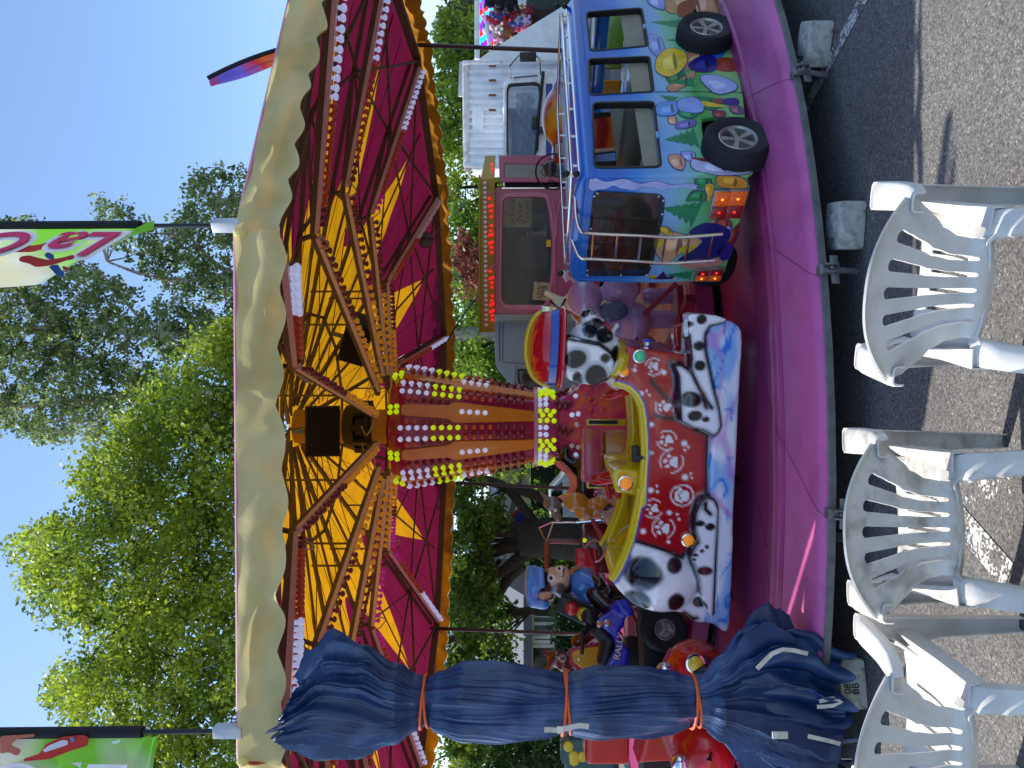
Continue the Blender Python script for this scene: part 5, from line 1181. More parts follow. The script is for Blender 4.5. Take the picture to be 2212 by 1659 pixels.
# --- blue quad ---
e, f = ride('quad_ride', 1400, 1385, 6.3, 'blue quad bike ride with fat black tyres and black handlebar')
def Z9(x, y): return ((1700 + .4364 * x) / 1.8228, (2300 + .4364 * y) / 1.8228)
def V9(x, y, yy=0.): return U(*Z9(x, y), yy)
QB = PC('royal_blue_plastic', '#1722b0', dirt='#3d1670', dirt_amt=.5)
sculpt('bodywork', [('p', q2l(f, [Z9(*q) for q in ((1490, 310), (1600, 250), (1660, 140), (1760, 150), (1740, 380), (1690, 430), (1700, 500), (1790, 600), (1770, 720), (1740, 850), (1560, 850), (1560, 760), (1600, 700), (1670, 560), (1640, 470), (1540, 380))]), 'y', 0, .42), ('p', q2l(f, [Z9(*q) for q in ((1640, 150), (1760, 130), (1830, 260), (1780, 300), (1700, 260))]), 'y', -.05, .5)], QB, e, .015, 5)
sculpt('seat', [('c', V9(1500, 400, .2), V9(1600, 520, .2), .075, .07), ('c', V9(1600, 520, .2), V9(1560, 680, .2), .08, .07)], PC('black_seat', '#191415', rough=.5, coat=.1), e, .014, 4)
for q, yy in (((2090, 410), -.06), ((2090, 900), -.06), ((2090, 410), .48), ((2090, 900), .48)):
    c_ = V9(*q, yy); wheel(e, (c_[0], yy, max(c_[2], .19) if q[1] < 500 else .19), .182, .2, rr=.45, spokes=3)
m = MB(); m.tube([V9(1355, 640, -.02), V9(1358, 560, 0), V9(1362, 430, .0)], .016, 10); m.tube([V9(1362, 440, 0), V9(1480, 330, .1)], .03, 8); m.sph(V9(1420, 300, .05), .07, 10, 8); m.build('handlebar', BLACK, e, smooth=50)
m = MB(); m.box((.0, .2, .28), (.7, .3, .2)); m.bar((-.4, .2, .2), (.4, .2, .2), .1, .1); m.build('chassis', BLACK, e)
for q in ((1515, 360), (1585, 352)): lamp(e, V9(*q, -.012), .022, PC('ochre_disc', '#c98a2a'))
tp = V9(1690, 560, -.012); text_obj('lettering', 'RALLY', .075, T(tp[0], -.016, tp[2]) @ Matrix.Rotation(R(90), 4, 'X') @ Matrix.Rotation(R(-12), 4, 'Z'), PC('cream_letters', '#e2c9a0'), e)
# --- yellow and red plane with deer ---
e, f = ride('deer_ride', 1280, 1420, 7.4, 'brown deer figure riding a yellow panelled cart with pink edge behind the quad')
DEER = PC('deer_brown', '#5d2616')
def paint_deer(co, no):
    n = len(co); col = np.tile(np.array(C('#6a2c19')), (n, 1)); ec = V9(1180, 668, -.1); d = np.hypot(co[:, 0] - ec[0], co[:, 2] - ec[2]); m_ = co[:, 1] < .0
    col = mixc(col, '#d9b8b0', sstep(.042, .034, d) * m_); col = mixc(col, '#5a4a50', sstep(.026, .020, d) * m_); col = mixc(col, '#0c0a0a', sstep(.014, .010, d) * m_)
    mc = V9(1195, 760, -.1); col = mixc(col, '#1a0c0a', sstep(.035, .02, np.hypot(co[:, 0] - mc[0], co[:, 2] - mc[2]) ) * .0); return mixc(col, '#3a140c', sstep(.2, .7, npnoise(co, 9, 3)) * .4)
sculpt('deer', [('e', V9(1130, 670), (.085, .09, .10)), ('e', V9(1190, 710, -.03), (.085, .08, .07)), ('e', V9(1225, 750, -.04), (.045, .05, .04)), ('c', V9(1095, 640), V9(1025, 610), .035, .028), ('c', V9(1095, 720), V9(1030, 775), .035, .026), ('c', V9(1230, 690), V9(1420, 640), .08, .10), ('e', V9(1480, 420, .1), (.10, .1, .07)), ('c', V9(1320, 520, .1), V9(1470, 430, .1), .07, .07)], TOY, e, .012, 4, paint_deer)
PE = PC('crimson_edge', '#a82a48'); YP = PC('orange_yellow_gelcoat', '#dba21c')
pan = q2l(f, [Z9(*q) for q in ((1245, 590), (1240, 700), (1380, 860), (1640, 930), (1640, 700), (1560, 500), (1480, 540))])
plate_obj('panel', pan, [], .06, T(0, -.10, 0) @ MXZ, PE, e, .012)
pan2 = q2l(f, [Z9(*q) for q in ((1268, 610), (1268, 690), (1385, 775), (1560, 770), (1560, 640), (1480, 570))]); plate_obj('panel_inset', roundpoly(pan2, .03), [], .05, T(0, -.12, 0) @ MXZ, YP, e, .01)
m = MB(); m.sph(V9(1328, 675, -.15), .016, 10, 8); m.build('bolt', CHROME, e)
m = MB(); m.box((0.0, .1, .2), (.4, .25, .36)); m.build('cart_body', BLACK, e, bevel=.04)
m = MB(); a = V9(1250, 760, -.05); b = V9(1330, 880, -.05); m.add([V9(1250, 740), V9(1240, 905), V9(1370, 905), V9(1340, 800)], [(0, 1, 2, 3)]); m.tube([V9(1222, 770, -.02), V9(1222, 910, -.02)], .008, 6); m.build('windshield', mat('smoked_glass', '#5a6a66', .1, alpha=.5), e, solid=.006)
# --- red car with round chrome headlamps ---
def Z10(x, y): return ((2300 + .4973 * x) / 1.8228, (2300 + .4973 * y) / 1.8228)
e, f = ride('red_car_ride', 1500, 1560, 5.0, 'red old-fashioned car ride with two chrome ball headlamps behind the blue tarpaulin', ang=R(4))
def V10(x, y, yy=0.): return U(*Z10(x, y), yy)
RCAR = PC('red_car_gelcoat', '#c21a10', dirt='#3a4a18', dirt_amt=.5, ds=4)
sculpt('body', [('e', V10(880, 680, .12), (.20, .24, .20)), ('e', V10(960, 1330, .05), (.19, .22, .19)), ('p', q2l(f, [Z10(*q) for q in ((560, 1040), (450, 1500), (1060, 1450), (1080, 600), (960, 560), (760, 640))]), 'y', .14, .42), ('e', V10(760, 1060, .35), (.22, .3, .2)), ('p', q2l(f, [Z10(*q) for q in ((200, 1250), (60, 1300), (60, 1700), (450, 1700), (450, 1250))]), 'y', .5, .8)], RCAR, e, .018, 7)
for q, r_ in (((640, 695), .062), ((760, 1415), .062)): m = MB(); m.sph(V10(*q, -.03), r_, 20, 14); m.lathe([(r_ * .5, 0), (r_ * .3, .12)], 12, V10(*q, -.0), M=Matrix.Rotation(R(-90), 4, 'X')); m.build('headlamp', CHROME, e, smooth=60)
for q in ((880, 630), (1030, 1440)): lamp(e, V10(*q, -.10), .05, PC('yellow_lamp', '#d8b81c'))
m = MB()
for i in range(6): a = V10(950 + i * 22, 560 + i * 10, -.06); b = V10(950 + i * 22, 640 + i * 6, -.10); m.tube([a, b], .008, 6)
m.build('grille', mat('dull_chrome', '#5a4446', .3, .7), e)
m = MB(); m.tube([V10(880, 700, -.1), V10(960, 690, -.14), V10(1060, 700, -.14)], .032, 8); m.build('bumper', mat('bumper_dark', '#1a1518', .15, .5, coat=.5), e, smooth=50); m = MB(); m.tube([V10(1000, 1330, -.12), V10(990, 1400, -.14)], .03, 8); m.build('bumper', mat('bumper_dark', '#1a1518', .15, .5, coat=.5), e, smooth=50)
wheel(e, (-.42, .3, .12), .2, .16)
m = MB(); m.box((-.1, .6, -.02), (.5, .7, .3)); m.build('underbody', BLACK, e)
# --- teal ride with yellow round marks ---
e, f = ride('teal_train_ride', 1270, 1665, 6.2, 'teal ride with round yellow spots at the left edge of the picture behind the tarpaulin', ang=R(8))
TEAL = PC('teal_gelcoat', '#1f5a5c')
def V11(x, y, yy=0.): return U((1750 + .5199 * x) / 1.8228, (2750 + .5199 * y) / 1.8228, yy)
pl = q2l(f, [((1750 + .5199 * x) / 1.8228, (2750 + .5199 * y) / 1.8228) for x, y in ((905, 380), (905, 480), (935, 490), (960, 900), (1290, 900), (1290, 330), (950, 330))]); plate_obj('side_panel', pl, [], .3, T(0, .15, 0) @ MXZ, TEAL, e, .02)
for q in ((938, 366), (978, 436), (982, 472), (1044, 443), (1108, 432)): m = MB(); c_ = V11(*q, -.002); m.lathe([(.0005, .012), (.034, .010), (.042, 0)], 18, c_, M=Matrix.Rotation(R(90), 4, 'X')); m.build('yellow_spot', PC('yellow_spot', '#d8c81c'), e, smooth=40)
m = MB(); a = V11(1370, 420, .05); m.tube([V11(1330, 400, .05), V11(1360, 470, .05), V11(1400, 560, .05)], .02, 6); m.build('mint_trim', PC('mint', '#4fc09a'), e); m = MB(); m.bar(V11(1300, 400, 0), V11(1300, 900, 0), .04, .04); m.box((0, .15, .2), (.5, .3, .4)); m.build('frame', BLACK, e)
# --- yellow car with web pattern behind the bus ---
e, f = ride('yellow_car_ride', 1260, 270, 9.3, 'yellow and red car ride seen above and through the windows of the minibus')
def Z12(x, y): return ((1700 + .4219 * x) / 1.8228, .4219 * y / 1.8228)
def V12(x, y, yy=0.): return U(*Z12(x, y), yy)
def paint_yc(co, no):
    n = len(co); col = np.tile(np.array(C('#c99a1e')), (n, 1)); a = npnoise(co, 3.2, 5); col = mixc(col, '#8c2010', sstep(.25, .45, a)); col = mixc(col, '#c05a14', sstep(.1, .25, a) * sstep(.45, .25, a)); col = mixc(col, '#22357e', sstep(.55, .65, npnoise(co, 3.5, 11)))
    ln = np.abs(npnoise(co, 6, 21)); col = mixc(col, '#8d9aa8', sstep(.06, .02, ln) * .8); return col
sculpt('body', [('e', V12(1190, 1100, .3), (.36, .4, .22)), ('e', V12(1300, 1450, .3), (.34, .4, .25)), ('b', V12(1080, 1130, .3), (.36, .3, .07)), ('c', V12(1500, 1000, .3), V12(1500, 1500, .3), .3, .3), ('e', V12(1300, 900, .3), (.3, .3, .25)), ('b', V12(1650, 1200, .3), (1.1, .6, .35))], TOY, e, .022, 5, paint_yc)
m = MB(); plq = q2l(f, [Z12(*q) for q in ((1150, 1345), (1155, 1440), (1250, 1490), (1320, 1470), (1330, 1360), (1230, 1335))]); e_w = plate_obj('windshield', roundpoly(plq, .03), [], .03, T(0, -.13, 0) @ MXZ, PC('pale_grey', '#b0a6a2'), e, .008)
e_g = plate_obj('windshield_gasket', grow(roundpoly(plq, .03), .02), [], .02, T(0, -.12, 0) @ MXZ, GASK, e)
for q in ((1440, 1360), (1500, 880)): m = MB(); m.sph(V12(*q, -.05), .05, 12, 8); m.build('tail_lamp', BM['r'], e)
m = MB(); m.box((0, .3, .1), (1., .6, .2)); m.build('base', BLACK, e)
# --- cat in an iron scroll ring ---
def Z13(x, y): return ((1850 + .4219 * x) / 1.8228, (600 + .4219 * y) / 1.8228)
e, f = ride('cat_ride', 1205, 368, 7.9, 'dark grey cat figure sitting inside a curled iron ring above the minibus rear', 'figure')
def V13(x, y, yy=0.): return U(*Z13(x, y), yy)
FUR = mat('dark_fur_gelcoat', '#2b2c30', .4, var=.3, vs=30, bump=.6, bs=60, coat=.3)
sculpt('cat', [('c', V13(780, 170), V13(950, 175), .065, .09), ('e', V13(750, 155, -.02), (.085, .07, .065)), ('c', V13(735, 115, 0), V13(675, 130), .026, .008), ('c', V13(745, 190, 0), V13(700, 220), .026, .008), ('e', V13(900, 150, .03), (.06, .08, .08)), ('c', V13(950, 165), V13(1100, 165), .06, .07)], FUR, e, .009, 3)
m = MB()
def arc(cx, cy, r, a0, a1, n=24, r1=None): r1 = r1 or r; return [V13(cx + (r + (r1 - r) * i / n) * math.cos(R(a0 + (a1 - a0) * i / n)), cy + (r + (r1 - r) * i / n) * math.sin(R(a0 + (a1 - a0) * i / n)), .02) for i in range(n + 1)]
m.tube(arc(780, 180, 165, 65, 325), .009, 8); m.tube(arc(760, 80, 34, 0, 500, 26, 8), .006, 6); m.tube(arc(760, 290, 34, 0, -500, 26, 8), .006, 6); m.tube(arc(900, 250, 60, 90, 260, 12), .008, 6); m.tube([V13(700, 130, .02), V13(660, 180, .02), V13(705, 230, .02)], .006, 6)
m.tube([V13(930, 250, .02), V13(1100, 230, .02)], .01, 6); m.build('iron_ring', mat('wrought_iron', '#2a2322', .5, .6), e, smooth=50)
m = MB(); m.box((V13(1100, 170)[0], .15, .45), (.5, .5, .6), taper=.8); m.build('plinth', PC('brown_orange', '#8a4a18'), e, bevel=.04)
# --- green reptile head above bus ---
e, f = ride('crocodile_ride', 1225, 75, 8.3, 'green and grey crocodile-like ride top seen just above the front of the minibus')
def V14(x, y, yy=0.): return U((1850 + .2411 * x) / 1.8228, .2411 * y / 1.8228, yy)
GG = PC('lime_green', '#5a8c1c')
m = MB(); m.box((V14(1550, 1090)[0], .1, V14(1550, 1090)[2] - .15), (.16, .3, .42)); m.build('green_back', GG, e, bevel=.03); m = MB(); m.tube([V14(1490, 900), V14(1560, 890), V14(1620, 980)], [.03, .05, .05], 8); m.sph(V14(1480, 1190), .035); m.sph(V14(1560, 1230), .05); m.build('grey_snout', PC('grey_gelcoat', '#5c5c58'), e, smooth=60); m = MB(); m.box((0, .2, .3), (.7, .5, .6)); m.build('body', GG, e, bevel=.1, bseg=3)
# --- more rides on the far side ---
for i, (a, col, lab, hh) in enumerate(((62, '#7a1e5a', 'plum coloured coach ride on the far right of the carousel', .8), (20, '#b0671c', 'orange tub ride at the far side right of the pillar', .55), (-12, '#a01c24', 'red tub ride at the far side left of the pillar', .55))):
    p = pol(a, 3.9, .36); e = empty('tub_ride', tuple(p), R(-a), lab, 'carousel ride', GR)
    sculpt('body', [('e', (0, 0, hh * .4), (.55, .36, hh * .42)), ('b', (0, 0, hh * .35), (.9, .6, hh * .5)), ('e', (.35, 0, hh * .75), (.16, .25, hh * .3))], PC('tub_' + col[1:], col, dirt='#c98a1c', dirt_amt=.5, ds=4), e, .03, 5)
    m = MB(); m.tube([(-.5, -.28, hh * .6), (-.2, -.3, hh * .8), (.2, -.3, hh * .8)], .02, 8); m.tube([(-.5, .28, hh * .6), (-.2, .3, hh * .8), (.2, .3, hh * .8)], .02, 8); m.build('rail', CHROME, e)
    wheel(e, (-.3, -.3, .12), .16, .1); wheel(e, (.3, -.3, .12), .16, .1)
# ---------------------------------------------------------------- rolled blue tarpaulin tied with orange cords
TARP = mat('blue_tarpaulin', '#13305c', .34, var=.28, vs=2.0, coat=.1, dirt='#5f7fae', dirt_amt=.6, ds=3.2, bump=.12, bs=9)  # pale patches: dust, lightened further to suggest the sunlit side
YT = 3.82
def tz(dx): return P(dx, 1545, YT).z
def txx(dy, dx=1200): return P(dx, dy, YT).x
# rows: V level, right edge dy, left edge dy, fold amplitude
rows = [(590, 1500, 1640, .40), (620, 1440, 1665, .42), (680, 1372, 1690, .40), (760, 1400, 1680, .32), (840, 1452, 1640, .22), (890, 1482, 1606, .16), (915, 1490, 1592, .12), (940, 1478, 1606, .15), (1000, 1458, 1622, .17), (1090, 1456, 1624, .17), (1180, 1466, 1618, .15),
        (1215, 1476, 1608, .12), (1229, 1480, 1604, .10), (1245, 1474, 1610, .12), (1310, 1458, 1618, .16), (1390, 1456, 1618, .17), (1460, 1470, 1608, .15), (1500, 1484, 1594, .12), (1516, 1489, 1588, .10), (1530, 1482, 1594, .14), (1570, 1440, 1625, .25), (1620, 1385, 1675, .36), (1680, 1345, 1720, .42), (1730, 1350, 1735, .44), (1775, 1385, 1735, .46), (1800, 1395, 1725, .46)]
tab = [(tz(v), txx(a), txx(b), am) for v, a, b, am in rows]
tab.sort(); zmin, zmax = tab[0][0], tab[-1][0]
def tint(z, k):
    if z <= tab[0][0]: return tab[0][k]
    for a, b in zip(tab[:-1], tab[1:]):
        if z <= b[0]: t = (z - a[0]) / (b[0] - a[0]); t = t * t * (3 - 2 * t); return a[k] + (b[k] - a[k]) * t
    return tab[-1][k]
tarp = empty('rolled_tarpaulin', (txx(1545), YT + .14, 0), 0, 'long blue tarpaulin curtain gathered into a bundle and tied with three orange cords', 'tarpaulin')
NF = 17; rr = random.Random(11); fa = [rr.uniform(0, 6.28) for _ in range(NF)]; fw = [rr.uniform(.35, 1.3) for _ in range(NF)]
NP, NZ = 720, 240
def tarp_pt(i, j):
    ph = 2 * math.pi * i / NP; z0 = zmin + (zmax - zmin) * j / NZ
    xr, xl, am = tint(z0, 1), tint(z0, 2), tint(z0, 3); xc = (xr + xl) / 2; rx = (xr - xl) / 2; ry = min(rx, .20) * .85 + .02
    # fold function: sum of drifting cusps
    s = 0.
    dr = .9 * math.sin(z0 * 1.9) + .45 * math.sin(z0 * 4.3 + 1 + ph) + .25 * math.sin(z0 * 7.7 + 2 * ph)
    p1 = ph + .10 * math.sin(z0 * 3.1 + 3 * ph) + .05 * dr
    for kk, (n_, a_) in enumerate(((7, .50), (11, .38), (19, .10), (29, .03))):
        c_ = math.sin(n_ * p1 + fa[kk] + .9 * math.sin(2 * p1 + z0 * (1.1 + .4 * kk)) + dr * kk); s += a_ * (1 - 2 * abs(c_) ** .7)
    s += .35 * math.sin(3 * ph + z0 * 2.2) + .22 * math.sin(5 * ph - z0 * 5.1) * math.sin(z0 * 3.3)
    k_ = 1 + am * s * .62 - am * .25
    top = sstep(2.3, 3.0, np.array([z0]))[0]; bot = sstep(.75, .2, np.array([z0]))[0]
    wr = .004 * math.sin(z0 * 9 + ph * 5 + 2 * math.sin(z0 * 4))
    k_ += .07 * math.sin(2 * ph + z0 * 3.7) + .05 * math.sin(4 * ph - z0 * 6.3 + 1); x = xc + rx * k_ * math.cos(ph) + wr; y = YT + .14 + ry * k_ * math.sin(ph) * (1 + .2 * bot) + wr
    z = z0 + bot * (.05 * math.sin(2 * ph + .8) + .035 * s + .06 * math.cos(ph)) + top * (.04 * s - .10 * math.cos(ph) * (1 if math.cos(ph) > 0 else .2))
    return (x - txx(1545), y - YT - .14, z)
m = MB()
V = [tarp_pt(i, j) for i in range(NP) for j in range(NZ + 1)]
m.add(V, [(i * (NZ + 1) + j, ((i + 1) % NP) * (NZ + 1) + j, ((i + 1) % NP) * (NZ + 1) + j + 1, i * (NZ + 1) + j + 1) for i in range(NP) for j in range(NZ)])
m.build('cloth', TARP, tarp, smooth=75)
# inner pleats at the open hem, curled flaps
for q in range(7):
    m = MB(); r2 = random.Random(q + 40); ph0 = -2.9 + q * .42; 
    def fl(u, v, ph0=ph0, r2s=r2.random()):
        z0 = .16 + .62 * v; rx = (tint(z0, 1) - tint(z0, 2)) / 2 * .93; xc = (tint(z0, 1) + tint(z0, 2)) / 2
        ph = ph0 + (u - .5) * .5; kk = .9 + .16 * math.sin(math.pi * u) - .10 * (1 - v); b = .05 * (1 - v) * math.sin(u * 7 + r2s * 6)
        return (xc + rx * kk * math.cos(ph) - txx(1545), (rx * .6 * kk) * math.sin(ph) * .55 + b - .015, z0 + .05 * math.sin(u * 5 + r2s * 9) - .06 * r2s)
    m.grid(fl, 14, 18); m.build('pleat', TARP, tarp, smooth=75, solid=.003)
CORD = mat('orange_cord', '#e8632a', .55, bump=.3, bs=200)
for v, rk in ((915, 1.07), (1229, 1.06), (1516, 1.08)):
    for dz, tilt in ((0, .05), (.018, -.04)):
        z0 = tz(v) + dz; xr, xl = tint(z0, 1), tint(z0, 2); rx = (xr - xl) / 2 * rk; xc = (xr + xl) / 2 - txx(1545); m = MB()
        m.tube([(xc + rx * math.cos(t * math.pi / 20), .86 * min(rx, .2) * math.sin(t * math.pi / 20) * 1.12, z0 + tilt * rx * 2 * math.cos(t * math.pi / 20)) for t in range(40)], .0075, 8, closed=True); m.build('tie_cord', CORD, tarp, smooth=60)
STR = mat('white_strap', '#c9c3b6', .6, dirt='#7d766a', dirt_amt=.5, ds=20)
def strap(pts, wd=.028, y=-.02):
    m = MB(); P3 = [Vector(P(a, b, YT - .03 + y)) - Vector((txx(1545), YT + .14, 0)) for a, b in pts]
    for i in range(len(P3) - 1): m.bar(P3[i], P3[i + 1], .004, wd)
    return m
def strapn(pts, hw=7., y=0.):
    m = MB(); off = Vector((txx(1545), YT + .14, 0)); V = []
    n = len(pts)
    for i, (a, b) in enumerate(pts):
        a0, b0 = pts[max(i - 1, 0)]; a1, b1 = pts[min(i + 1, n - 1)]; d = Vector((a1 - a0, b1 - b0)).normalized(); s = Vector((-d.y, d.x)) * hw
        for sg in (-1, 1): V.append(Vector(P(a + s.x * sg, b + s.y * sg, YT - .035 + y)) - off)
    m.add(V, [(2 * i, 2 * i + 1, 2 * i + 3, 2 * i + 2) for i in range(n - 1)]); return m
strapn([(1176, 1576), (1200, 1577), (1225, 1573), (1250, 1567), (1272, 1569)], 5.5).build('strap', STR, tarp, solid=.006)
m = MB(); c_ = Vector(P(1210, 1576, YT - .07)) - Vector((txx(1545), YT + .14, 0)); m.box(c_, (.035, .008, .03)); m.build('buckle', CHROME, tarp)
strapn([(1635, 1445), (1652, 1428), (1668, 1412), (1690, 1403), (1715, 1405), (1745, 1412)], 4.5, -.12).build('strap', STR, tarp, solid=.005)
strapn([(1770, 1515), (1800, 1508), (1818, 1516), (1800, 1524), (1765, 1527)], 4, -.02).build('strap', STR, tarp, solid=.005)
strapn([(1745, 1590), (1790, 1600), (1815, 1607)], 4.5, -.02).build('strap', STR, tarp, solid=.005); strapn([(1770, 1640), (1840, 1642)], 3.5, .2).build('strap', STR, tarp, solid=.005)
m = MB(); c_ = Vector(P(1685, 1588, YT - .2)) - Vector((txx(1545), YT + .14, 0)); m.box(c_, (.035, .01, .075)); m.build('white_tab', STR, tarp, bevel=.006)
# ---------------------------------------------------------------- feather flags
def feather(base, top, lab, side=-1, vis=True, cols=('#7fd23a', '#e8d23a', '#d8e0d0'), text=None, width=.62, word_z=None, rp=(.60, .95, .76), bend=(.30, .72, 2.2)):
    base = Vector(base); H = top - base.z; e = empty('feather_flag', tuple(base), 0, lab, 'flag', 'feather flags standing on the carousel roof edge')
    BS = mat('flag_socket', '#b8babc', .4, .3); FB_ = mat('flag_pole_black', '#0f1014', .5)
    m = MB(); m.box((0, 0, .05), (.06, .06, .15)); m.build('socket', BS, e, bevel=.006)
    def px(z):                             # pole bends over towards the side near the top
        t = z / H; return side * (.02 * t + bend[0] * max(0, (t - bend[1]) / (1 - bend[1])) ** bend[2])
    m = MB(); m.tube([(px(z), 0, z) for z in [i * H / 24 for i in range(25)]], .013, 8); m.build('pole', FB_, e, smooth=50)
    z0 = .50
    m = MB(); m.tube([(px(z), 0, z) for z in [z0 + i * (H - z0) / 24 for i in range(25)]], [.030] * 25, 8); m.build('sleeve', mat('flag_sleeve', '#14151c', .8), e, smooth=50)
    # banner cloth
    w_ = lambda t: width * (min(1, t / .13) ** 1.3 if t < .13 else 1 - .35 * max(0, (t - .6) / .4) ** 1.5)
    def cl(u, t):
        z = z0 + .0 + (H - z0) * t * .985; ww = w_(t); wav = .03 * math.sin(5 * u + 4 * t) + .02 * math.sin(11 * u - 6 * t)
        return (px(z) + side * (.03 + ww * u), wav * u, z + .0 * u - (.10 * u if t < .2 else .10 * u * max(0, 1 - t)))
    m = MB(); m.grid(cl, 24, 70)
    key = 'flag_cloth_' + cols[0][1:]
    if key not in MATS:
        mt = mat(key, cols[0], .7, var=0, trl=.45); n = mt.node_tree; L = n.links.new
        tc = n.nodes.new('ShaderNodeTexCoord'); no = n.nodes.new('ShaderNodeTexNoise'); no.inputs['Scale'].default_value = 1.6; no.inputs['Detail'].default_value = 1.5; L(tc.outputs['Object'], no.inputs['Vector'])
        sp = n.nodes.new('ShaderNodeSeparateXYZ'); L(tc.outputs['Object'], sp.inputs[0]); ad = n.nodes.new('ShaderNodeMath'); ad.operation = 'MULTIPLY_ADD'; L(sp.outputs['Z'], ad.inputs[0]); ad.inputs[1].default_value = .22; L(no.outputs['Fac'], ad.inputs[2])
        cr = n.nodes.new('ShaderNodeValToRGB'); L(ad.outputs[0], cr.inputs[0]); cr.color_ramp.elements[0].position = rp[0]; cr.color_ramp.elements[0].color = (*C(cols[0]), 1); cr.color_ramp.elements[1].position = rp[1]; cr.color_ramp.elements[1].color = (*C(cols[1]), 1)
        q = cr.color_ramp.elements.new(rp[2]); q.color = (*C(cols[2]), 1)
        for nd in n.nodes:
            if nd.type == 'BSDF_PRINCIPLED': L(cr.outputs[0], nd.inputs['Base Color'])
            if nd.type == 'BSDF_TRANSLUCENT': L(cr.outputs[0], nd.inputs['Color'])
    banner = m.build('banner', MATS[key], e, smooth=70)
    if text:
        for off, mt, yy in ((.035, mat('flag_white_ink', '#f2eef2', .7), -.045), (0., mat('flag_pink_ink', '#d82a62', .7), -.055)):
            zt_ = word_z - base.z; Mx = T(px(zt_) + side * width * .45, yy, zt_) @ Matrix.Rotation(R(90), 4, 'X') @ Matrix.Rotation(R(90), 4, 'Z')
            text_obj('lettering', text, .34, Mx, mt, e, .001, off * .8 + .004, .35)
    return e, px
A1 = P(512, 487, 3.98); A2 = P(515, 1579, 3.98)
f1, px1 = feather(A1, 6.0, 'green and yellow feather flag with pink cursive lettering in front of the birches', text='La Co', word_z=4.13)
f1.matrix_basis = T(*A1) @ Matrix.Rotation(R(52), 4, 'Z')
f2, px2 = feather(A2, 4.55, 'green and yellow feather flag with pink lettering cut by the picture edge', text='La Co', word_z=4.22, bend=(0., .5, 1.))
f2.rotation_euler[2] = 0; f2.matrix_basis = T(*A2) @ Matrix.Rotation(R(-6), 4, 'Z')
f3, px3 = feather(P(720, 90, 10.2), 5.95, 'violet, red and orange feather flag far right above the roof', cols=('#e8703a', '#7a6cd8', '#d8383a'), width=.15, rp=(.55, .82, .68), bend=(.34, .2, 1.7))
f3.matrix_basis = T(*P(720, 90, 10.2)) @ Matrix.Rotation(R(-4), 4, 'Y')
# plain printed shapes on the two near flags: a red blob shape and blue patch, flower instead of figures
def fdecal(e, pts, c, y=-.05):
    o_ = e.matrix_basis.translation; an = e.matrix_basis.to_euler().z; ff = Fr((o_.x, o_.y), an); plx = []
    for a, b in pts: q = ff.L(a, b, -.05); plx.append((q[0], q[1] - o_.z))
    plate_obj('printed_shape', roundpoly(plx, .02), [], .001, T(0, y, 0) @ MXZ, mat('flag_ink_' + c[1:], c, .7, trl=.3), e)
def ZF(x, y): return (.2712 * x / 1.8228, (850 + .2712 * y) / 1.8228)
def ZG(x, y): return (.2712 * x / 1.8228, (2750 + .2712 * y) / 1.8228)
fdecal(f1, [ZF(*q) for q in ((270, 640), (300, 590), (420, 570), (520, 600), (700, 640), (940, 600), (1060, 560), (1090, 600), (960, 650), (740, 720), (520, 745), (420, 690), (300, 665))], '#c8281e'); fdecal(f1, [ZF(*q) for q in ((640, 560), (700, 525), (790, 570), (780, 640), (680, 620))], '#1f4ea0'); fdecal(f1, [ZF(*q) for q in ((700, 730), (840, 700), (930, 850), (900, 880), (820, 860))], '#1f4ea0')
fdecal(f1, [ZF(*q) for q in ((900, 720), (990, 750), (985, 790), (920, 790))], '#c8281e'); fdecal(f1, [ZF(*q) for q in ((80, 480), (200, 420), (500, 400), (760, 350), (880, 360), (700, 430), (450, 500), (110, 500))], '#d8382a', -.04)
fdecal(f2, [ZG(*q) for q in ((560, 820), (640, 680), (900, 570), (1200, 545), (1270, 580), (1270, 700), (1000, 780), (700, 900), (320, 930), (330, 890))], '#cf3528', -.04); fdecal(f2, [ZG(*q) for q in ((610, 760), (700, 690), (900, 610), (980, 620), (980, 680), (800, 740), (640, 790))], '#e6e4ec', -.045); fdecal(f2, [ZG(*q) for q in ((1000, 580), (1060, 565), (1080, 620), (1030, 660))], '#6f9ac0', -.045)
fdecal(f2, [ZG(*q) for q in ((-20, 560), (200, 550), (490, 530), (470, 575), (240, 600), (130, 690), (300, 760), (240, 860), (100, 790), (-20, 830))], '#d07a62', -.04); fdecal(f2, [ZG(*q) for q in ((1610, 640), (1740, 600), (1740, 640), (1640, 680))], '#f0f4ea', -.045)
# ---------------------------------------------------------------- trees and hedges
def leafmat(name, c1, c2, trl=.45, rough=.45):
    m = bpy.data.materials.new(name); m.use_nodes = True; n = m.node_tree; b = n.nodes['Principled BSDF']; L = n.links.new
    a = n.nodes.new('ShaderNodeVertexColor'); a.layer_name = 'Col'
    mx = n.nodes.new('ShaderNodeMix'); mx.data_type = 'RGBA'; sp = n.nodes.new('ShaderNodeSeparateColor'); L(a.outputs['Color'], sp.inputs[0]); L(sp.outputs[0], mx.inputs[0])
    mx.inputs[6].default_value = (*C(c1), 1); mx.inputs[7].default_value = (*C(c2), 1)
    L(mx.outputs[2], b.inputs['Base Color']); b.inputs['Roughness'].default_value = rough
    t = n.nodes.new('ShaderNodeBsdfTranslucent'); ms = n.nodes.new('ShaderNodeMixShader'); ms.inputs[0].default_value = trl; L(mx.outputs[2], t.inputs['Color']); L(b.outputs[0], ms.inputs[1]); L(t.outputs[0], ms.inputs[2]); L(ms.outputs[0], n.nodes['Material Output'].inputs['Surface'])
    return m
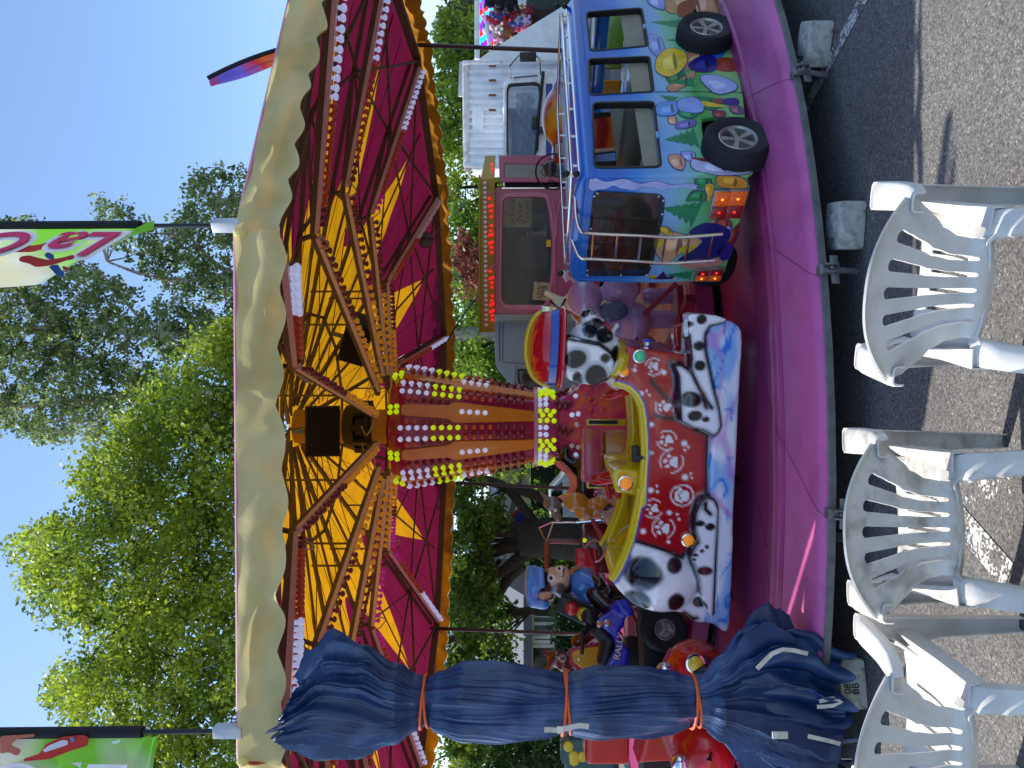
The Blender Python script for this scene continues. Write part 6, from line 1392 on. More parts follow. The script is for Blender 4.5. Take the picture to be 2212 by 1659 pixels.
def leaf_cloud(name, clumps, per, size, mt, parent=None, kind=None, seed=1, flat=.8, droop=0., origin=(0, 0, 0)):
    """clumps: array (x,y,z,radius,shade)"""
    r = np.random.default_rng(seed); cl = np.asarray(clumps, float); n = len(cl) * per
    idx = np.repeat(np.arange(len(cl)), per); d = r.normal(size=(n, 3)); d /= np.linalg.norm(d, axis=1)[:, None]
    rad = r.random(n) ** .45; pos = cl[idx, :3] + d * (rad * cl[idx, 3])[:, None] * np.array([1, 1, flat]) - np.array(origin)[None]
    a = r.normal(size=(n, 3)); a[:, 2] -= droop; a /= np.linalg.norm(a, axis=1)[:, None]; u = r.normal(size=(n, 3)); u[:, 2] *= .6
    s = np.cross(a, u); s /= np.linalg.norm(s, axis=1)[:, None]; nn = np.cross(a, s); sz = size * r.uniform(.6, 1.3, n)
    a = a * sz[:, None]; s = s * (sz * .30)[:, None]; nn = nn * (sz * .10)[:, None]
    V = np.stack([pos - a * .5, pos + s + nn, pos + a * .5, pos - s + nn], 1).reshape(-1, 3).astype(np.float32)
    me = bpy.data.meshes.new(name); me.vertices.add(n * 4); me.vertices.foreach_set('co', V.ravel()); me.loops.add(n * 4); me.loops.foreach_set('vertex_index', np.arange(n * 4, dtype=np.int32))
    me.polygons.add(n); me.polygons.foreach_set('loop_start', np.arange(0, n * 4, 4, dtype=np.int32)); me.polygons.foreach_set('loop_total', np.full(n, 4, np.int32)); me.update(calc_edges=True); me.validate()
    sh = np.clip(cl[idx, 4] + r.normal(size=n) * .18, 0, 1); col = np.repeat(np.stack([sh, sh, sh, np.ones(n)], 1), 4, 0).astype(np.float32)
    at = me.color_attributes.new('Col', 'FLOAT_COLOR', 'POINT'); at.data.foreach_set('color', col.ravel())
    me.materials.append(mt); o = bpy.data.objects.new(name, me); link(o)
    if parent: o.parent = parent
    if kind: o['kind'] = kind
    return o
def poly_clumps(poly, Y0, Y1, n, r0, r1, seed, dens=None):
    r = np.random.default_rng(seed); P0 = np.array(poly, float); lo, hi = P0.min(0), P0.max(0); out = []
    while len(out) < n:
        q = r.uniform(lo, hi, (200, 2)); ok = inpoly(q, poly)
        for a, b in q[ok]:
            if dens and r.random() > dens(a, b): continue
            Y = r.uniform(Y0, Y1); p = P(a, b, Y); out.append((p.x, p.y, p.z, r.uniform(r0, r1), r.uniform(.1, .9)))
            if len(out) >= n: break
    return out
BARK = mat('dark_bark', '#3b3228', .9, var=.3, vs=12, bump=.6, bs=14); BIRB = mat('birch_bark', '#b9b3a6', .8, var=.15, vs=8, dirt='#2a2622', dirt_amt=.8, ds=9)
def limb(m, pts, r0, r1, n=5, seg=7):
    q = spl([Vector(p) for p in pts], n); k = len(q); m.tube(q, [r0 + (r1 - r0) * (i / (k - 1)) for i in range(k)], seg)
def tree(lab, base, clumps, per, size, lm, limbs, bm, group=None, seed=1, droop=0., flat=.8, cat='tree', name='broadleaf_tree', twigs=40):
    e = empty(name, base, 0, lab, cat, group); o = Vector(base)
    m = MB(); m.T = T(*(-o))
    for pts, r0, r1 in limbs: limb(m, pts, r0, r1)
    rr = random.Random(seed); pts_all = [Vector(p) for l, _, _ in limbs for p in l[1:]]
    for i in range(twigs):
        c_ = clumps[rr.randrange(len(clumps))]; a = min(pts_all, key=lambda v: (v - Vector(c_[:3])).length + rr.uniform(0, .8)); b = Vector(c_[:3])
        if (a - b).length < 5: mid = (a + b) / 2 + Vector((rr.uniform(-.2, .2), rr.uniform(-.2, .2), rr.uniform(-.1, .3))); limb(m, [a, mid, b], .035, .008, 3, 5)
    m.build('trunk', bm, e, smooth=60)
    leaf_cloud('crown', clumps, per, size, lm, e, seed=seed, droop=droop, flat=flat, origin=base); return e
LG = leafmat('bright_leaves', '#4a6a1c', '#b6c83c', .52); LB = leafmat('birch_leaves', '#42592f', '#a2b46a', .5); LD = leafmat('dark_leaves', '#20361a', '#466a26', .35); LH = leafmat('hedge_leaves', '#42641e', '#a4c244', .5)
# big hornbeam on the left
out1 = [(512, 690), (420, 740), (330, 830), (262, 915), (240, 960), (165, 1010), (160, 1060), (190, 1110), (120, 1120), (45, 1165), (28, 1185), (60, 1240), (90, 1290), (130, 1340), (205, 1400), (150, 1440), (105, 1490), (120, 1540), (170, 1570), (150, 1640), (120, 1720), (300, 1820), (1010, 1820), (1015, 1500), (1000, 1300), (960, 1050), (960, 900), (700, 760)]
edge1 = lambda a, b: 1. if a < 545 else .25
cl = poly_clumps(out1, 15.0, 19.5, 1250, .28, .60, 5, edge1) + [c_[:4] + (c_[4] * .3,) for c_ in poly_clumps([(975, 1030), (975, 1660), (1040, 1660), (1060, 1480), (1030, 1380), (1075, 1290), (1060, 1200), (1090, 1120), (1050, 1040)], 15.5, 17.2, 130, .12, .34, 15)]  # lowest clumps darkened in colour for the shade under the crown
def big_limbs():
    L = []; b = P(1260, 1170, 17.5); b.z = 0
    L.append(([b, P(1200, 1160, 17.5), P(1120, 1165, 17.5)], .55, .42))
    for (pts, r0, r1) in ((((1150, 1120), (1095, 1060), (1040, 1035), (985, 1010), (850, 900), (600, 820)), .20, .07), (((1180, 1080), (1130, 1068), (1080, 1055), (1000, 1030)), .22, .10), (((1140, 1150), (1060, 1120), (985, 1085), (800, 1000), (450, 950)), .20, .06), (((1150, 1170), (1060, 1190), (990, 1215), (700, 1200), (300, 1180)), .26, .05), (((1150, 1190), (1080, 1235), (1030, 1260), (985, 1300), (700, 1350), (300, 1330)), .24, .05),
                          (((1130, 1215), (1060, 1285), (985, 1370), (800, 1430), (400, 1500)), .20, .05), (((1160, 1150), (1060, 1150), (985, 1150), (700, 1090), (250, 1080)), .28, .05), (((1100, 1260), (1040, 1340), (985, 1440), (900, 1530)), .14, .05), (((1060, 1350), (1080, 1400), (1050, 1480)), .08, .03), (((1020, 1400), (1000, 1460), (1030, 1540), (1000, 1620)), .09, .03), (((1090, 1100), (1040, 1075), (990, 1060)), .10, .06), (((1080, 1210), (1020, 1260), (960, 1250)), .10, .05), (((1120, 1140), (1040, 1110), (960, 1100)), .10, .05), (((1130, 1160), (1070, 1170), (960, 1160)), .12, .05), (((1130, 1180), (1050, 1215), (960, 1235)), .10, .05), (((1120, 1200), (1050, 1250), (960, 1330)), .12, .05), (((1110, 1220), (1050, 1300), (965, 1410)), .10, .04), (((1060, 1280), (1010, 1330), (960, 1350)), .07, .03)):
        L.append(([P(a, c + (7 * math.sin(a * .11 + c)), 17.5 + (i * .15 if len(pts) % 2 else -i * .1)) for i, (a, c) in enumerate(pts)], r0 * .62, r1 * .5))
    return b, L
bb, LL = big_limbs()
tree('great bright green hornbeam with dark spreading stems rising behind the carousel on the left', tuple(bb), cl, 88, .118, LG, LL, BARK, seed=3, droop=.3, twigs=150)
# foliage hanging under its crown
# birches
oA = [(395, 470), (398, 400), (425, 350), (480, 358), (500, 385), (530, 352), (560, 420), (600, 700), (470, 690), (350, 620), (280, 560), (215, 500), (205, 440), (245, 432), (310, 470), (345, 500)]
cA = poly_clumps(oA, 23, 26, 330, .18, .5, 8) + poly_clumps([(600, 430), (930, 500), (930, 760), (600, 720)], 23, 26, 60, .4, .8, 9)
tA = P(1200, 600, 24.5); tA.z = 0; gb = 'birches behind the carousel roof'
tree('birch with thin crown, rightmost, standing right of the first flag pole', tuple(tA), cA, 30, .15, LB, [([tA, P(700, 605, 24.5), P(500, 590, 24.5), P(400, 500, 24.5)], .22, .04), ([P(560, 600, 24.5), P(357, 603, 24.5), P(231, 565, 24.5)], .11, .03), ([P(540, 560, 24.5), P(470, 450, 24.5), P(410, 390, 24.5)], .08, .02)], BIRB, gb, 21, .5, name='birch_tree', twigs=90)
oB = [(-60, 470), (60, 478), (110, 500), (90, 540), (160, 560), (230, 600), (320, 640), (420, 660), (520, 690), (560, 760), (420, 780), (300, 760), (150, 740), (0, 720), (-60, 660)]
cB = poly_clumps(oB, 22, 25, 520, .16, .45, 12); tB = P(1200, 722, 23.5); tB.z = 0
tree('tall birch with pale trunk forking above the middle of the roof', tuple(tB), cB, 30, .14, LB, [([tB, P(700, 722, 23.5), P(489, 719, 23.5), P(347, 722, 23.5), P(185, 699, 23.5), P(60, 640, 23.5), P(-60, 560, 23.5)], .24, .05), ([P(300, 715, 23.5), P(126, 705, 23.5), P(-60, 720, 23.5)], .10, .04), ([P(330, 718, 23.5), P(260, 640, 23.5), P(220, 590, 23.5)], .06, .02)], BIRB, gb, 22, .5, name='birch_tree', twigs=110)
oC = [(-60, 660), (60, 700), (200, 760), (340, 790), (400, 800), (340, 850), (280, 900), (200, 960), (110, 960), (30, 930), (-60, 900)]
cC = poly_clumps(oC, 22.5, 25, 460, .16, .45, 14); tC = P(1200, 846, 24); tC.z = 0
tree('birch with slender white trunk nearest to the hornbeam', tuple(tC), cC, 30, .14, LB, [([tC, P(700, 846, 24), P(324, 849, 24), P(205, 867, 24), P(33, 877, 24), P(-60, 880, 24)], .22, .06), ([P(300, 850, 24), P(220, 800, 24), P(150, 760, 24)], .06, .02), ([P(250, 860, 24), P(200, 910, 24), P(140, 940, 24)], .05, .02)], BIRB, gb, 23, .5, name='birch_tree', twigs=110)
# row of bushy trees behind the container and booth
gh = 'bushy trees behind the stall, container and booth'
for i, (a0, b0, top, lab, mt_) in enumerate(((40, 190, 935, 'dark green bushy tree behind the white stall panel', LG), (180, 330, 930, 'bright green bushy tree rising above the container', LG), (320, 470, 935, 'bushy tree above the gap between container and ticket booth', LG), (460, 640, 950, 'bushy green tree with reddish leaves above the ticket booth', LH), (620, 800, 960, 'loose green tree above the grey van roof', LH), (790, 1010, 960, 'green bushy tree hidden behind the lit pillar', LG), (1240, 1400, 985, 'fine leaved maple in front of the slate roof', LH), (1400, 1700, 1000, 'dark bush tree behind the blue tarpaulin', LD))):
    Yd = 22 + (i % 3) if i < 6 else 19.
    pl = [(top + 12, a0 - 12), (top, (a0 + b0) / 2 - 20), (top + 5, (a0 + b0) / 2 + 30), (top + 15, b0 + 12), (1240, b0 + 20), (1240, a0 - 20)]
    if i == 6: pl = [(985, 1240), (985, 1400), (1110, 1410), (1110, 1330), (1060, 1240)]
    if i == 7: pl = [(1000, 1380), (990, 1700), (1220, 1720), (1220, 1480), (1120, 1470), (1090, 1400)]
    c_ = poly_clumps(pl, Yd, Yd + 2.5, 70 if i == 6 else 230, .25, .55, 60 + i); b_ = P(1200, (a0 + b0) / 2, Yd + 1.2); b_.z = 0
    t_ = tree(lab, tuple(b_), c_, 45 if i != 6 else 36, .15, mt_, [([b_, P(1150, (a0 + b0) / 2, Yd + 1.2), P(1000, (a0 + b0) / 2 + 10, Yd + 1.2)], .2, .05), ([P(1120, (a0 + b0) / 2, Yd + 1.2), P(1020, a0 + 30, Yd + 1.2)], .09, .03), ([P(1110, (a0 + b0) / 2, Yd + 1.2), P(1010, b0 - 30, Yd + 1.2)], .09, .03)], BARK, gh if i < 6 else None, 70 + i, .2, twigs=30)
RED = leafmat('copper_leaves', '#5c2a22', '#9c5a44', .4)
rc = poly_clumps([(985, 500), (990, 620), (1060, 640), (1060, 500)], 20.5, 21.5, 40, .2, .45, 99); b_ = P(1200, 560, 21); b_.z = 0
tree('copper leaved shrub seen just above the lit sign of the booth', tuple(b_), rc, 45, .13, RED, [([b_, P(1050, 560, 21)], .08, .03)], BARK, None, 99, cat='shrub', name='copper_shrub', twigs=20)
# conifer at far right
cn = poly_clumps([(945, 62), (948, 40), (975, 18), (1010, 5), (1060, -20), (1100, 0), (1100, 110), (1040, 100), (990, 92), (960, 86)], 30, 33, 260, .3, .6, 77); b_ = P(1150, 50, 31.5); b_.z = 0
tree('grey green conifer alone against the sky at far right', tuple(b_), cn, 60, .16, leafmat('conifer_leaves', '#2f3d20', '#6b7440', .2), [([b_, P(1000, 50, 31.5)], .25, .05)], BARK, None, 78, 0, cat='conifer', name='conifer_tree', twigs=20)
# hedges
def hedge(lab, dyA, dyB, top, Y, h=None, mt=LH, seed=5, size=.10, n=120, thick=.9, name='hedge'):
    a = P(top, dyA, Y); b = P(top, dyB, Y); zt_ = a.z; r = np.random.default_rng(seed); c_ = []
    for i in range(n): t = r.random(); c_.append((a.x + (b.x - a.x) * t, Y + r.uniform(0, thick), r.uniform(.15, zt_ - .15), r.uniform(.18, .32), r.uniform(.1, .9)))
    e = empty(name, ((a.x + b.x) / 2, Y + thick / 2, 0), 0, lab, 'hedge'); leaf_cloud('foliage', c_, 60, size, mt, e, seed=seed, origin=((a.x + b.x) / 2, Y + thick / 2, 0))
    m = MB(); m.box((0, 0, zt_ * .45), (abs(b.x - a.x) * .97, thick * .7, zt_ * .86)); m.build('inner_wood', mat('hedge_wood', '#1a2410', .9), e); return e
hedge('bright clipped hedge left of the lit pillar beneath the beige wall', 975, 1130, 1131, 21.5, n=150)
hedge('clipped hedge seen between jeep cab and bear', 1120, 1235, 1128, 20.5, seed=8, n=120)
hedge('dark hedge below the house windows behind the deer', 1290, 1520, 1192, 18.8, mt=LD, seed=9, n=140)
# far belt of woodland closing the view (one mass)
r_ = np.random.default_rng(44); fb = []
for i in range(1500):
    x = r_.uniform(-42, 46); fb.append((x, 44 + r_.uniform(0, 6), r_.uniform(.2, 4.2 + 1.6 * math.sin(x * .35) + 1. * math.sin(x * 1.1)), r_.uniform(.6, 1.2), r_.uniform(.1, .8)))
leaf_cloud('far_woodland', fb, 40, .42, LD, None, 'stuff', 45)
# ---------------------------------------------------------------- container, truck, stall, booth, van, houses
def frm(dx, dy, Y): p = P(dx, dy, Y); return p
def face_frame(dy, Y, yaw=0.):
    p = P(1125, dy, Y); return Fr((p.x, p.y), R(yaw))
CONT = mat('container_white', '#eceeef', .5, var=.04, vs=3, dirt='#b07a50', dirt_amt=.25, ds=2.5)
f = face_frame(246, 17.3, -9); e = empty('shipping_container', tuple(f.o), f.a, 'white ribbed shipping container with rust stains behind the truck cab', 'container')
(xl, zt_) = f.L(1003, 361); (xr, _) = f.L(1003, 131)
m = MB(); pts = []; N = 13; w_ = (xr - xl)
for i in range(N):
    a = xl + .1 + (w_ - .2) * i / N; s = (w_ - .2) / N; pts += [(a, 0.), (a + s * .45, 0.), (a + s * .58, .05), (a + s * .87, .05)]
pts.append((xr - .1, 0.)); V = [(x, y, z) for z in (.45, zt_ - .12) for x, y in pts]; n = len(pts)
m.add(V, [(i, i + 1, n + i + 1, n + i) for i in range(n - 1)]); m.box(((xl + xr) / 2, 1.25, (zt_ + .45) / 2 - .05), (w_ - .06, 2.3, zt_ - .6)); m.build('end_wall', CONT, e, smooth=0)
for nm, c_, d_ in (('corner_post', (xl + .05, .02, (zt_ + .4) / 2), (.1, .12, zt_ - .4)), ('corner_post', (xr - .05, .02, (zt_ + .4) / 2), (.1, .12, zt_ - .4)), ('top_rail', ((xl + xr) / 2, .02, zt_ - .06), (w_ - .2, .1, .12)), ('roof', ((xl + xr) / 2, 1.2, zt_ + .01), (w_, 2.4, .03))):
    m = MB(); m.box(c_, d_); m.build(nm, mat('container_rusty', '#dddedc', .6, dirt='#a8603a', dirt_amt=.6, ds=6), e, bevel=.008)
m = MB(); m.box(((xl + xr) / 2 - .1, -.012, zt_ - .32), (.55, .01, .26)); m.build('plate', CONT, e, bevel=.003)
m = MB()
for i, dd in enumerate((240, 330, 288, 210)): x_, z_ = f.L(1067, 142 + i * 32); m.box((x_, -.008, z_), (.05, .006, .10)); x_, z_ = f.L(1060, 142 + i * 32); m.box((x_, -.008, z_), (.05, .006, .09))
m.build('rust_mark', mat('rust_brown', '#8a5a38', .9), e)
m = MB(); m.bar((xl + .3, -.05, .5), (xl + .3, -.05, zt_ - .1), .02, .02); m.build('locking_rod', CONT, e); m = MB(); m.box(((xl + xr) / 2, 1.2, .22), (w_ * .8, 2.2, .42)); m.build('chassis', BLACK, e)
# truck
f = face_frame(255, 15.4); e = empty('white_truck', tuple(f.o), 0, 'old white truck cab with wide windscreen, black mirror and plastic sheet inside', 'truck')
TW = mat('truck_white', '#eceeed', .4, coat=.2, dirt='#a87a4a', dirt_amt=.4, ds=5)
wsp = [f.L(*Z12(x, y)) for x, y in ((705, 860), (718, 810), (745, 798), (960, 785), (1000, 800), (1012, 860), (975, 1410), (955, 1478), (715, 1480), (702, 1400))]
cab = [f.L(*Z12(x, y)) for x, y in ((690, 760), (700, 770), (1290, 690), (1300, 700))]
xr_, zr_ = f.L(*Z12(690, 765)); xl_, _ = f.L(*Z12(690, 1520))
outl = [(xr_ + .04, zr_ - .05), (xr_ - .02, zr_ + .02), (xl_, zr_ + .04), (xl_ - .06, zr_ - .03), (xl_ - .08, .5), (xr_ + .22, .5), (xr_ + .20, 1.5)]
plate_obj('cab_front', outl, [wsp], .08, T(0, 0, 0) @ MXZ, TW, e, .015); plate_obj('windscreen_gasket', grow(wsp, .02), [grow(wsp, -.03)], .05, T(0, -.035, 0) @ MXZ, GASK, e, .004)
plate_obj('windscreen', wsp, [], .01, T(0, .02, 0) @ MXZ, mat('truck_glass', '#6f86a0', .04, var=0, alpha=.35), e)
m = MB(); m.box(((xl_ + xr_) / 2, 1., .8), (xr_ - xl_ - .05, 1.7, .6)); m.box((xl_ + .03, 1., 1.6), (.06, 1.8, zr_ - .95)); m.box((xr_ + .02, 1.7, 1.6), (.06, .4, zr_ - .95)); m.box(((xl_ + xr_) / 2, 1., zr_ - .0), (xr_ - xl_, 1.8, .06)); m.build('cab_body', TW, e, bevel=.03)
m = MB(); m.box(((xl_ + xr_) / 2, 1.85, zr_ - .75), (xr_ - xl_ - .1, .04, 1.3)); m.build('cab_rear_wall', mat('cab_inner_blue', '#6d8cae', .7), e)
m = MB(); sh = [V for V in ()]
def crump(u, v): a, b_ = Z12(800 + 150 * u, 820 + 560 * v); x_, z_ = f.L(a, b_); s_ = .06 * math.sin(17 * u + 9 * v) + .05 * math.sin(31 * v - 12 * u); return (x_ + s_ * .5, .25 + s_ * 1.4, z_ + s_ * .4)
m.grid(crump, 26, 60); m.build('plastic_sheet', mat('plastic_sheet', '#b9c2cc', .25, alpha=.75), e, smooth=0)
m = MB(); m.tube([f.L(*Z12(1040, 690))[0:1] + (-.12,) + f.L(*Z12(1040, 690))[1:], f.L(*Z12(1000, 1050))[0:1] + (-.14,) + f.L(*Z12(1000, 1050))[1:], f.L(*Z12(975, 1420))[0:1] + (-.12,) + f.L(*Z12(975, 1420))[1:]], .035, 8)
x_, z_ = f.L(*Z12(960, 1170)); m.box((x_, -.14, z_), (.22, .08, .12)); x_, z_ = f.L(*Z12(1020, 1230)); m.box((x_, -.12, z_), (.12, .06, .10)); m.build('wiper_arm', BLACK, e, bevel=.01)
m = MB(); a, z1 = f.L(*Z12(820, 550)); b, z0 = f.L(*Z12(972, 632)); m.box(((a + b) / 2, -.3, (z0 + z1) / 2), (abs(a - b), .08, abs(z1 - z0))); m.build('wing_mirror', BLACK, e, bevel=.025, bseg=3)
def fl3(x, y, yy): a, b_ = f.L(*Z12(x, y)); return (a, yy, b_)
m = MB(); m.tube([fl3(740, 745, -.02), fl3(725, 660, -.2), fl3(815, 570, -.28)], .012, 6); m.tube([fl3(1018, 715, -.02), fl3(1005, 590, -.2), fl3(970, 575, -.28)], .012, 6); m.build('mirror_arm', BLACK, e)
m = MB(); a = fl3(1065, 790, -.05); b = fl3(1125, 1500, -.05); m.box(((a[0] + b[0]) / 2, -.045, (a[2] + b[2]) / 2), (abs(a[0] - b[0]), .02, abs(a[2] - b[2]))); m.build('blue_stripe', mat('truck_blue', '#1d3c8c', .4), e)
m = MB(); m.bar(fl3(765, 735, -.05), fl3(985, 715, -.05), .04, .012); m.bar(fl3(1165, 780, -.05), fl3(1165, 1000, -.05), .03, .03); m.build('side_vent', mat('grey_trim', '#4d5154', .5), e)
for xx in (xl_ + .2, xr_ - .1): wheel(e, (xx, .8, .42), .42, .25, M0=Matrix.Rotation(R(90), 4, 'Y'))
m = MB(); m.box(((xl_ + xr_) / 2, .9, .42), (1.2, 1.5, .2)); m.build('chassis', BLACK, e)
# stall
f = face_frame(60, 18.6); e = empty('fairground_stall', tuple(f.o), 0, 'white fairground prize stall with slanting side panel, lit sign strip and plush toys', 'stall')
def S3(x, y, yy=0.): a, b_ = f.L(*Z12(x, y), yy); return (a, yy, b_)
pl = [tuple(np.array(S3(*q))[[0, 2]]) for q in ((430, 562), (640, 420), (1255, 45), (1290, 45), (1290, 165), (1280, 560))]; pl = pl[:-2] + [(pl[-2][0], .1), (pl[-1][0], .1)]
plate_obj('side_panel', pl, [], .05, MXZ, mat('stall_white', '#f2f4f0', .45, var=.04, dirt='#a0a39c', dirt_amt=.3, ds=2), e, .006)
m = MB(); m.bar(S3(425, -160, -.1), S3(425, 555, -.1), .10, .12); m.build('awning_beam', TW, e, bevel=.01); m = MB(); m.tube([S3(465, -20, -.1), S3(510, 240, -.08)], .028, 8); m.tube([S3(510, 240, -.08), S3(550, 470, -.06)], .045, 8); m.build('gas_strut', TW, e, smooth=50)
m = MB(); m.bar(S3(320, 640, .1), S3(410, 540, .0), .06, .03); m.bar(S3(270, 900, .4), S3(280, 580, .4), .06, .12); m.build('folded_roof', mat('stall_roof', '#a8aeb0', .5), e)
bd = MB(); a = S3(440, -150, .3); b = S3(572, 440, .3); bd.box(((a[0] + b[0]) / 2, .34, (a[2] + b[2]) / 2), (abs(a[0] - b[0]), .06, abs(a[2] - b[2]))); sg = bd.build('lit_sign', mat('sign_back', '#2a1634', .6), e)
EC = [mat('led_red', '#ff2a2a', .4, emit=1.0, var=0), mat('led_violet', '#7a28ff', .4, emit=1.3, var=0), mat('led_cyan', '#18b8ff', .4, emit=1.2, var=0)]
m = MB()
for i in range(46):
    for j in range(9):
        x_ = b[0] + (a[0] - b[0]) * (i + .5) / 46; z_ = b[2] + (a[2] - b[2]) * (j + .5) / 9; kk = ((i + j) // 5) % 3; m.box((x_, .30, z_), (.075, .02, .05), k=kk)
m.mi = [q for q in m.mi]; m.build('led_tile', EC, sg, smooth=0)['kind'] = 'stuff'
m = MB(); a = S3(910, 60, 1.2); b = S3(1250, 210, 1.2); m.box(((a[0] + b[0]) / 2, 1.4, .9), (1.6, .6, 1.4)); m.build('green_counter', mat('dark_green_paint', '#15352a', .6), e, bevel=.02)
rr = random.Random(9); cols = ['#b03038', '#c8b8d8', '#e2c8d0', '#3a6aa8', '#d8c8b8', '#e8d030', '#8c2a30', '#e06080', '#f0ece8', '#7a5a90', '#c03a50', '#9c6a4a']
gp_ = 'plush toys heaped in the prize stall'; protos = {}
def plush(p, s, c, lab, ears=True):
    o = empty('plush_toy', tuple(p), rr.uniform(-.5, .5), lab, 'plush toy', gp_)
    key = (c, ears)
    if key not in protos:
        m = MB(); m.sph((0, 0, 0), (.10, .09, .11), 10, 8); m.sph((0, -.03, .14), (.075, .07, .07), 10, 8)
        for s_ in (-1, 1): m.sph((s_ * .055, -.02, .21), (.028, .015, .04 if ears else .02), 8, 6); m.sph((s_ * .10, -.04, .02), (.035, .035, .05), 8, 6); m.sph((s_ * .06, -.08, -.09), (.04, .05, .035), 8, 6)
        me = m.build('body', mat('plush_' + c[1:], c, .9, bump=.4, bs=80), None, smooth=60); protos[key] = me.data; bpy.data.objects.remove(me)
    b_ = bpy.data.objects.new('body', protos[key]); link(b_); b_.parent = o; o.scale = (s, s, s)
cn = {'#b03038': 'crimson', '#c8b8d8': 'lilac', '#e2c8d0': 'pale pink', '#3a6aa8': 'blue', '#d8c8b8': 'beige', '#e8d030': 'yellow', '#8c2a30': 'dark red', '#e06080': 'pink', '#f0ece8': 'white', '#7a5a90': 'violet', '#c03a50': 'raspberry', '#9c6a4a': 'brown'}
for i in range(44):
    u = rr.random(); v = rr.random(); x_, y_ = 560 + 340 * v, 130 + 230 * u * (1 - .35 * v); p = Vector(f.o) + Vector(S3(x_, y_, .25 + rr.uniform(0, .3))); c = cols[i % 12]
    sc = rr.uniform(.9, 1.6); plush(p, sc, c, '%s plush toy in the heap on the stall shelves' % cn[c], i % 2 == 0)
for i, (x_, y_, c) in enumerate(((640, 25, '#1a1a1c'), (730, 35, '#1a1a1c'), (600, 20, '#b03038'))):
    plush(Vector(f.o) + Vector(S3(x_, y_, .0)), 1.8 if i < 2 else 1.3, c, ('black plush toy hanging nearest the sign', 'black plush toy hanging furthest from the sign', 'crimson plush toy hanging beside the black one')[i], i == 2)
m = MB(); a = S3(540, 380, .6); b = S3(900, 120, .6); m.box(((a[0] + b[0]) / 2, .95, (a[2] + b[2]) / 2 - .5), (abs(a[0] - b[0]) + .3, .5, abs(a[2] - b[2]) + .3)); m.build('shelf', mat('shelf_dark', '#2b211d', .8), e)
m = MB(); m.box((S3(430, 562)[0] + 1.6, 1.2, .1), (3.4, 2.4, .2)); m.build('stall_floor', STEEL, e)
# white van behind the stall
f = face_frame(20, 24); e = empty('white_van', tuple(f.o), 0, 'white panel van far behind the prize stall at right', 'van')
m = MB(); m.box((.6, 1.2, 1.35), (3.6, 2.0, 2.0)); m.build('body', TW, e, bevel=.12, bseg=4, smooth=50); m = MB(); m.box((-.3, .18, 1.5), (1.2, .03, 1.4)); m.box((1.2, .18, 1.5), (1.2, .03, 1.4)); m.build('door_panel', TW, e, bevel=.01)
wheel(e, (-.6, .3, .33), .33, .2); wheel(e, (1.8, .3, .33), .33, .2)
# grey van
f = face_frame(760, 16.2); e = empty('grey_van', tuple(f.o), 0, 'light grey van with dark windows between ticket booth and lit pillar', 'van')
GV = mat('van_grey', '#8e9697', .4, var=.03, coat=.3)
def Z3b(x, y): return ((1800 + .4822 * x) / 1.8228, (1200 + .4822 * y) / 1.8228)
vp = [f.L(*Z3b(x, y)) for x, y in ((310, 40), (310, 300), (318, 480), (345, 540), (440, 640), (560, 720), (700, 790), (740, 1000), (900, 1010), (1100, 1000), (1100, 40))]; vp[-1] = (vp[-1][0], .4); vp[-2] = (vp[-2][0], .4); vp[-3] = (vp[-3][0], .7)
wv = roundpoly([f.L(*Z3b(x, y)) for x, y in ((497, 530), (690, 540), (705, 690), (620, 700), (505, 640))], .05)
plate_obj('side', roundpoly(vp, .1), [wv], .06, MXZ, GV, e, .012); m = MB(); q = [(a, b) for a, b in vp]; m.prism([(a * .97, b * .98) for a, b in q], 'y', .05, 1.9); m.build('body', GV, e, smooth=0)
plate_obj('window', wv, [], .01, T(0, -.01, 0) @ MXZ, mat('van_glass', '#16241c', .06, var=.3, coat=.5), e); plate_obj('window_seal', grow(wv, .02), [grow(wv, -.02)], .03, T(0, -.03, 0) @ MXZ, GASK, e, .004)
m = MB()
for ln in (((375, 90), (370, 470), (700, 500)), ((345, 110), (345, 460)), ((480, 500), (470, 720)), ((420, 110), (640, 110))): m.tube([tuple([f.L(*Z3b(*q))[0], -.045, f.L(*Z3b(*q))[1]]) for q in ln], .008, 5)
m.build('panel_groove', mat('van_groove', '#5f6769', .5), e)
for xx in (vp[0][0] + .5, vp[8][0] - .6): wheel(e, (xx, -.02, .33), .33, .2)
# pink ticket booth
f = face_frame(535, 14.3); e = empty('ticket_booth', tuple(f.o), 0, 'pink ticket booth with wide window, open door and yellow sign strip of lit bulbs', 'booth')
PB = mat('booth_pink', '#a84868', .35, var=.05, vs=3, coat=.3, dirt='#7d2f48', dirt_amt=.3); PBL = mat('booth_pink_trim', '#c46a86', .35, coat=.3)
def K(x, y, yy=0.): a, b_ = f.L(*Z13(x, y), yy); return (a, yy, b_)
def K2(x, y): a = K(x, y); return (a[0], a[2])
wpl = roundpoly([K2(*q) for q in ((285, 1330), (300, 1400), (340, 1435), (690, 1438), (730, 1380), (770, 1100), (775, 800), (750, 560), (715, 420), (640, 405), (340, 415), (300, 450))], .05)
fr_ = [K2(228, 1500), K2(225, 335), (K2(225, 335)[0], .3), (K2(228, 1500)[0], .3)]
low_ = roundpoly([K2(*q) for q in ((850, 420), (840, 1440), (1100, 1440), (1100, 430))], .08)
plate_obj('front_wall', fr_, [wpl], .06, MXZ, PB, e, .012); plate_obj('window_frame', grow(wpl, .045), [grow(wpl, -.005)], .09, MXZ, PBL, e, .02)
m = MB()
for ln in (((400, 560), (372, 700), (375, 860)), ((400, 640), (400, 780), (372, 860))): pass
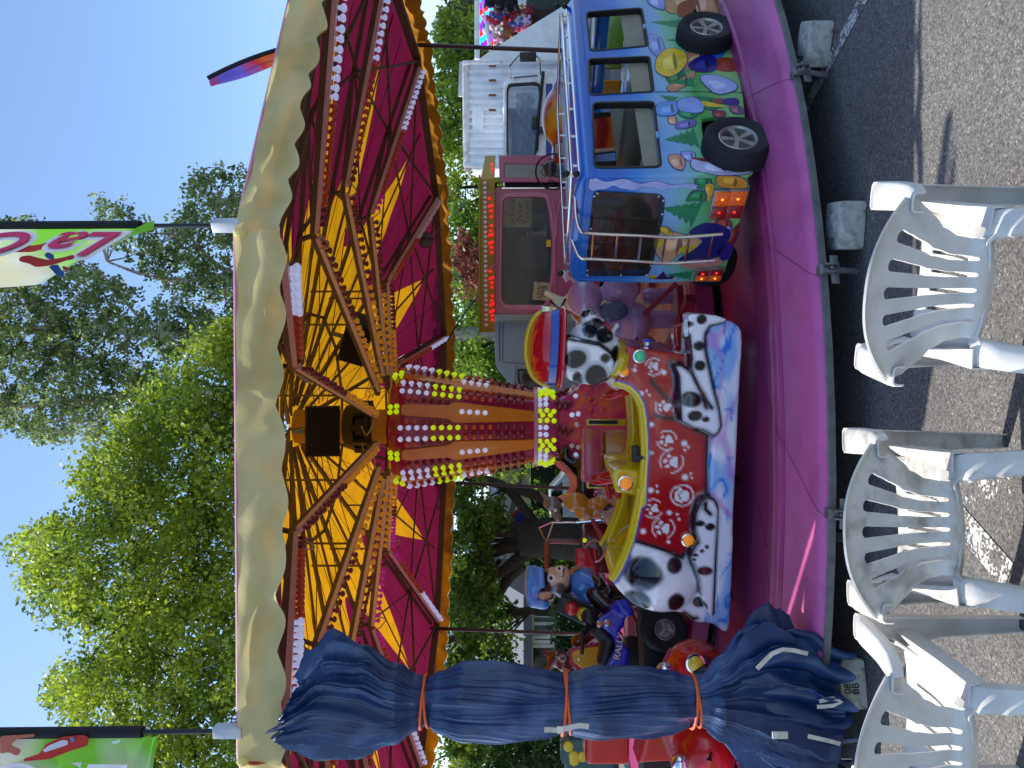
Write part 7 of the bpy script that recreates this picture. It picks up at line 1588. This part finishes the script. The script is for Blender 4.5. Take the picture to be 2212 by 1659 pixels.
m.tube([K(770, 420, -.035), K(800, 600, -.04), K(800, 780, -.03)], .022, 8); m.tube([K(850, 420, -.035), K(815, 620, -.04), K(805, 800, -.03)], .022, 8); m.tube([K(795, 800, -.03), K(795, 1400, -.03)], .02, 8); m.build('moulding', PBL, e, smooth=60)
m = MB(); xL = K(0, 1500)[0]; xR = K(0, 335)[0]; m.box(((xL + xR) / 2, 1.1, K(240, 0)[2]), (xR - xL, 2.2, .06)); m.box((xL, 1.1, 1.3), (.05, 2.2, 2.0)); m.box((xR, 1.3, 1.3), (.05, 1.6, 2.0)); m.box(((xL + xR) / 2, 2.2, 1.3), (xR - xL, .05, 2.0)); m.box(((xL + xR) / 2, 1.1, .62), (xR - xL, 2.2, .05)); m.build('shell', mat('booth_inner', '#8d8478', .7), e)
dpl = [K2(278, 55), K2(285, 290), (K2(285, 290)[0], .35), (K2(278, 55)[0], .35)]; dw = roundpoly([K2(*q) for q in ((320, 120), (318, 255), (720, 262), (760, 130))], .05); plate_obj('door', dpl, [dw], .05, T(0, -.12, 0) @ MXZ, PB, e, .012)
plate_obj('door_window', dw, [], .01, T(0, -.12, 0) @ MXZ, mat('dusty_glass', '#8b8a7c', .3, alpha=.7), e)
m = MB(); a = K(320, 335, .02); m.box((K(0, 312)[0], .05, 1.2), (.22, .03, 1.7)); m.build('door_gap', BLACK, e)
m = MB(); m.box((K(0, 342)[0], -.045, 1.35), (.018, .02, 1.5)); m.build('door_rail', CHROME, e)
plate_obj('window_glass', wpl, [], .008, T(0, .01, 0) @ MXZ, mat('booth_glass', '#8a9088', .04, var=0, alpha=.16), e)
# sign strip
YS = mat('booth_sign_yellow', '#a98712', .45, var=.12, dirt='#5f4a10', dirt_amt=.5, ds=6)
a = K(103, 1680, -.15); b = K(232, 250, -.15); m = MB(); m.prism([(a[0], b[2]), (a[0], a[2]), (b[0] - .02, a[2]), (b[0] + .0, b[2])], 'y', -.22, -.10); q1 = K(140, 30, .35); m.add([(b[0] - .02, -.22, a[2]), (b[0], -.20, b[2]), (q1[0], .35, b[2] - .0), (q1[0], .35, a[2] - .06)], [(0, 1, 2, 3)]); m.box(((a[0] + b[0]) / 2, -.2, a[2] + .02), (b[0] - a[0] + .1, .1, .03)); sgn = m.build('sign_strip', YS, e)
def bput(p, kd, s=1.):
    m = MB(); bulb_geo(m, T(*p) @ Matrix.Rotation(R(90), 4, 'X'), 0, s, 10); m.build('bulb', BM[kd], sgn, smooth=60)
for i in range(30): y = 290 + i * 45.5; bput(K(145 + .35 * i, y, -.22), 'W' if i > 12 else 'w' if i % 9 == 9 else 'W', 1.1)
for x_, y_, kd in ((200, 385, 'p'), (182, 435, 'R'), (186, 508, 'R'), (210, 500, 'R'), (200, 552, 'R'), (202, 603, 'R'), (202, 688, 'R'), (198, 735, 'R'), (186, 778, 'R'), (210, 770, 'R'), (186, 850, 'R'), (212, 840, 'R'), (203, 890, 'R'), (207, 937, 'R'), (204, 1070, 'p'), (190, 1112, 'R'), (190, 1182, 'R'), (215, 1170, 'R'), (207, 1217, 'R'), (208, 1260, 'R'), (211, 1342, 'R'), (207, 1385, 'R'), (195, 1425, 'R'), (220, 1415, 'R'), (198, 1490, 'R'), (222, 1478, 'R'), (213, 1525, 'R'), (216, 1565, 'R')): bput(K(x_, y_, -.22), kd, .85)
for x_, y_ in ((205, 120), (215, 160), (190, 205), (210, 200), (208, 245)): bput(K(x_, y_, -.02), 'R', .85)
# inside: posters, monitor, person, chair
CARD = mat('poster_card', '#b3a27c', .7, var=.08); INK = mat('poster_ink', '#4a3a2a', .7)
a = K(305, 420, .5); b = K(575, 700, .5); m = MB(); m.box(((a[0] + b[0]) / 2, .5, (a[2] + b[2]) / 2), (abs(a[0] - b[0]), .01, abs(a[2] - b[2]))); m.build('poster', CARD, e); cx_ = (a[0] + b[0]) / 2
for i, (s_, zz_, sz_) in enumerate((('LA PLACE', K(400, 0, .5)[2], .12), ('Ticket', K(470, 0, .5)[2], .15), ('Tickets', K(535, 0, .5)[2], .15))): text_obj('lettering', s_, sz_, T(cx_, .49, zz_) @ Matrix.Rotation(R(90), 4, 'X'), INK, e)
a = K(592, 1212, -.045); b = K(742, 1380, -.045); m = MB(); m.box(((a[0] + b[0]) / 2, -.045, (a[2] + b[2]) / 2), (abs(a[0] - b[0]), .008, abs(a[2] - b[2])), Matrix.Rotation(R(5), 3, 'Y')); m.build('notice', CARD, e); cx_ = (a[0] + b[0]) / 2
for s_, z_ in (('LA PLACE', 645), ('POUR', 680), ('POUR', 712)): text_obj('lettering', s_, .085, T(cx_, -.052, K(z_, 0)[2]) @ Matrix.Rotation(R(90), 4, 'X'), INK, e)
a = K(452, 800, .25); b = K(728, 1098, .25); plate_obj('monitor', rrect(a[0] if a[0] < b[0] else b[0], min(a[2], b[2]), max(a[0], b[0]), max(a[2], b[2]), .04), [], .04, T(0, .25, 0) @ MXZ, BLACK, e, .008)
m = MB(); m.box((K(0, 600, .6)[0], .9, .95), (1.0, .6, .6)); m.build('counter', mat('booth_counter', '#3a2c28', .7), e, bevel=.02)
m = MB(); a = K(735, 850, -.06); m.box((a[0], -.07, a[2]), (.13, .02, .08)); m.build('yellow_sticker', mat('sticker_yellow', '#f0c010', .5), e)
def person(loc, lab, cols, pose, h=1.7, ang=0.):
    e_ = empty('person', loc, ang, lab, 'person')
    skin, shirt, trous, hair = [mat('cloth_' + c[1:], c, .8) for c in cols]
    J = pose
    sculpt('body', [('c', J['pel'], J['chest'], .135, .16), ('c', J['chest'], J['neck'], .14, .06), ('e', J['head'], (.078, .095, .115)), ('c', J['neck'], J['head'], .05, .05)] + [('c', J['chest'] + Vector((s_ * .16, 0, .06)), J['el' + 'LR'[s_ > 0]], .055, .045) for s_ in (-1, 1)] + [('c', J['el' + 'LR'[s_ > 0]], J['ha' + 'LR'[s_ > 0]], .042, .03) for s_ in (-1, 1)] + [('c', J['pel'] + Vector((s_ * .08, 0, 0)), J['kn' + 'LR'[s_ > 0]], .09, .06) for s_ in (-1, 1)] + [('c', J['kn' + 'LR'[s_ > 0]], J['ft' + 'LR'[s_ > 0]], .06, .04) for s_ in (-1, 1)] +
           [('c', J['ha' + 'LR'[s_ > 0]] + Vector((k_ * .016, 0, 0)), J['ha' + 'LR'[s_ > 0]] + Vector((k_ * .022, -.02, -.075 + .006 * abs(k_))), .009, .008) for s_ in (-1, 1) for k_ in (-1.5, -.5, .5, 1.5)] + [('e', J['head'] + Vector((0, -.10, -.01)), (.015, .025, .02))], mat('body_paint', '#ffffff', .7, attr=True, var=0), e_, .014, 3,
           lambda co, no: np.where((co[:, 2] > J['neck'].z)[:, None], np.array(C(cols[0])), np.where((co[:, 2] > J['pel'].z + .02)[:, None] | (np.abs(co[:, 0]) > .19)[:, None] & (co[:, 2] > J['kn' + 'L'].z + .05)[:, None], np.array(C(cols[1])), np.array(C(cols[2])))))
    m = MB(); m.sph(J['head'] + Vector((0, .02, .03)), (.086, .10, .105), 16, 10); o = m.build('hair', hair, e_); 
    m = MB()
    for s_ in (-1, 1): m.sph(J['head'] + Vector((s_ * .03, -.09, .01)), (.012, .008, .008), 8, 6)
    m.build('eye', BLACK, e_)
    return e_
hp_ = K(560, 755, .6); zb_ = .62; V3 = lambda *a: Vector(a)
pz = hp_[2] - zb_ - .0
pose = {'head': V3(0, 0, pz), 'neck': V3(0, .02, pz - .17), 'chest': V3(0, .03, pz - .38), 'pel': V3(0, .06, pz - .78), 'elL': V3(-.27, -.05, pz - .58), 'elR': V3(.27, -.05, pz - .58), 'haL': V3(-.16, -.28, pz - .60), 'haR': V3(.16, -.28, pz - .60), 'knL': V3(-.12, -.32, pz - .80), 'knR': V3(.12, -.32, pz - .80), 'ftL': V3(-.12, -.30, .04), 'ftR': V3(.12, -.30, .04)}
person((f.o.x + hp_[0], f.o.y + .75, zb_), 'person in pale grey shirt sitting inside the ticket booth behind the window', ('#b58a74', '#9a9690', '#1c1d22', '#2a2422'), pose)
# houses
GRW = mat('render_beige', '#b9b1a6', .85, var=.06); SLT = mat('slate', '#5d6066', .6, var=.2, vs=14, bump=.5, bs=25); WFR = mat('window_white', '#c4c4bd', .5); DKW = mat('dark_pane', '#1c2622', .08, var=.2, coat=.4)
f = face_frame(1380, 26); e = empty('slate_roofed_house', tuple(f.o), 0, 'house with slate roof, grey door with panes and dark window behind the deer figure', 'house')
def Hq(x, y, yy=0.): a, b_ = f.L(*Z9(x, y), yy); return (a, yy, b_)
xl, xr = Hq(0, 1100)[0], Hq(0, 150)[0]; ze = Hq(838, 0)[2]; zrf = Hq(560, 0)[2]
m = MB(); m.box(((xl + xr) / 2, 4, ze / 2), (xr - xl, 7.9, ze)); m.build('wall', GRW, e)
m = MB(); m.prism([(-.5, ze - .02), (3.9, zrf + .9), (8.4, ze - .02)], 'x', xl - .3, xr + .3); m.build('roof', SLT, e, smooth=0)
m = MB(); m.box(((xl + xr) / 2, -.5, ze - .1), (xr - xl + .6, .1, .28)); m.build('fascia', mat('grey_fascia', '#50555a', .6), e)
def win(x0, y0, x1, y1, nm='window', mull=()):
    a = Hq(x0, y0, -.05); b = Hq(x1, y1, -.05); z0, z1 = sorted((a[2], b[2])); xa, xb = sorted((a[0], b[0])); z0 = max(z0, .1 if nm == 'door' else z0)
    fm = plate_obj(nm, [(xa, z0), (xb, z0), (xb, z1), (xa, z1)], [[(xa + .1, z0 + .1), (xb - .1, z0 + .1), (xb - .1, z1 - .1), (xa + .1, z1 - .1)]], .12, T(0, -.05, 0) @ MXZ, WFR, e, .01)
    m = MB(); m.box(((xa + xb) / 2, -.02, (z0 + z1) / 2), (xb - xa - .18, .02, z1 - z0 - .18)); m.build('pane', DKW if nm == 'window' else mat('door_pane', '#5f6f6a', .1, coat=.4), fm)
    m = MB()
    for t in mull: x_ = xa + (xb - xa) * t; m.box((x_, -.06, (z0 + z1) / 2), (.1, .06, z1 - z0 - .2))
    if mull: m.build('mullion', WFR, fm)
    return fm
win(890, 265, 1160, 445, 'door', (.5,)); win(900, 460, 1150, 530, 'window'); win(885, 540, 1130, 815, 'window'); win(885, 30, 1130, 150, 'window')
m = MB(); a = Hq(1075, 385, -.12); m.box(a, (.05, .05, .35)); m.build('door_handle', BLACK, e)
f = face_frame(1290, 31); e = empty('white_slatted_building', tuple(f.o), 0, 'tall white building with horizontal grey slats above the slate roof', 'building')
a = Hq(430, 260); b = Hq(850, -130); m = MB(); m.box((.5, 3, Hq(560, 0)[2] / 2 + .1), (8, 6, Hq(560, 0)[2] + .2)); m.build('wall', mat('white_render', '#c9cccb', .7), e)
m = MB()
for i in range(16): z_ = .6 + i * .30; m.box((.5, -.06, z_), (7.8, .06, .10))
m.build('slat', mat('grey_slat', '#8f989c', .6), e)
f = face_frame(1060, 27); e = empty('beige_building', tuple(f.o), 0, 'plain beige gabled building with dark roof edge left of the lit pillar', 'building')
def Z3c(x, y): return ((1700 + .4822 * x) / 1.8228, (1700 + .4822 * y) / 1.8228)
gp = [f.L(*Z3c(x, y)) for x, y in ((565, 700), (562, 290), (680, 285), (740, 420), (745, 700))]; xa = f.L(*Z3c(0, 760))[0]; xb = f.L(*Z3c(0, 180))[0]
m = MB(); m.box(((xa + xb) / 2, 3, gp[0][1] / 2), (xb - xa, 6, gp[0][1])); m.build('wall', GRW, e)
m = MB(); m.box((xb - .5, -.3, f.L(*Z3c(735, 0))[1]), (3.6, .8, .18), Matrix.Rotation(R(14), 3, 'Y')); m.box(((xa + xb) / 2, 3, gp[0][1] + .06), (xb - xa + .3, 6.3, .12)); m.build('roof', mat('dark_roof', '#3d4044', .6), e)
# parked car and round road sign seen past the figures
f = face_frame(1086, 19.5); e = empty('parked_car', tuple(f.o), 0, 'small pale parked car glimpsed beside the bright hedge', 'car'); e.scale = (.62, .62, .72)
m = MB(); m.prism(roundpoly([(-1.5, .3), (-1.5, .8), (-1.1, .95), (-.7, 1.4), (.5, 1.42), (1.1, .95), (1.7, .8), (1.75, .3)], .15), 'y', 0, 1.6); m.build('body', mat('car_pale', '#b9c2c6', .25, coat=.6), e, bevel=.06, bseg=3, smooth=50)
m = MB(); m.prism(roundpoly([(-.95, .96), (-.65, 1.33), (.42, 1.35), (.9, .96)], .06), 'y', -.012, 1.612); m.build('window', DKW, e); m = MB(); m.box((-1.5, .3, .75), (.05, .3, .12)); m.build('tail_light', REDP, e)
wheel(e, (-.95, .05, .3), .3, .18); wheel(e, (1.15, .05, .3), .3, .18)
p = P(1130, 1125, 18.2); e = empty('no_parking_sign', (p.x, p.y, 0), 0, 'round blue and red no parking sign on a thin post before the tree', 'road sign')
m = MB(); m.tube([(0, .03, 0), (0, .03, p.z + .2)], .03, 8); m.build('post', STEEL, e)
m = MB(); m.lathe([(.0005, -.012), (.30, -.012), (.30, .0)], 28, (0, 0, p.z), M=Matrix.Rotation(R(90), 4, 'X') @ Matrix.Scale(-1, 4, (0, 0, 1))); m.build('disc', mat('sign_red', '#c02028', .4), e)
m = MB(); m.lathe([(.0005, 0), (.23, 0)], 28, (0, -.02, p.z), M=Matrix.Rotation(R(90), 4, 'X')); m.build('blue_field', mat('sign_blue', '#1c4aa8', .4), e); m = MB()
for s_ in (-1, 1): m.bar((-.18 * s_, -.026, p.z + .18), (.18 * s_, -.026, p.z - .18), .05, .004)
m.build('red_cross', MATS['sign_red'], e)
